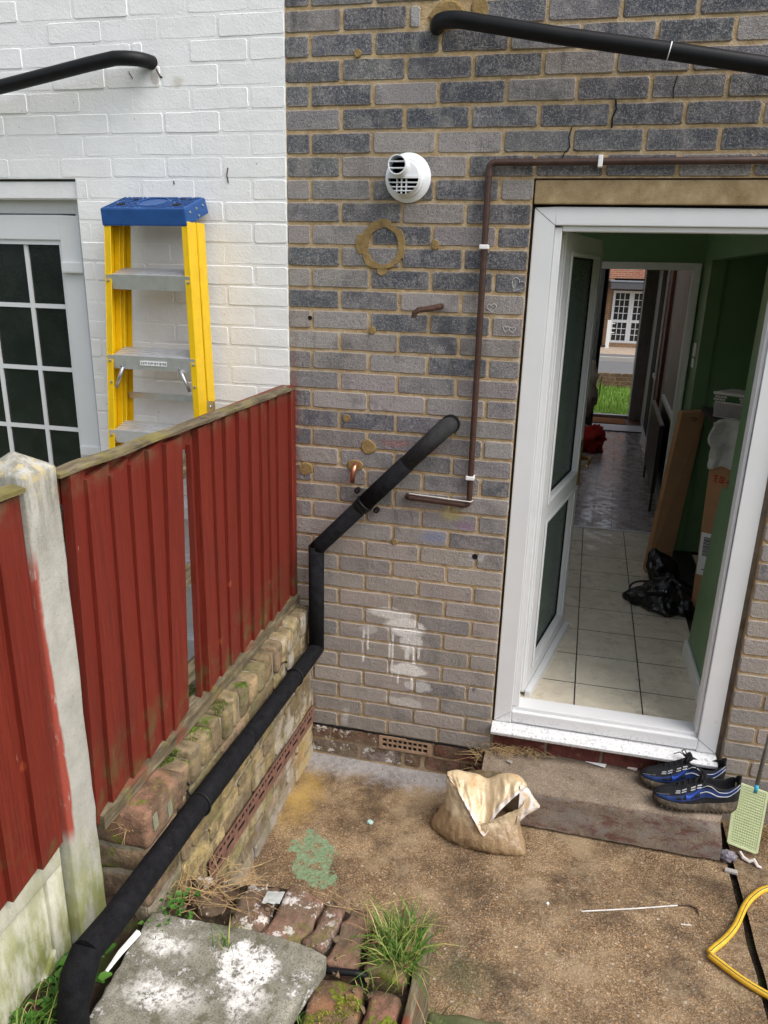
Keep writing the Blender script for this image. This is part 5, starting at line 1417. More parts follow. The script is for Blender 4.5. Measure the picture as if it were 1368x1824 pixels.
# rusty perforated steel strip screwed to the wall face
ss = thing("perforated_strip", (0.09, -0.5, 0.25), "rusty perforated steel strip fixed along the low brick wall", "steel strip")
m = MB(); y0, y1 = -1.04, -0.012; n_ = 0
def zc(y): return 0.222 + (-y) * 0.055
def pl(ya, yb, da, db):
    m.add([(WXF + 0.012, ya, zc(ya) + da), (WXF + 0.012, yb, zc(yb) + da), (WXF + 0.012, yb, zc(yb) + db), (WXF + 0.012, ya, zc(ya) + db),
           (WXF + 0.010, ya, zc(ya) + da), (WXF + 0.010, yb, zc(yb) + da), (WXF + 0.010, yb, zc(yb) + db), (WXF + 0.010, ya, zc(ya) + db)],
          [(0, 1, 2, 3), (7, 6, 5, 4), (0, 4, 5, 1), (1, 5, 6, 2), (2, 6, 7, 3), (3, 7, 4, 0)])
pl(y0, y1, 0.030, 0.042); pl(y0, y1, 0.000, 0.016); pl(y0, y1, -0.042, -0.016)
y = y0
k = 0
while y < y1 - 0.03:
    w = 0.013 if k % 2 else 0.020
    pl(y, y + 0.013, 0.016, 0.030); y += 0.013 + w; k += 1
pl(y, y1, 0.016, 0.030)
y = y0
while y < y1 - 0.09:
    pl(y, y + 0.036, -0.016, 0.0); y += 0.036 + 0.054
pl(y, y1, -0.016, 0.0)
m.build("plate", M['strap'], ss, fix=False)
MB().poly([(WXF + 0.0075, y0, zc(y0) - 0.040), (WXF + 0.0075, y1, zc(y1) - 0.040), (WXF + 0.0075, y1, zc(y1) + 0.040), (WXF + 0.0075, y0, zc(y0) + 0.040)]).build("strip_back", M['dark'], ss)

# moss tufts on the wall top
m = MB(); rr = random.Random(12)
for (cy, cx, s) in [(-0.83, 0.05, 0.035), (-0.86, 0.07, 0.02), (-1.0, 0.045, 0.05), (-1.09, 0.03, 0.05), (-1.13, 0.02, 0.04), (-0.92, 0.03, 0.03), (-1.17, 0.015, 0.035)]:
    for i in range(int(s * 2600)):
        a = rr.uniform(0, 6.28); d = s * math.sqrt(rr.random())
        p = Vector((cx + math.cos(a) * d * 0.6, cy + math.sin(a) * d, 0.748 + rr.uniform(0, 0.006))); q = Vector((rr.gauss(0, .004), rr.gauss(0, .004), rr.uniform(.004, .010)))
        w = Vector((rr.gauss(0, 1), rr.gauss(0, 1), 0)).normalized() * 0.0022
        m.poly([p - w, p + w, p + q])
m.build("moss", mat_blade("moss_green", (0.04, 0.065, 0.008), (0.09, 0.13, 0.015), (0.17, 0.20, 0.03)), lw, kind="stuff", fix=False)

# ================================================================ FENCES
def board(parent, ya, yb, z0, z1, lean, label=None, xthick=0.021, x0=-0.002, top=0.0, seed=0):
    """feather-edge board: thick edge towards -y, thin edge towards +y, following a slight lean"""
    m = MB(); rr = random.Random(seed); n = 6
    rows = []
    for i in range(n + 1):
        t_ = i / n; z = z0 + (z1 - z0) * t_
        dy = lean * (1 - t_); bow = 0.0025 * math.sin(t_ * 2 + seed) 
        zt = [0, 0]
        if i == n: zt = [top if top > 0 else 0, 0]; 
        za = z - (max(top, 0) if i == n else 0); zb = z + (min(top, 0) if i == n else 0)
        rows.append([(x0 + bow, ya + dy, za), (x0 + xthick + bow, ya + dy, za), (x0 + xthick - 0.013 + bow, yb + dy, zb), (x0 + bow - 0.001, yb + dy, zb)])
    pts = [p for r in rows for p in r]; fs = [(3, 2, 1, 0), tuple(n * 4 + k for k in range(4))]
    for i in range(n):
        for k in range(4):
            a = i * 4 + k; b = i * 4 + (k + 1) % 4; fs.append((a, b, b + 4, a + 4))
    m.add(pts, fs)
    o = m.build("board", M['red'], parent)
    if label: o["label"] = label
    return o
fp = thing("fence_panel", (0, -0.7, 0.8), "red stained vertical board fence panel with a gap, between the concrete post and the house", "fence")
ed = [-1.412, -1.353, -1.258, -1.173, -1.090, -1.005, -0.890]
tops = [1.668, 1.655, 1.648, 1.655, 1.660, 1.648]; tp = [0.0, 0.012, 0.020, 0.022, 0.010, 0.0]
for i in range(6):
    board(fp, ed[i], ed[i + 1] + (0.010 if i < 5 else -0.003), 0.785, tops[i], -0.052 if i == 5 else -0.035 + 0.003 * i, None, 0.026, -0.002, tp[i], i)
ed = [-0.848, -0.812, -0.714, -0.634, -0.537, -0.442, -0.350, -0.269, -0.184, -0.052]
tops = [1.632, 1.652, 1.655, 1.654, 1.655, 1.655, 1.652, 1.656, 1.656]
for i in range(9):
    board(fp, ed[i], ed[i + 1] + 0.010 - (0.008 if i == 0 else 0), 0.775, tops[i], -0.026 if i == 0 else -0.024, None, 0.025 if i else 0.018, -0.002 if i else -0.006, (0.02 if i == 0 else 0.0), 20 + i)
MB().box(-0.03, 0.024, -0.046, -0.004, 0.765, 1.668).build("end_batten", M['red'], fp, bevel=0.003)
# three-sided rails behind, capping on top, gravel rail at the foot
for z in (1.55, 1.22, 0.90):
    MB().prism([(-0.004, -1.42, z - 0.035), (-0.004, -1.42, z + 0.035), (-0.045, -1.42, z)], (0, 1.415, 0)).build("back_rail", M['rail'], fp)
def timber(name, mat, x0, x1, y0, y1, za, zb, th, parent, seed=0, sag=0.0):
    m = MB()
    def f(u, v):
        y = y0 + (y1 - y0) * u; zc_ = za + (zb - za) * u + 0.004 * noise.noise(Vector((u * 9, seed, 0)))
        p = [(x0, zc_ - th), (x1, zc_ - th), (x1 + 0.003 * noise.noise(Vector((u * 14, seed, 2))), zc_ + sag), (x0, zc_), (x0, zc_ - th)][int(round(v * 4))]
        return Vector((p[0], y, p[1] + 0.0015 * noise.noise(Vector((u * 14, v * 2, seed)))))
    m.grid(f, 40, 4)
    for u in (0, 1):
        m.poly([f(u, k / 4) for k in range(4)])
    return m.build(name, mat, parent, bevel=0.0)
timber("capping_rail", M['rail'], -0.006, 0.027, -1.445, -0.004, 1.684, 1.668, 0.014, fp, 1, -0.006)
MB().box(-0.030, -0.0045, -1.44, -0.05, 1.600, 1.668).build("top_batten", M['red'], fp)
timber("foot_rail", M['rail'], -0.02, 0.034, -1.435, -0.006, 0.808, 0.794, 0.044, fp, 2, -0.006)

# concrete post with a weathered pointed cap
po = MB(); PX0, PX1, PY0, PY1 = -0.085, 0.022, -1.548, -1.446
n = 26
def pf(u, v):
    per = u * 4; k = int(per) % 4; f = per - int(per)
    c4 = [(PX0, PY0), (PX1, PY0), (PX1, PY1), (PX0, PY1)]
    a, b = c4[k], c4[(k + 1) % 4]
    return Vector((a[0] + (b[0] - a[0]) * f, a[1] + (b[1] - a[1]) * f, 0.30 + (1.700 - 0.30) * v))
po.grid(pf, 12, n, closed_u=True)
ap = (-0.045, -1.50, 1.752)
ring = [pf(i / 12, 1.0) for i in range(12)]
po.add(ring + [Vector((-0.06, -1.52, 1.735)), Vector((-0.06, -1.465, 1.735)), Vector((-0.01, -1.50, 1.73))], [])
b0 = len(po.v) - 15
apx = len(po.v); po.v.append(Vector((-0.040, -1.497, 1.738)))
for i in range(12): po.f.append([b0 + i, b0 + (i + 1) % 12, apx]); po.m.append(0)
post = worn(po, "concrete_fence_post", M['post'], None, 0.006, 0.0022, 25, org=(-0.02, -1.49, 0.3))
setp(post, "weathered concrete fence post with algae and smeared red paint", "fence post")

fp2 = thing("fence_panel", (0, -2.2, 0.8), "red stained vertical board fence panel over a concrete gravel board, nearer than the post", "fence")
y = -1.550
i = 0
while y > -2.75:
    w = [0.088, 0.092, 0.10, 0.095][i % 4]
    board(fp2, y - w, y + 0.010 if i else y - 0.001, 0.832, 1.664, -0.010, None, 0.026, -0.002, 0.0, 40 + i); y -= w; i += 1
for z in (1.55, 1.22, 0.92):
    MB().prism([(-0.004, -2.76, z - 0.035), (-0.004, -2.76, z + 0.035), (-0.045, -2.76, z)], (0, 1.21, 0)).build("back_rail", M['rail'], fp2)
timber("capping_rail", M['rail'], -0.006, 0.027, -2.76, -1.552, 1.688, 1.686, 0.015, fp2, 3, -0.006)
gb = MB()
gy0, gy1, gz0, gz1, gx = -2.76, -1.554, 0.28, 0.831, -0.004
gb.box(-0.05, gx - 0.012, gy0, gy1, gz0, gz1)
gb.box(gx - 0.02, gx, gy0 + .001, gy1 - .001, gz1 - 0.075, gz1 - .001); gb.box(gx - 0.02, gx, gy0 + .001, gy1 - .001, gz0 + .001, 0.50); gb.box(gx - 0.02, gx - 0.0004, gy1 - 0.055, gy1 - .0015, 0.499, gz1 - 0.074)
# slanted corner of the recess
gb.prism([(gx - 0.02, gy1 - 0.054, 0.498), (gx - 0.02, gy1 - 0.054, 0.555), (gx - 0.02, gy1 - 0.12, 0.498)], (0.0192, 0, 0))
setp(worn(gb, "gravel_board", M['gravel_board'], None, 0.003, 0.0015, 25, org=(0, -2.1, 0.3)), "green stained concrete gravel board under the nearer red fence panel", "gravel board")

# ================================================================ RAISED BED: soil, edge bricks, slab, timber edge
so = MB()
def soilf(u, v):
    x = -0.06 + 0.862 * u; y = -1.96 + 0.845 * v
    z = 0.335 + 0.03 * noise.noise(Vector((x * 5, y * 5, 2))) + 0.012 * noise.noise(Vector((x * 22, y * 22, 5)))
    z += 0.17 * max(0, min(1, (0.10 - x) / 0.10)) * max(0, min(1, (-1.15 - y) / 0.25))
    z -= 0.03 * max(0, 1 - abs(x - 0.075) / 0.04) * (y < -1.3)
    return Vector((x, y, z))
so.grid(soilf, 50, 50)
so.grid(lambda u, v: Vector((soilf(u, 1.0).x, -1.115, soilf(u, 1.0).z * v)), 50, 2)
setp(so.build("soil", M['soil'], None, smooth=True), kind="structure")
# clods by the pipe end
m = MB(); rr = random.Random(31)
for i in range(70):
    x, y = rr.uniform(-0.03, 0.12), rr.uniform(-1.86, -1.70); s = rr.uniform(0.006, 0.018)
    z = 0.46 - 0.4 * max(0, x - 0.02)
    pts = [Vector((x, y, z)) + Vector((rr.gauss(0, 1), rr.gauss(0, 1), rr.gauss(0, 1))).normalized() * s for _ in range(9)]
    bmq = bmesh.new(); [bmq.verts.new(p) for p in pts]; bmesh.ops.convex_hull(bmq, input=bmq.verts)
    bmq.verts.ensure_lookup_table(); bmq.verts.index_update()
    m.add([v.co.copy() for v in bmq.verts], [[v.index for v in f.verts] for f in bmq.faces]); bmq.free()
setp(m.build("earth_clods", M['soil'], None), "lumps of dark earth at the foot of the lagged pipe", "earth", kind="stuff")

RB = [("crumbly red brick partly under the slab, edging the raised bed", 0.27, 0.375, -1.31, -1.125, 0.04, (0.20, 0.125, 0.09)),
      ("lime spotted red brick edging the raised bed beside the big slab", 0.385, 0.50, -1.335, -1.125, -0.10, (0.27, 0.155, 0.115)),
      ("broken pinkish brick edging the raised bed, wedged against its neighbour", 0.508, 0.566, -1.30, -1.135, -0.16, (0.27, 0.16, 0.125)),
      ("tilted red brick edging the raised bed beside the mossy gap", 0.578, 0.655, -1.335, -1.145, -0.10, (0.25, 0.15, 0.105)),
      ("rounded orange brick edging the raised bed under the grass tuft", 0.678, 0.792, -1.335, -1.145, -0.06, (0.28, 0.175, 0.095))]
for lab, x0, x1, y0, y1, rt, cc in RB:
    m = MB(); rough_box(m, x0, x1, y0, y1, 0.30, 0.378 + random.uniform(-0.006, 0.008), rt, None)
    o = worn(m, "edging_brick", M['oldred'], None, 0.014, 0.014, 19, org=((x0 + x1) / 2, (y0 + y1) / 2, 0.3), seed=x0 * 9)
    o.color = (*cc, 1); setp(o, lab, "brick", "loose bricks edging the raised bed")
m = MB(); rough_box(m, 0.567, 0.700, -1.62, -1.372, 0.29, 0.378, 0.06, None)
o = worn(m, "edging_brick", M['oldred'], None, 0.015, 0.011, 13, org=(0.63, -1.45, 0.3), seed=4); o.color = (0.25, 0.13, 0.07, 1)
setp(o, "large brown brick covered in yellow green moss in front of the thin black pipe", "brick", "loose bricks edging the raised bed")
m = MB(); rough_box(m, 0.708, 0.788, -1.60, -1.365, 0.29, 0.372, 0.03, None)
o = worn(m, "edging_brick", M['oldred'], None, 0.018, 0.010, 15, org=(0.75, -1.45, 0.3), seed=8); o.color = (0.24, 0.125, 0.085, 1)
setp(o, "moss topped red brick beside the old timber edge of the raised bed", "brick", "loose bricks edging the raised bed")
for x0, x1, y0, y1, z1, rt, cc, lab in [(0.105, 0.205, -1.205, -1.105, 0.352, 0.25, (0.21, 0.12, 0.08), "half buried red brick at the foot of the rusty steel strip"), (0.155, 0.26, -1.24, -1.12, 0.345, -0.1, (0.17, 0.10, 0.07), "dirty buried brick under the dry stems near the low wall")]:
    m = MB(); rough_box(m, x0, x1, y0, y1, 0.27, z1, rt, None)
    o = worn(m, "edging_brick", M['oldred'], None, 0.018, 0.010, 15, org=(x0, y0, 0.3), seed=x0 * 5); o.color = (*cc, 1)
    setp(o, lab, "brick", "loose bricks edging the raised bed")
# slab with a broken edge
sl = MB()
outl = [(0.088, -1.352), (0.20, -1.350), (0.33, -1.344), (0.452, -1.340), (0.545, -1.353), (0.588, -1.366), (0.592, -1.39), (0.574, -1.44), (0.556, -1.52), (0.545, -1.57), (0.525, -1.66), (0.50, -1.78), (0.115, -1.80), (0.102, -1.65), (0.094, -1.48)]
dense = []
for i in range(len(outl)):
    a, b = Vector((*outl[i], 0)), Vector((*outl[(i + 1) % len(outl)], 0)); k = max(1, int((b - a).length / 0.02))
    for j in range(k):
        p = a.lerp(b, j / k); p += Vector((noise.noise(p * 40), noise.noise(p * 40 + Vector((9, 0, 0))), 0)) * 0.0045; dense.append(p)
cen = Vector((0.33, -1.56, 0))
rings_ = [(0.99, 0.392), (1.0, 0.400), (1.0, 0.432), (0.993, 0.438), (0.97, 0.440), (0.8, 0.441), (0.6, 0.441), (0.4, 0.440), (0.2, 0.440)]
pts = []
for s, z in rings_:
    for p in dense:
        q = cen + (p - cen) * s; h = 0.003 * noise.noise(Vector((q.x * 12, q.y * 12, z * 10))) + 0.0015 * noise.noise(Vector((q.x * 45, q.y * 45, 0)))
        pts.append(Vector((q.x + (0.004 * noise.noise(q * 50 + Vector((0, 0, z * 60))) if s > .98 else 0), q.y, z + h)))
nd = len(dense); fs = []
for r in range(len(rings_) - 1):
    for i in range(nd):
        a = r * nd + i; b = r * nd + (i + 1) % nd; fs.append((a, b, b + nd, a + nd))
fs.append(tuple((len(rings_) - 1) * nd + i for i in range(nd)))
sl.add(pts, fs)
setp(smooth_by_angle(sl.build("concrete_slab", M['slab'], None, org=(0.33, -1.5, 0.38)), 50), "broken grey concrete slab splashed with white lime beside the lagged pipe", "slab")
MB_ = MB().tube([(0.535, -1.352, 0.362), (0.60, -1.348, 0.372), (0.655, -1.344, 0.377), (0.688, -1.341, 0.375)], 0.0085, 10)
setp(MB_.build("thin_pipe", M['black'], None, smooth=True, org=(0.6, -1.35, 0.36)), "thin black plastic pipe crossing the gap between slab and bricks", "pipe")
m = MB(); rough_box(m, 0.802, 0.826, -1.95, -1.135, -0.02, 0.372, 0.0, None)
setp(worn(m, "timber_edging", M['rail'], None, 0.004, 0.004, 16, org=(0.81, -1.4, 0)), "rotten timber board edging the raised bed above the patio", "timber edging")
m = MB(); rough_box(m, 0.836, 1.20, -1.62, -1.115, -0.02, 0.045, 0.06, None)
mossy = mat_conc("mossy_concrete", (0.07, 0.085, 0.035), (0.17, 0.165, 0.09))
setp(worn(m, "paving_lump", mossy, None, 0.018, 0.008, 14, org=(0.95, -1.3, 0)), "low green mossed concrete lump at the foot of the timber edging", "concrete")
m = MB(); rr = random.Random(41)
for i in range(110):
    x, y = rr.choice([(rr.uniform(0.10, 0.30), rr.uniform(-1.34, -1.12)), (rr.uniform(0.30, 0.80), rr.uniform(-1.36, -1.12)), (rr.uniform(0.54, 0.80), rr.uniform(-1.66, -1.34))])
    s = rr.uniform(0.004, 0.014); z = 0.374 if x > 0.26 else 0.352
    pts = [Vector((x, y, z)) + Vector((rr.gauss(0, 1), rr.gauss(0, 1), rr.gauss(0, .7))).normalized() * s for _ in range(8)]
    bmq = bmesh.new(); [bmq.verts.new(p) for p in pts]; bmesh.ops.convex_hull(bmq, input=bmq.verts); bmq.verts.ensure_lookup_table(); bmq.verts.index_update()
    m.add([v.co.copy() for v in bmq.verts], [[v.index for v in f.verts] for f in bmq.faces]); bmq.free()
o = m.build("brick_rubble", M['oldred'], None); o.color = (0.22, 0.15, 0.10, 1)
setp(o, "crumbs of brick and mortar lying on the edge of the raised bed", "rubble", kind="stuff")
m = MB(); rr = random.Random(43)
for (cx, cy, s, z0) in [(0.63, -1.50, 0.045, 0.379), (0.665, -1.44, 0.03, 0.380), (0.60, -1.56, 0.04, 0.378), (0.75, -1.50, 0.03, 0.376), (0.665, -1.235, 0.018, 0.352), (0.662, -1.20, 0.018, 0.352), (0.57, -1.41, 0.018, 0.376)]:
    for i in range(int(s * 6500)):
        a = rr.uniform(0, 6.28); d = s * math.sqrt(rr.random())
        p = Vector((cx + math.cos(a) * d, cy + math.sin(a) * d, z0 + rr.uniform(-.004, .004))); q = Vector((rr.gauss(0, .003), rr.gauss(0, .003), rr.uniform(.003, .008)))
        w = Vector((rr.gauss(0, 1), rr.gauss(0, 1), 0)).normalized() * 0.002
        m.poly([p - w, p + w, p + q])
setp(m.build("moss", mat_blade("bright_moss", (0.10, 0.13, 0.01), (0.22, 0.25, 0.025), (0.34, 0.35, 0.05)), None, fix=False), "yellow green moss growing over the bricks of the raised bed", "moss", kind="stuff")
# clear plastic scrap and white stick
m = MB(); m.grid(lambda u, v: Vector((0.345 + 0.05 * u, -1.165 - 0.045 * v + 0.01 * u, 0.392 + 0.006 * noise.noise(Vector((u * 4, v * 4, 1))))), 6, 6)
setp(m.build("plastic_scrap", simple("clear_film", (0.42, 0.44, 0.42), 0.15, 0.6, var=0.2), None, smooth=True), "crumpled clear plastic scrap on the bricks behind the slab", "scrap")
m = MB(); m.tube([(0.098, -1.435, 0.452), (0.085, -1.50, 0.450), (0.080, -1.56, 0.447)], [0.009, 0.008, 0.004], 6)
setp(m.build("plaster_sliver", M['clip'], None, org=(0.085, -1.5, 0.45)), "long white sliver of plaster lying between the lagged pipe and the slab", "sliver")

stems("dry_stems", [(0.12, -1.20, 0.365), (0.20, -1.20, 0.37), (0.10, -1.28, 0.38), (0.17, -1.14, 0.36), (0.26, -1.17, 0.385)], 90, 0.17, "tangle of dry stems between the low wall and the slab", 0.035, r=0.0012, seed=5, up=0.35)
stems("dry_stems", [(0.62, -1.13, 0.378), (0.52, -1.135, 0.38)], 6, 0.16, "few thin dry stalks lying across the edging bricks", 0.03, r=0.0012, seed=6, up=0.05)
stems("dry_stems", [(0.045, -1.36, 0.62), (0.05, -1.36, 0.7)], 26, 0.05, "dry root fibres between the concrete post and the red brick", 0.008, r=0.0009, seed=7, up=0.6)

# ---------------------------------------------------------------- grass tuft and weeds
def blades(name, mat, spots, n, h, label, cat, lean=0.6, w=0.0022, seed=1, kind=None):
    rr = random.Random(seed); m = MB()
    for i in range(n):
        x, y, z, s = rr.choice(spots)
        x += rr.gauss(0, s); y += rr.gauss(0, s)
        a = rr.uniform(0, 2 * math.pi); d = Vector((math.cos(a), math.sin(a), 0)); l = h * rr.uniform(0.45, 1.15); k = lean * rr.uniform(0.2, 1.3)
        sd = Vector((-d.y, d.x, 0)) * w * rr.uniform(0.7, 1.3)
        p = [Vector((x, y, z)) + d * l * k * (t_ ** 1.7) + Vector((0, 0, l * (t_ - 0.42 * k * t_ ** 2.6))) for t_ in (0, 0.35, 0.7, 1.0)]
        m.add([p[0] - sd, p[0] + sd, p[1] + sd, p[1] - sd, p[2] + sd * .7, p[2] - sd * .7, p[3]], [(0, 1, 2, 3), (3, 2, 4, 5), (5, 4, 6)])
    o = m.build(name, mat, None, fix=False, org=(spots[0][0], spots[0][1], spots[0][2]))
    return setp(o, label, cat, kind=kind)
blades("grass_tuft", M['blade'], [(0.735, -1.245, 0.355, 0.022), (0.76, -1.29, 0.35, 0.02), (0.75, -1.20, 0.35, 0.02), (0.775, -1.25, 0.34, 0.018)], 400, 0.120, "bright green grass tuft growing from the bricks beside the timber edge", "grass", 1.0, 0.0020, seed=3)
blades("grass_wisps", M['blade'], [(0.86, -1.20, 0.02, 0.02), (0.84, -1.14, 0.0, 0.02), (0.56, -1.50, 0.35, 0.015), (0.55, -1.58, 0.35, 0.015), (0.70, -1.37, 0.345, 0.01), (0.655, -1.22, 0.34, 0.012), (0.33, -1.40, 0.44, 0.012)], 130, 0.075, "thin grass wisps in the gaps round the bricks and the slab", "grass", 0.9, 0.0016, seed=4, kind="stuff")
blades("grass_wisps", M['blade'], [(0.02, -1.75, 0.47, 0.03), (-0.0, -1.82, 0.47, 0.03), (0.03, -1.68, 0.46, 0.02)], 160, 0.11, "long grass growing by the gravel board under the nearer fence", "grass", 0.8, 0.0018, seed=8, kind="stuff")
blades("dead_grass", M['straw'], [(0.735, -1.245, 0.355, 0.03), (0.77, -1.28, 0.345, 0.03), (0.70, -1.22, 0.35, 0.03)], 90, 0.09, "dead straw coloured blades lying through the grass tuft and over the bricks", "dry grass", 1.3, 0.0014, seed=61, kind="stuff")
def weeds(name, spots, n, size, label, seed, zmax):
    rr = random.Random(seed); m = MB()
    for i in range(n):
        x, y, z, s = rr.choice(spots); x += rr.gauss(0, s); y += rr.gauss(0, s)
        a = rr.uniform(0, 6.283); d = Vector((math.cos(a), math.sin(a), 0)); sd = Vector((-d.y, d.x, 0)); hgt = rr.uniform(0.2, 1) * zmax
        base = Vector((x, y, z)); tip0 = base + d * rr.uniform(.01, .03) + Vector((0, 0, hgt)); l = size * rr.uniform(0.6, 1.3); tl = Vector((0, 0, rr.uniform(-.35, .35)))
        c = tip0; wv = sd * l * 0.38
        m.add([c, c + (d + tl) * l * .25 - wv, c + (d + tl) * l * .55 - wv * .95 + Vector((0, 0, .003)), c + (d + tl) * l - wv * .25, c + (d + tl) * l + wv * .25, c + (d + tl) * l * .55 + wv * .95 + Vector((0, 0, .003)), c + (d + tl) * l * .25 + wv, c + (d + tl) * l * .5 - Vector((0, 0, .003))],
              [(0, 1, 7), (1, 2, 7), (2, 3, 7), (3, 4, 7), (4, 5, 7), (5, 6, 7), (6, 0, 7)])
    o = m.build(name, M['leaf'], None, fix=False, smooth=True, org=spots[0][:3])
    return setp(o, label, "weeds", kind="stuff")
weeds("leafy_weeds", [(0.015, -1.72, 0.47, 0.028), (-0.005, -1.80, 0.47, 0.03), (0.03, -1.63, 0.47, 0.02), (0.035, -1.58, 0.47, 0.012), (0.02, -1.86, 0.46, 0.03)], 330, 0.026, "leafy green weeds at the foot of the gravel board and post", 2, 0.05)
weeds("leafy_weeds", [(0.135, -1.33, 0.40, 0.018), (0.13, -1.26, 0.38, 0.018), (0.12, -1.40, 0.40, 0.012)], 90, 0.016, "small round leaved weeds under the lagged pipe beside the slab", 3, 0.05)
m = MB(); rr = random.Random(77)
for k in range(4):
    y = -1.66 - 0.05 * k; m.tube(arc((0.012, y, 0.46), (0.02, y - 0.02, 0.60 + 0.03 * rr.random()), (0.012, y - 0.06, 0.50), 8), 0.0013, 4, False)
setp(m.build("dry_stems", M['straw'], None), "thin curled dry stalks against the concrete gravel board", "dry stems", kind="stuff")

# ================================================================ THE BAG OF SAND
def rings_surface(m, rings):
    n = len(rings[0])
    b = len(m.v)
    for r in rings: m.v += [Vector(p) for p in r]
    for i in range(len(rings) - 1):
        for j in range(n):
            k = (j + 1) % n
            m.f.append([b + i * n + j, b + i * n + k, b + (i + 1) * n + k, b + (i + 1) * n + j]); m.m.append(m.mi)
bag = thing("sand_bag", (0.87, -0.33, 0), "open clear polythene bag of sand slumped against the concrete step", "bag")
# ring control points, anticlockwise from the left corner: left, front-left, front, front-right, right corner, back-right, back, back-left
def ring8(c):
    """smooth closed curve through 8 points -> 48 points"""
    out = []; n = len(c)
    for i in range(n):
        p0, p1, p2, p3 = [Vector(c[(i + k - 1) % n]) for k in range(4)]
        for s in range(6):
            t_ = s / 6
            out.append(0.5 * ((2 * p1) + (p2 - p0) * t_ + (2 * p0 - 5 * p1 + 4 * p2 - p3) * t_ * t_ + (-p0 + 3 * p1 - 3 * p2 + p3) * t_ ** 3))
    return out
bagr = [
    [(0.690, -0.325, 0.002), (0.775, -0.392, 0.002), (0.895, -0.415, 0.002), (1.005, -0.408, 0.002), (1.066, -0.382, 0.002), (1.015, -0.300, 0.002), (0.89, -0.255, 0.002), (0.76, -0.27, 0.002)],
    [(0.684, -0.325, 0.014), (0.772, -0.402, 0.022), (0.895, -0.430, 0.026), (1.005, -0.420, 0.022), (1.070, -0.384, 0.012), (1.025, -0.290, 0.03), (0.89, -0.243, 0.035), (0.755, -0.258, 0.03)],
    [(0.705, -0.318, 0.045), (0.778, -0.395, 0.065), (0.893, -0.422, 0.072), (0.985, -0.408, 0.068), (1.045, -0.372, 0.050), (1.020, -0.288, 0.08), (0.90, -0.240, 0.09), (0.765, -0.252, 0.08)],
    [(0.735, -0.300, 0.092), (0.790, -0.365, 0.108), (0.880, -0.392, 0.118), (0.965, -0.380, 0.115), (1.020, -0.345, 0.100), (1.015, -0.285, 0.118), (0.91, -0.240, 0.125), (0.785, -0.245, 0.118)],
    [(0.742, -0.285, 0.140), (0.790, -0.350, 0.135), (0.868, -0.392, 0.122), (0.955, -0.384, 0.126), (1.022, -0.345, 0.138), (1.022, -0.280, 0.150), (0.92, -0.232, 0.155), (0.80, -0.232, 0.155)],
    [(0.738, -0.276, 0.190), (0.798, -0.338, 0.165), (0.872, -0.398, 0.112), (0.950, -0.388, 0.144), (1.032, -0.345, 0.175), (1.036, -0.270, 0.185), (0.925, -0.222, 0.205), (0.81, -0.222, 0.205)],
    [(0.735, -0.266, 0.208), (0.800, -0.334, 0.180), (0.876, -0.401, 0.116), (0.950, -0.390, 0.152), (1.036, -0.344, 0.186), (1.044, -0.262, 0.205), (0.960, -0.232, 0.236), (0.81, -0.232, 0.215)],
]
m = MB(); rings_surface(m, [ring8(r) for r in bagr])
body = m.build("film", M['polybag'], bag, smooth=True, fix=True)
mod = body.modifiers.new("sub", 'SUBSURF'); mod.levels = 1; mod.render_levels = 2
tex = bpy.data.textures.new("crumple", 'CLOUDS'); tex.noise_scale = 0.028
md = body.modifiers.new("crumple", 'DISPLACE'); md.texture = tex; md.strength = 0.014; md.mid_level = 0.5; md.texture_coords = 'GLOBAL'
# inside lining: sand surface
inr = [[Vector(p) * 1.0 for p in ring8(bagr[2])]]
c_ = sum((Vector(p) for p in inr[0]), Vector()) / len(inr[0])
m = MB(); L0 = [c_ + (p - c_) * 0.93 for p in inr[0]]; m.poly(L0)
m.build("sand", simple("damp_sand", (0.30, 0.20, 0.11), 0.95, 0.1, var=0.3, nscale=60, bump=0.8, bscale=150), bag)
# the top of the back folded forward as a flap, its white hem, and a crumpled wing at the right
def spl(c, n=5):
    out = []
    for i in range(len(c) - 1):
        p0, p1, p2, p3 = [Vector(c[max(0, min(len(c) - 1, i + k - 1))]) for k in range(4)]
        for s in range(n):
            t_ = s / n; out.append(0.5 * ((2 * p1) + (p2 - p0) * t_ + (2 * p0 - 5 * p1 + 4 * p2 - p3) * t_ * t_ + (-p0 + 3 * p1 - 3 * p2 + p3) * t_ ** 3))
    return out + [Vector(c[-1])]
ridge = [(0.735, -0.252, 0.213), (0.772, -0.243, 0.222), (0.809, -0.243, 0.219), (0.855, -0.236, 0.212), (0.894, -0.243, 0.206), (0.935, -0.236, 0.230), (0.972, -0.240, 0.244), (1.016, -0.243, 0.242), (1.048, -0.256, 0.220)]
hem = [(0.738, -0.270, 0.205), (0.784, -0.322, 0.186), (0.826, -0.366, 0.158), (0.868, -0.402, 0.120), (0.908, -0.416, 0.076), (0.940, -0.376, 0.140), (0.980, -0.345, 0.184), (1.016, -0.318, 0.214), (1.046, -0.290, 0.230)]
def folds(u, v, k): return Vector((0.0, -1.0, 0.7)) * (0.008 * math.sin(math.pi * v) + k * (noise.noise(Vector((u * 16, v * 2.2, 3))) + 0.6 * noise.noise(Vector((u * 31, v * 5, 8)))))
Rg, Hm = spl(ridge, 8), spl(hem, 8); n = len(Rg)
def flapf(u, v):
    i = min(n - 1, int(round(u * (n - 1)))); return Rg[i].lerp(Hm[i], v) + folds(u, v, 0.009 * min(1, v * 3))
m = MB(); m.grid(flapf, n - 1, 12)
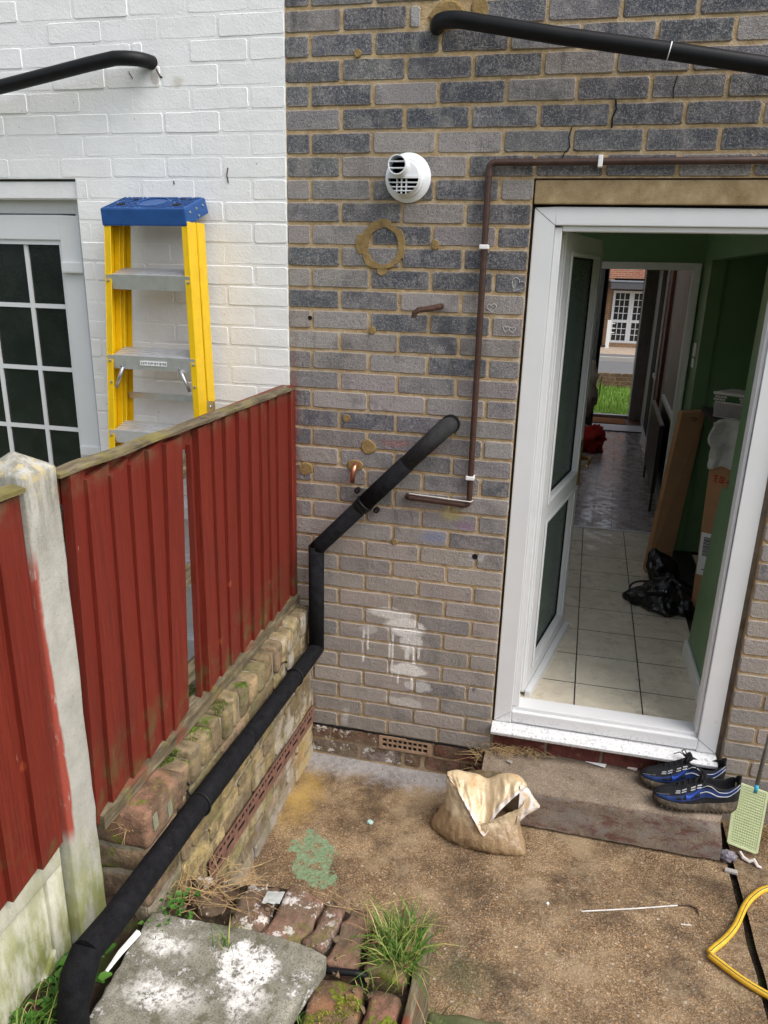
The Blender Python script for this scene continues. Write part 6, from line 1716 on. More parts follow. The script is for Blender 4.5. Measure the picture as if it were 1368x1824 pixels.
M['polyflap'] = simple("ochre_stained_polythene", (0.64, 0.50, 0.31), 0.22, 0.55, var=0.18, nscale=16, bump=0.5, bscale=45, bdist=0.008, dirt=((0.50, 0.27, 0.09), 9, 0.54, 0.70, 0.6))
cf = m.build("folded_flap", M['polyflap'], bag, smooth=True)
cf.modifiers.new("thick", 'SOLIDIFY').thickness = 0.0008
m = MB(); m.grid(lambda u, v: flapf(u, 1.0) + Vector((0.001, -0.0025, 0.002)) + (flapf(u, 0.86) - flapf(u, 1.0)) * v * (0.7 + 0.8 * u) + Vector((0, -.002 * math.sin(v * 3), 0)), n - 1, 3)
hm = m.build("white_hem", M['polywhite'], bag, smooth=True)
wt = spl([(1.022, -0.292, 0.238), (1.050, -0.290, 0.228), (1.075, -0.305, 0.205), (1.102, -0.322, 0.186)], 5); wb = spl([(1.024, -0.362, 0.108), (1.040, -0.350, 0.128), (1.062, -0.342, 0.150), (1.099, -0.326, 0.176)], 5)
m = MB(); nw = len(wt); m.grid(lambda u, v: wt[min(nw - 1, int(round(u * (nw - 1))))].lerp(wb[min(nw - 1, int(round(u * (nw - 1))))], v) + Vector((0, -1, 0)) * (0.010 * math.sin(v * 3.1) + 0.007 * noise.noise(Vector((u * 6, v * 6, 1)))), nw - 1, 8)
wg = m.build("crumpled_corner", M['polywhite'], bag, smooth=True); wg.modifiers.new("thick", 'SOLIDIFY').thickness = 0.0008

# ================================================================ TRAINERS
def shoe(x_toe, x_heel, yc_toe, yc_heel, z0, label, sgn):
    root = thing("trainer", ((x_toe + x_heel) / 2, (yc_toe + yc_heel) / 2, z0), label, "shoe", "muddy trainers on the doorstep")
    toe = Vector((x_toe, yc_toe, z0)); ax = Vector((x_heel, yc_heel, z0)) - toe; Ln = ax.length; ax.normalize(); sd = Vector((-ax.y, ax.x, 0)) * -1   # sd points to -y side (towards the camera)
    if sd.y > 0: sd = -sd
    def W(s):      # half width of sole at s in 0..1
        pts = [(0, 0.012), (0.04, 0.028), (0.12, 0.041), (0.28, 0.050), (0.45, 0.045), (0.62, 0.038), (0.80, 0.038), (0.93, 0.033), (0.985, 0.020), (1.0, 0.008)]
        for (a, wa), (b, wb) in zip(pts, pts[1:]):
            if s <= b: return wa + (wb - wa) * (s - a) / (b - a)
        return pts[-1][1]
    def interp(pts, s):
        for (a, wa), (b, wb) in zip(pts, pts[1:]):
            if s <= b:
                t_ = (s - a) / (b - a); t_ = t_ * t_ * (3 - 2 * t_) * 0.5 + t_ * 0.5; return wa + (wb - wa) * t_
        return pts[-1][1]
    SB = [(0, 0.012), (0.10, 0.004), (0.3, 0.0), (0.7, 0.0), (0.9, 0.002), (1.0, 0.012)]
    ST = [(0, 0.034), (0.15, 0.032), (0.4, 0.030), (0.65, 0.036), (0.85, 0.043), (1.0, 0.048)]
    def P(s, w, z): return toe + ax * (s * Ln) + sd * w + Vector((0, 0, z * 1.22))
    # sole
    m = MB(); N = 36; rings = []
    for i in range(N + 1):
        s = i / N; w = W(s); b = interp(SB, s); t_ = interp(ST, s); ww = w * (1.06)
        wav = 0.0012 * math.sin(s * 120)
        rings.append([P(s, -w * .9, b), P(s, -ww - .001, b + .010 + wav), P(s, -ww, (b + t_) / 2), P(s, -w * .98, t_), P(s, w * .98, t_), P(s, ww, (b + t_) / 2), P(s, ww + .001, b + .010 + wav), P(s, w * .9, b)])
    rings_surface(m, rings); m.poly(rings[0]); m.poly(rings[-1])
    o = m.build("sole", M['shoe_sole'], root, smooth=True)
    tr = MB()
    for i in range(3, 33, 2):
        s = i / N
        for q in (-1, 1):
            c = P(s, q * W(s) * 0.98, interp(SB, s) + 0.002); tr.obox(c - ax * 0.0035 - sd * 0.004, ax * 0.007, sd * 0.008, (0, 0, 0.007))
    tr.build("tread_lugs", M['shoe_sole'], o)
    # upper
    TOP = [(0, 0.040), (0.06, 0.052), (0.16, 0.060), (0.27, 0.071), (0.38, 0.086), (0.50, 0.102), (0.57, 0.108), (0.63, 0.100), (0.72, 0.088), (0.82, 0.088), (0.93, 0.104), (0.985, 0.108), (1.0, 0.100)]
    def arcp(s):
        w = W(s) * 0.97; zb = interp(ST, s) - 0.004; zt = interp(TOP, s); h = zt - zb
        op = 0.0 if s < 0.55 else min(1.0, (s - 0.55) / 0.07) * (1.0 if s < 0.95 else max(0, (1.0 - s) / 0.05))
        out = []
        for k in range(17):
            a = math.pi * k / 16; cx = -math.cos(a); sz = math.sin(a) ** 0.75
            x = w * cx * (1 - 0.10 * sz); z = zb + h * sz
            # opened form: wall up to the rim, then down inside
            f = abs(cx)
            if k in (0, 16): ox, oz = w * cx, zb
            else:
                kk = k if k <= 8 else 16 - k; sg = -1 if k < 8 else 1
                wall = [(1, 0), (1.0, .25), (.98, .5), (.94, .75), (.86, .95), (.76, 1.0), (.70, .8), (.62, .35), (0.0, .22)][kk]
                ox, oz = (sg if k != 8 else 0) * w * wall[0], zb + h * wall[1]
            out.append(P(s, x * (1 - op) + ox * op, z * (1 - op) + oz * op))
        return out
    N = 48
    ss = [i / N for i in range(N + 1)]
    rings = [arcp(s) for s in ss]
    m = MB(); n = 17
    m.add([p for r in rings for p in r], [(i * n + j, i * n + j + 1, (i + 1) * n + j + 1, (i + 1) * n + j) for i in range(N) for j in range(n - 1)])
    m.poly(rings[0]); m.poly(rings[-1])
    up = m.build("upper", M['shoe_black'], root, smooth=True)
    mod = up.modifiers.new("sub", 'SUBSURF'); mod.levels = 1; mod.render_levels = 1
    # side points: f 0..1 up the wall on the camera side
    def side(s, f, off=0.0012):
        w = W(s) * 0.97; zb = interp(ST, s) - 0.004; zt = interp(TOP, s); h = zt - zb
        op = 0.0 if s < 0.55 else min(1.0, (s - 0.55) / 0.07)
        # camera side is +w: k from 16 downward
        kf = 16 - 8 * f; k0 = int(kf); fr_ = kf - k0; r = arcp(s); a, b = r[k0], r[min(16, k0 + 1)]
        p = a.lerp(b, fr_); a2 = arcp(min(1, s + .01))[k0]; nrm = (b - a).cross(a2 - a)
        if nrm.length < 1e-9: nrm = sd
        nrm.normalize()
        if nrm.dot(sd) + nrm.z * 0.3 < 0: nrm = -nrm
        return p + nrm * off
    def strip(name, mat, top, bot, off=0.0014, n=14, s0=None):
        """panel between two polylines [(s, f)...] with matching parameter"""
        m = MB()
        def ev(c, t_):
            q = t_ * (len(c) - 1); i = min(int(q), len(c) - 2); f = q - i
            p0, p1, p2, p3 = c[max(0, i - 1)], c[i], c[i + 1], c[min(len(c) - 1, i + 2)]
            g = lambda k: 0.5 * (2 * p1[k] + (p2[k] - p0[k]) * f + (2 * p0[k] - 5 * p1[k] + 4 * p2[k] - p3[k]) * f * f + (-p0[k] + 3 * p1[k] - 3 * p2[k] + p3[k]) * f ** 3)
            return max(0.0, min(1.0, g(0))), max(0.02, min(0.98, g(1)))
        A_ = [side(*ev(top, i / n), off) for i in range(n + 1)]; B_ = [side(*ev(bot, i / n), off) for i in range(n + 1)]; C_ = [side((ev(top, i / n)[0] + ev(bot, i / n)[0]) / 2, (ev(top, i / n)[1] + ev(bot, i / n)[1]) / 2, off * 1.5) for i in range(n + 1)]
        for i in range(n):
            m.poly([A_[i], A_[i + 1], C_[i + 1], C_[i]]); m.poly([C_[i], C_[i + 1], B_[i + 1], B_[i]])
        return m.build(name, mat, up, smooth=True, fix=False)
    strip("blue_panel", M['shoe_blue'], [(0.03, .42), (0.15, .34), (0.30, .34), (0.45, .42), (0.58, .40), (0.75, .42), (0.97, .50)], [(0.02, .20), (0.15, .10), (0.30, .10), (0.45, .12), (0.58, .16), (0.75, .22), (0.97, .34)], 0.0012, 28)
    for s in (0.24, 0.31, 0.38, 0.45):
        strip("dark_bar", M['shoe_black'], [(s, .26), (s + .05, .26)], [(s, .16), (s + .05, .16)], 0.0024, 4)
    for a in (0, 1):
        strip("white_line", M['shoe_white'], [(0.50, .47 - .16 * a), (0.60, .49 - .17 * a), (0.72, .41 - .13 * a), (0.86, .42 - .13 * a), (0.97, .56 - .12 * a)], [(0.50, .44 - .16 * a), (0.60, .46 - .17 * a), (0.72, .38 - .13 * a), (0.86, .39 - .13 * a), (0.97, .52 - .12 * a)], 0.0026, 16)
    for s in (0.23, 0.30, 0.40, 0.47):
        strip("white_flash", M['shoe_white'], [(s, .60), (s + .05, .60)], [(s + .005, .54), (s + .055, .54)], 0.0022, 3)
        strip("white_flash", M['shoe_white'], [(s - .01, .50), (s + .045, .50)], [(s, .45), (s + .05, .45)], 0.0022, 3)
    strip("toe_piping", M['shoe_white'], [(0.02, .50), (0.08, .44), (0.16, .44)], [(0.02, .46), (0.08, .41), (0.16, .42)], 0.0022, 8)
    # tick shaped emblem
    strip("tick_emblem", M['shoe_swoosh'], [(0.335, .43), (0.352, .30), (0.40, .30), (0.47, .40), (0.55, .52)], [(0.345, .46), (0.345, .18), (0.40, .20), (0.475, .36), (0.55, .52)], 0.0034, 16)
    # tongue and laces
    m = MB(); rr = random.Random(int(x_toe * 100))
    for i, s in enumerate((0.26, 0.32, 0.38, 0.44, 0.50)):
        z = interp(TOP, s); w = 0.020
        q = 1 if i % 2 else -1
        m.tube([P(s, -w, z - 0.008), P(s + 0.02, 0, z + 0.007), P(s + 0.045, w, z - 0.004)], 0.0022, 6); m.tube([P(s, w, z - 0.008), P(s + 0.02, 0, z + 0.009), P(s + 0.045, -w, z - 0.004)], 0.0022, 6)
    kp = P(0.52, 0, 0.112)
    for q in (-1, 1):
        m.tube(arc(kp, kp + sd * 0.03 * q + Vector((0, 0, 0.028)), kp + sd * 0.036 * q - ax * 0.01 + Vector((0, 0, 0.0)), 8) + arc(kp + sd * 0.036 * q - ax * 0.01, kp + sd * 0.02 * q - Vector((0, 0, 0.006)), kp, 4)[1:], 0.0022, 6)
        m.tube([kp, kp + sd * 0.025 * q - ax * 0.02 + Vector((0, 0, 0.003)), kp + sd * 0.042 * q - ax * 0.035 + Vector((0, 0, -0.018))], 0.0020, 6)
    m.build("laces", M['shoe_black'], root, smooth=True)
    m = MB(); m.grid(lambda u, v: P(0.50 + 0.07 * v, (u - 0.5) * 0.05, 0.104 + 0.016 * v + 0.006 * math.sin(u * math.pi)), 6, 3); tg = m.build("tongue", M['shoe_black'], root, smooth=True)
    tg.modifiers.new("thick", 'SOLIDIFY').thickness = 0.005
    m = MB(); m.grid(lambda u, v: P(0.965 + 0.03 * math.sin(u * math.pi), (u - 0.5) * 0.04, 0.09 + 0.032 * v * (0.6 + 0.4 * math.sin(u * math.pi))), 6, 3); hh = m.build("heel_tab", M['shoe_black'], root, smooth=True)
    hh.modifiers.new("thick", 'SOLIDIFY').thickness = 0.006
    return root
shoe(1.482, 1.795, -0.072, -0.040, 0.181, "black and blue muddy trainer nearer the door sill, behind its pair", 1)
shoe(1.522, 1.830, -0.178, -0.140, 0.180, "black and blue muddy trainer on the front edge of the step, beside the fly swatter", 1)

# ================================================================ FLY SWATTER
fs_ = thing("fly_swatter", (1.87, -0.13, 0.03), "pale green plastic fly swatter with a grey handle leaning beside the step", "fly swatter")
A0, B0 = Vector((1.818, -0.128, 0.290)), Vector((1.932, -0.120, 0.258)); C0, D0 = Vector((1.818, -0.165, 0.045)), Vector((1.926, -0.158, 0.012))
def Q(u, v): return A0.lerp(B0, u).lerp(C0.lerp(D0, u), v)
nrm_ = (B0 - A0).cross(C0 - A0).normalized()
if nrm_.y > 0: nrm_ = -nrm_
m = MB()
def bar(p, q, w, t_=0.0018):
    d = (q - p).normalized(); s = d.cross(nrm_).normalized() * w; m.obox(p - s * .5, q - p, s, nrm_ * t_)
for i in range(1, 13): bar(Q(i / 13, 0.02), Q(i / 13, 0.98), 0.0040, 0.0016)
for j in range(1, 23): bar(Q(0.03, j / 23), Q(0.97, j / 23), 0.0042, 0.0024)
fr_ = m.build("mesh_paddle", M['swat'], fs_)
m = MB()
for p, q in ((Q(0, 0), Q(1, 0)), (Q(1, 0), Q(1, 1)), (Q(1, 1), Q(0, 1)), (Q(0, 1), Q(0, 0))): bar(p, q, 0.010, 0.003)
m.build("paddle_rim", M['swat'], fs_, bevel=0.001)
m = MB(); m.grid(lambda u, v: Q(0.02 + .96 * u, 0.02 + .96 * v) - nrm_ * 0.0016, 2, 2); m.build("paddle_web", M['swat'], fs_)
hb0 = Q(0.62, 0.0)
MB().tube([hb0 - Vector((0, 0, .012)), hb0 + Vector((0.002, 0.002, 0.022))], [0.009, 0.007], 12).build("handle_ferrule", M['swat_blue'], fs_, smooth=True)
MB().tube([hb0 + Vector((0.002, 0.002, 0.02)), hb0 + Vector((0.016, 0.025, 0.22)), hb0 + Vector((0.032, 0.05, 0.44))], 0.0075, 12).build("handle", M['greyrod'], fs_, smooth=True)

# rags and tissue beside the step
def crumple(name, c, size, mat, label, seed, flat=0.6, cat="rag"):
    m = MB(); N = 14
    def f(u, v):
        th, ph = u * 2 * math.pi, v * math.pi
        d = Vector((math.cos(th) * math.sin(ph), math.sin(th) * math.sin(ph), math.cos(ph)))
        k = 1 + 0.55 * noise.noise(d * 2.2 + Vector((seed, 0, 0))) + 0.3 * noise.noise(d * 5 + Vector((seed, 3, 0)))
        return Vector(c) + Vector((d.x * size[0], d.y * size[1], d.z * size[2])) * k
    m.grid(f, N * 2, N, closed_u=True)
    o = m.build(name, mat, None, smooth=True, org=c)
    return setp(o, label, cat)
crumple("rag", (1.808, -0.225, 0.028), (0.030, 0.022, 0.020), M['cloth'], "crumpled grey rag by the corner of the concrete step", 3)
m = MB(); m.obox((1.790, -0.285, 0.002), (0.045, -0.004, 0), (0.003, 0.018, 0), (0, 0, 0.012)); m2 = m.build("lighter_scrap", M['paving'], None, bevel=0.002); setp(m2, "small grey plastic scrap under the rag at the patio joint", "scrap")
m = MB(); m.tube([(1.868, -0.165, 0.006), (1.872, -0.195, 0.010), (1.890, -0.208, 0.008), (1.908, -0.204, 0.014), (1.918, -0.222, 0.005), (1.932, -0.226, 0.004)], [0.008, 0.007, 0.006, 0.008, 0.006, 0.004], 6)
setp(m.build("tissue", M['tissue'], None, org=(1.9, -0.2, 0)), "twisted white tissue on the patio below the fly swatter", "tissue")
stems("dry_stems", [(1.99, -0.04, 0.004), (1.95, -0.02, 0.004), (2.03, -0.06, 0.004)], 120, 0.09, "dry brown weeds against the house wall behind the fly swatter", 0.03, seed=15, up=0.9)

# ================================================================ HOSE AND WIRE
hp_ = [(2.30, -0.22), (2.08, -0.268), (1.929, -0.333), (1.870, -0.385), (1.828, -0.445), (1.780, -0.543), (1.735, -0.610), (1.690, -0.662), (1.671, -0.685)]
hq = [(1.671, -0.690), (1.692, -0.708), (1.756, -0.757), (1.826, -0.795), (1.95, -0.85), (2.2, -0.93)]
ho = thing("garden_hose", (1.8, -0.6, 0.01), "yellow garden hose kinked back on itself across the patio joint", "hose")
def smoothpath(c, z): return [Vector((p.x, p.y, z + 0.004 * math.sin(p.x * 9))) for p in spl([(a, b, 0) for a, b in c], 5)]
P1, P2 = smoothpath(hp_, 0.0135), smoothpath(hq, 0.0135)
r1 = [0.0115] * len(P1); r1[-1] = 0.008; r1[-2] = 0.0105
r2_ = [0.0115] * len(P2); r2_[0] = 0.008; r2_[1] = 0.0105
MB().tube(P1, r1, 14).build("hose_length", M['hose'], ho, smooth=True); MB().tube(P2, r2_, 14).build("hose_length", M['hose'], ho, smooth=True)
for Pth in (P1[:-1], P2[1:]):
    for a in (70, 150):
        m = MB(); pts = []
        for i, p in enumerate(Pth):
            d = (Pth[min(i + 1, len(Pth) - 1)] - Pth[max(i - 1, 0)]).normalized(); s = d.cross(Vector((0, 0, 1))).normalized()
            if s.y > 0: s = -s
            pts.append(p + (s * math.cos(R(a)) + Vector((0, 0, 1)) * math.sin(R(a))) * 0.0108)
        m.tube(pts, 0.0017, 6); m.build("stripe", M['hose_stripe'], ho, smooth=True)
m = MB().tube([(1.270, -0.608, 0.004), (1.45, -0.548, 0.004), (1.60, -0.494, 0.004)], 0.0026, 8); w1 = m.build("thin_rod", M['rod'], None, org=(1.4, -0.55, 0)); setp(w1, "thin white rod with a hooked end lying on the patio", "rod")
m = MB().tube([(1.60, -0.494, 0.004), (1.64, -0.483, 0.004), (1.662, -0.490, 0.004), (1.668, -0.515, 0.004)], 0.0022, 8); m.build("rusty_hook", M['rust'], w1)
ORG[w1.name] = Vector((1.4, -0.55, 0))
m = MB().tube([(1.60, -0.575, 0.003), (1.635, -0.57, 0.003)], 0.0024, 6); setp(m.build("bent_wire", M['rod'], None, org=(1.6, -0.57, 0)), "short pale wire end on the patio beside the hooked rod", "wire")
for x, y, s, lab, mt in [(1.155, -0.602, 0.006, "small white pebble on the concrete in front of the sand bag", M['clip']), (0.452, -0.375, 0.012, "pale turquoise plaster crumb on the patio near the corner", simple("pale_aqua", (0.45, 0.62, 0.58), 0.8, 0.2))]:
    crumple("pebble", (x, y, s * 0.5), (s, s * .8, s * .6), mt, lab, x * 10, cat="pebble")

# ================================================================ THINGS INSIDE THE DOOR
def slab_box(name, base4, h_vec, mat, parent): return MB().prism(base4, h_vec).build(name, mat, parent, bevel=0.003)
# tall flat carton leaning against the wall beyond the cupboard
tb = thing("long_carton", (1.68, 1.9, FZ), "tall flat brown cardboard carton leaning in the doorway corner", "carton")
bl, br = Vector((1.650, 1.86, FZ + 0.002)), Vector((1.800, 1.93, FZ + 0.002)); tl, tr_ = Vector((1.775, 2.18, 1.300)), Vector((1.925, 2.23, 1.310))
dep = Vector((-0.01, 0.075, 0))
MB().add([bl, br, tr_, tl, bl + dep, br + dep, tr_ + dep, tl + dep], [(0, 1, 2, 3), (7, 6, 5, 4), (0, 4, 5, 1), (1, 5, 6, 2), (2, 6, 7, 3), (3, 7, 4, 0)]).build("box", M['card'], tb, bevel=0.004)
a_ = bl.lerp(tl, 0.11); b_ = br.lerp(tr_, 0.12)
MB().tube([a_ + Vector((0, -.001, 0)), b_ + Vector((0, -.001, 0))], 0.0012, 4).build("crease", M['card_dark'], tb)
cm = bl.lerp(tl, 0.955).lerp(br.lerp(tr_, 0.955), 0.55) + Vector((0, -0.004, 0))
m = MB(); tri = [cm + Vector((-.024, 0, .006)), cm + Vector((.024, .006, .008)), cm + Vector((.004, 0, -.018))]
for p, q in ((0, 1), (1, 2), (2, 0)): m.tube([tri[p].lerp(tri[q], .12), tri[p].lerp(tri[q], .8)], 0.0022, 4)
m.build("recycling_mark", M['print'], tb)
# second carton further back with red characters and a label
cb = thing("brown_carton", (1.87, 1.3, FZ), "brown cardboard carton with red print and a white barcode label, behind the green panel", "carton")
q0, q1 = Vector((1.842, 1.32, FZ + .002)), Vector((2.05, 1.20, FZ + .002)); bk = Vector((0.06, 0.16, 0)); tp_ = Vector((-0.02, 0.01, 0.86))
MB().prism([q0, q1, q1 + bk, q0 + bk], tp_).build("box", M['card'], cb, bevel=0.004)
ex_ = (q1 - q0).normalized(); nf = Vector((ex_.y, -ex_.x, 0)).normalized()
if nf.y > 0: nf = -nf
def cf_(x, z, o=0.0012): return q0 + ex_ * x + tp_ * (z / 0.86) + nf * o
def crect(m, x0, x1, z0, z1, o=0.0012): m.poly([cf_(x0, z0, o), cf_(x1, z0, o), cf_(x1, z1, o), cf_(x0, z1, o)])
m = MB(); crect(m, 0.006, 0.12, 0.235, 0.475, 0.0015); lb = m.build("label", M['paper'], cb)
m = MB(); z = 0.345; r2 = random.Random(8)
while z < 0.452:
    h = r2.choice([0.0022, 0.004, 0.0055]); crect(m, 0.022, 0.062, z, z + h, 0.0022); z += h + r2.choice([0.002, 0.003])
crect(m, 0.074, 0.077, 0.33, 0.44, 0.0022); crect(m, 0.082, 0.0845, 0.36, 0.44, 0.0022); crect(m, 0.03, 0.10, 0.266, 0.271, 0.0022)
m.build("barcode", M['print'], lb)
m = MB(); zc0 = 0.762
for (x0, x1, z0, z1) in [(0.030, 0.052, .038, .044), (0.038, 0.043, .012, .038), (0.030, 0.036, .006, .014), (0.043, 0.050, .004, .012), (0.032, 0.050, .024, .029),
                         (0.060, 0.084, .036, .041), (0.060, 0.064, .008, .036), (0.080, 0.084, .008, .036), (0.060, 0.084, .006, .011), (0.066, 0.078, .020, .025), (0.070, 0.074, .011, .036),
                         (0.094, 0.112, .014, .019), (0.104, 0.109, .006, .030)]:
    crect(m, x0, x1, zc0 + z0 - .01, zc0 + z1 - .01, 0.002)
m.build("red_characters", M['print_red'], cb)
# crumpled grey wrap on top of the carton
wr = MB()
def wf(u, v):
    x = 1.805 + 0.19 * u; z = 1.165 + 0.235 * v
    y = 1.28 + 0.02 * math.sin(u * 5) + 0.10 * v * 0.4 + 0.030 * noise.noise(Vector((u * 3, v * 3, 7)))
    return Vector((x + 0.02 * noise.noise(Vector((v * 4, u, 2))), y - 0.06 * u, z + 0.03 * u + 0.02 * noise.noise(Vector((u * 4, 2, v)))))
wr.grid(wf, 14, 14)
w_ = wr.build("packing_wrap", M['bubble'], None, smooth=False, org=(1.88, 1.3, 1.19)); w_.modifiers.new("thick", 'SOLIDIFY').thickness = 0.03
setp(w_, "crumpled pale packing wrap on top of the brown carton", "wrap")
# white basket
bk_ = thing("storage_basket", (1.92, 1.55, 1.39), "white woven plastic storage basket on the dark cupboard shelf", "basket")
def bkq(u, v): return Vector((1.843, 1.55, 1.395)).lerp(Vector((1.985, 1.45, 1.395)), u).lerp(Vector((1.828, 1.55, 1.525)).lerp(Vector((2.0, 1.44, 1.525)), u), v)
m = MB()
for j in range(9):
    for i in range(12):
        u, v = (i + (0.5 if j % 2 else 0)) / 12.5, j / 9
        if 0.28 < u < 0.68 and 0.60 < v < 0.80: continue
        a, b, c, d = bkq(u, v + .012), bkq(min(1, u + .062), v + .012), bkq(min(1, u + .062), v + .085), bkq(u, v + .085)
        m.prism([a, b, c, d], (0, 0.004, 0))
m.build("weave", M['basket'], bk_)
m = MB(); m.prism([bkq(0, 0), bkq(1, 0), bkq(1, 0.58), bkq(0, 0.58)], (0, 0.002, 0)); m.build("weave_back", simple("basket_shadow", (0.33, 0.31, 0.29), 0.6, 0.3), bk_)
m = MB()
for v0, v1 in ((-0.01, 0.02), (0.93, 1.02)):
    a, b, c, d = bkq(-.01, v0), bkq(1.01, v0), bkq(1.01, v1), bkq(-.01, v1); m.prism([p - Vector((0, .004, 0)) for p in (a, b, c, d)], (0, 0.010, 0))
m.prism([bkq(1, 0), bkq(1, 1), bkq(1, 1) + Vector((.12, .16, 0)), bkq(1, 0) + Vector((.10, .14, 0))], (0.004, 0, 0)); m.prism([bkq(0, 1.0), bkq(1, 1.0), bkq(1, 1) + Vector((.12, .16, 0)), bkq(0, 1) + Vector((.12, .16, 0))], (0, 0, -0.004))
m.build("basket_rim", M['basket'], bk_)
bx("shelf", M['halldark'], house, 1.84, 2.599, 1.36, 1.92, 1.362, 1.385)
bx("black_case", M['dark'], None, 1.80, 1.92, 1.93 - 0.02, 2.06, 1.30, 1.42) if False else None
# black bin bag
bb = MB()
def bf(u, v):
    th = u * 2 * math.pi; r = 1 - v
    prof_r = [0.30, 0.31, 0.285, 0.22, 0.155, 0.10, 0.07, 0.02][min(7, int(v * 7.999))]
    return None
ctr = Vector((1.735, 1.42, FZ)); rings = []
hts = [(0.002, 1.0), (0.02, 1.07), (0.05, 1.0), (0.085, 0.84), (0.115, 0.62), (0.135, 0.40), (0.15, 0.2), (0.152, 0.02)]
for h, k in hts:
    rg = []
    for i in range(44):
        a = 2 * math.pi * i / 44
        rx_, ry_ = 0.175, 0.19
        sp_ = 1 + 0.16 * noise.noise(Vector((math.cos(a) * 2, math.sin(a) * 2, h * 9))) + 0.08 * noise.noise(Vector((math.cos(a) * 6, math.sin(a) * 6, h * 30)))
        tail = 0.42 * max(0, math.cos(a - R(187))) ** 22 * (1 if h < .06 else 0.0)
        rg.append(ctr + Vector((math.cos(a) * rx_ * k * (sp_ + tail), math.sin(a) * ry_ * k * sp_, h * (1 + 0.25 * noise.noise(Vector((math.cos(a) * 2.5, math.sin(a) * 2.5, 3)))))))
    rings.append(rg)
m = MB(); rings_surface(m, rings); m.poly(rings[-1])
pk = []
for j, (h, w) in enumerate([(0.08, .085), (0.14, .10), (0.20, .085), (0.245, .05), (0.26, .015)]):
    pk.append([Vector((1.725 - 0.018 * j, 1.54 + 0.012 * j, FZ + h)) + Vector((math.cos(2 * math.pi * i / 20) * w * (1 + .3 * noise.noise(Vector((i * .9, j, 1)))), math.sin(2 * math.pi * i / 20) * w * .5, 0)) for i in range(20)])
rings_surface(m, pk); m.poly(pk[-1])
o = m.build("bin_bag", M['binbag'], None, smooth=True, org=ctr)
mod = o.modifiers.new("sub", 'SUBSURF'); mod.levels = 1; mod.render_levels = 2
tex2 = bpy.data.textures.new("folds", 'CLOUDS'); tex2.noise_scale = 0.05
md = o.modifiers.new("folds", 'DISPLACE'); md.texture = tex2; md.strength = 0.035; md.mid_level = 0.5; md.texture_coords = 'GLOBAL'
setp(o, "crumpled black plastic bin bag on the cream tiles by the green panel", "bin bag")
m = MB(); m.tube(arc((1.66, 1.47, FZ + .10), (1.50, 1.50, FZ + .10), (1.53, 1.46, FZ + .02), 8), 0.006, 6)
cbl = m.build("cable", M['black'], None, smooth=True, org=(1.6, 1.4, FZ)); setp(cbl, "loop of black cable resting on the bin bag", "cable")
m = MB(); m.tube([(1.60, 1.32, FZ + .085), (1.66, 1.30, FZ + .105), (1.72, 1.29, FZ + .115)], 0.013, 10); m.build("cable_end", M['black'], cbl, smooth=True)
m = MB()
for k in range(7): m.lathe([(0.0145, 0), (0.0145, 0.004)], (1.615 + .014 * k, 1.318 - .0035 * k, FZ + .09 + .004 * k), (1, -.2, .3), 10)
m.build("cable_rings", M['steel'], cbl)
# red bag on the hall floor
crumple("red_jacket", (1.37, 5.28, FZ + 0.12), (0.15, 0.16, 0.14), M['redcloth'], "red fabric bundle on the hall floor beside the front door", 11, cat="bundle")
crumple("coat", (1.30, 5.45, 0.95), (0.09, 0.10, 0.26), simple("beige_cloth", (0.30, 0.27, 0.22), 0.9, 0.1), "beige coat hanging behind the back door edge in the hall", 5, cat="coat")

# ================================================================ FRONT GARDEN AND STREET (seen through the house)
sheet("front_lawn", M['lawn'], [(-6, 7.53, 0.10), (8, 7.53, 0.10), (8, 12.6, 0.0), (-6, 12.6, 0.0)], 0.9)
m = MB(); rr = random.Random(17)
for i in range(9000):
    y = rr.uniform(7.6, 12.6); x = 1.03 + (y + 2.76) * rr.uniform(0.02, 0.12); z = 0.10 - 0.10 * (y - 7.53) / 5.07
    a = rr.uniform(0, 6.28); l = rr.uniform(.04, .09) * (1 + 0.5 * noise.noise(Vector((x * 2, y * 2, 0)))); w = 0.005
    p = Vector((x, y, z)); d = Vector((math.cos(a), math.sin(a), 0))
    m.poly([p - d * w, p + d * w, p + Vector((rr.gauss(0, .02), rr.gauss(0, .02), l))])
setp(m.build("lawn_grass", mat_blade("lawn_blade", (0.07, 0.17, 0.015), (0.14, 0.27, 0.03), (0.24, 0.36, 0.06)), None, fix=False), "bright green lawn grass in the front garden seen through the house", "grass", kind="stuff")
gw = thing("garden_wall", (1.9, 12.75, 0), "low brown brick garden wall at the end of the front lawn", "wall")
bx("wall_core", simple("brown_mortar", (0.22, 0.17, 0.12), 0.95, 0.1), gw, -4, 7, 12.655, 12.85, -0.3, 0.255)
for r in range(4):
    for k in range(8):
        xa = 1.15 + 0.225 * k + (0.1125 if r % 2 else 0)
        brick(gw, 0.214, 0.062, (xa + .107, 12.65, 0.035 + r * 0.0715), jit((0.19, 0.115, 0.065), .25), M['oldred'], name="brick")
m = MB()
for xa in [-4 + 0.225 * k for k in range(22)] + [3.1 + 0.225 * k for k in range(17)]:
    for r in range(4): m.box(xa, xa + .214, 12.65, 12.66, 0.004 + r * .0715, 0.066 + r * .0715)
o = m.build("brickwork", M['oldred'], gw, kind="stuff"); o.color = (0.19, 0.115, 0.065, 1)
sheet("pavement", M['paving'], [(-20, 12.86, 0.0), (20, 12.86, 0.0), (20, 14.6, -0.03), (-20, 14.6, -0.03)], 0.6)
sheet("road", M['asphalt'], [(-30, 14.6, -0.12), (30, 14.6, -0.12), (30, 21.0, -0.26), (-30, 21.0, -0.26)], 0.5)
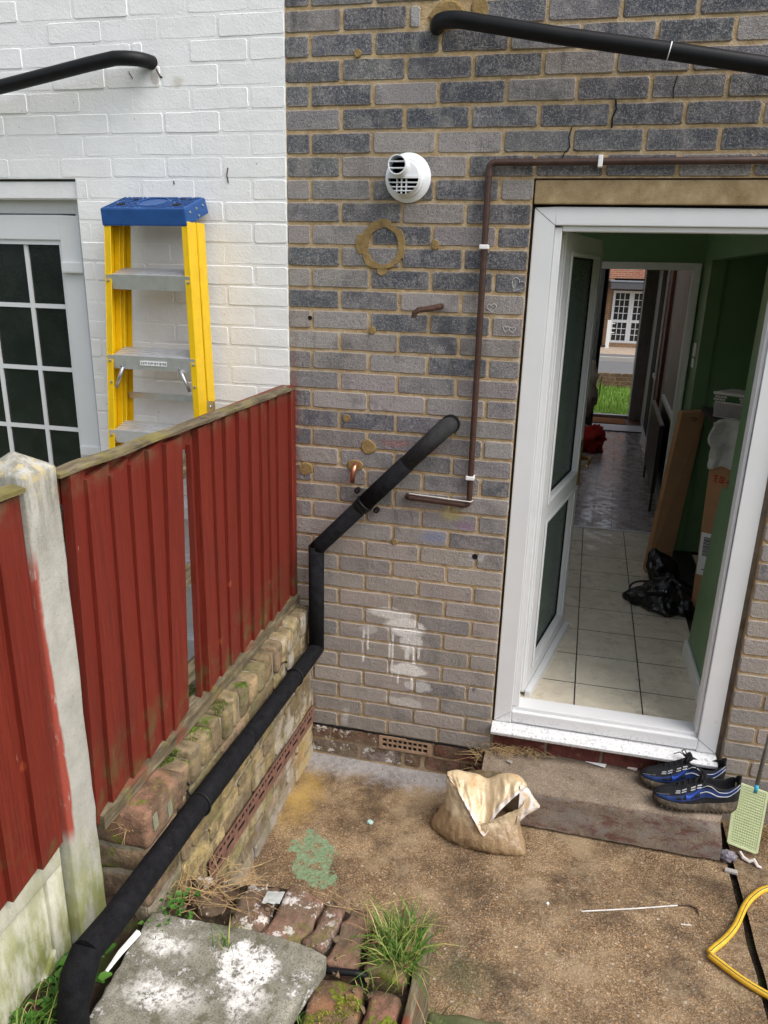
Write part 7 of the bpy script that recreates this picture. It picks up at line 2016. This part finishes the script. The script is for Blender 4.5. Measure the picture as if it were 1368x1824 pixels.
sheet("kerb", M['paving'], [(-30, 19.8, -0.115), (30, 19.8, -0.115), (30, 19.95, -0.115), (-30, 19.95, -0.115)], 0.5)
sheet("far_pavement", M['asphalt'], [(-30, 19.95, -0.125), (30, 19.95, -0.125), (30, 23.0, -0.33), (-30, 23.0, -0.33)], 0.5)
sheet("far_drive", simple("block_paving", (0.33, 0.26, 0.20), 0.9, 0.2, var=0.25, nscale=6), [(-30, 23.0, -0.33), (30, 23.0, -0.33), (30, 28.2, -0.52), (-30, 28.2, -0.52)], 0.5)
blades("spiky_plant", M['blade'], [(1.53, 11.0, 0.03, 0.07), (1.48, 10.6, 0.04, 0.06)], 70, 0.50, "spiky green daffodil leaves at the edge of the front lawn", "plant", 0.45, 0.011, seed=21)
# house across the street
oh = thing("facing_house", (3.5, 28, -0.5), "orange brick house across the street with white glazed doors under a flat canopy", "house")
HYo = 28.0
g = MB(); g.box(-5, 2.59, HYo, HYo + 6, -0.8, 2.0); g.box(3.95, 12, HYo, HYo + 6, -0.8, 2.0); g.box(2.59, 3.95, HYo + 1.0, HYo + 6, -0.8, 2.0)
g.build("lower_wall", M['far_brick2'], oh)
bx("upper_wall", M['far_brick'], oh, -5, 12, HYo - 0.01, HYo + 6, 2.001, 6.0)
MB().prism([(-5.4, HYo - .5, 5.95), (-5.4, HYo + 3, 8.2), (-5.4, HYo + 6.5, 5.95), (-5.4, HYo + 6.5, 6.1), (-5.4, HYo + 3, 8.35), (-5.4, HYo - .5, 6.1)], (17.8, 0, 0)).build("roof", M['roof'], oh)
MB().box(2.42, 9, HYo - 0.9, HYo + 0.001, 1.62, 1.86).build("canopy", simple("grey_canopy", (0.085, 0.085, 0.09), 0.6, 0.3), oh, bevel=0.02)
MB().box(2.40, 9, HYo - 0.92, HYo - 0.001, 1.861, 1.93).build("canopy_lead", simple("blue_grey_lead", (0.15, 0.17, 0.20), 0.5, 0.4), oh, bevel=0.02)
MB().tube([(2.33, HYo - .06, 6), (2.33, HYo - .06, -0.5)], 0.045, 8).build("downpipe", M['black'], oh, smooth=True)
def gdoor(xa, xb, z0, z1, rows_, cols_):
    d = MB(); y = HYo - 0.1; f = 0.085
    d.box(xa, xa + f, y, y + .1, z0, z1); d.box(xb - f, xb, y, y + .1, z0, z1); d.box(xa + f, xb - f, y, y + .1, z1 - f, z1); d.box(xa + f, xb - f, y, y + .1, z0, z0 + f)
    zm = z0 + (z1 - z0) * 0.42; d.box(xa + f, xb - f, y, y + .1, zm - .05, zm + .05)
    dr = d.build("glazed_door", M['upvc_in'], oh)
    for (za, zb, nr) in ((z0 + f, zm - .05, 3), (zm + .05, z1 - f, 4)):
        for i in range(cols_):
            for j in range(nr):
                wx, hz = (xb - xa - 2 * f) / cols_, (zb - za) / nr
                bx("pane", M['pane'], dr, xa + f + i * wx + .012, xa + f + (i + 1) * wx - .012, y + .03, y + .04, za + j * hz + .012, za + (j + 1) * hz - .012)
        bars = MB()
        for i in range(1, cols_): bars.box(xa + f + i * wx - .0119, xa + f + i * wx + .0119, y + .025, y + .045, za, zb)
        for j in range(1, nr): bars.box(xa + f, xb - f, y + .026, y + .044, za + j * hz - .0119, za + j * hz + .0119)
        bars.build("glazing_bar", M['upvc_in'], dr)
gdoor(2.60, 3.28, -0.36, 1.56, 4, 3); gdoor(3.285, 3.94, -0.36, 1.56, 4, 3)
bx("door_step", M['far_brick2'], oh, 2.59, 3.95, HYo - 0.12, HYo + 0.3, -0.52, -0.365)
gp_ = thing("gate_post", (2.52, 27.0, -0.5), "white painted gate post with hinges in front of the facing house", "post")
bx("post", M['gloss_white'], gp_, 2.43, 2.56, 26.4, 26.53, -0.55, 0.55)
for z in (0.42, 0.25, 0.10): bx("hinge", M['gloss_white'], gp_, 2.56, 2.70, 26.43, 26.48, z, z + .03)
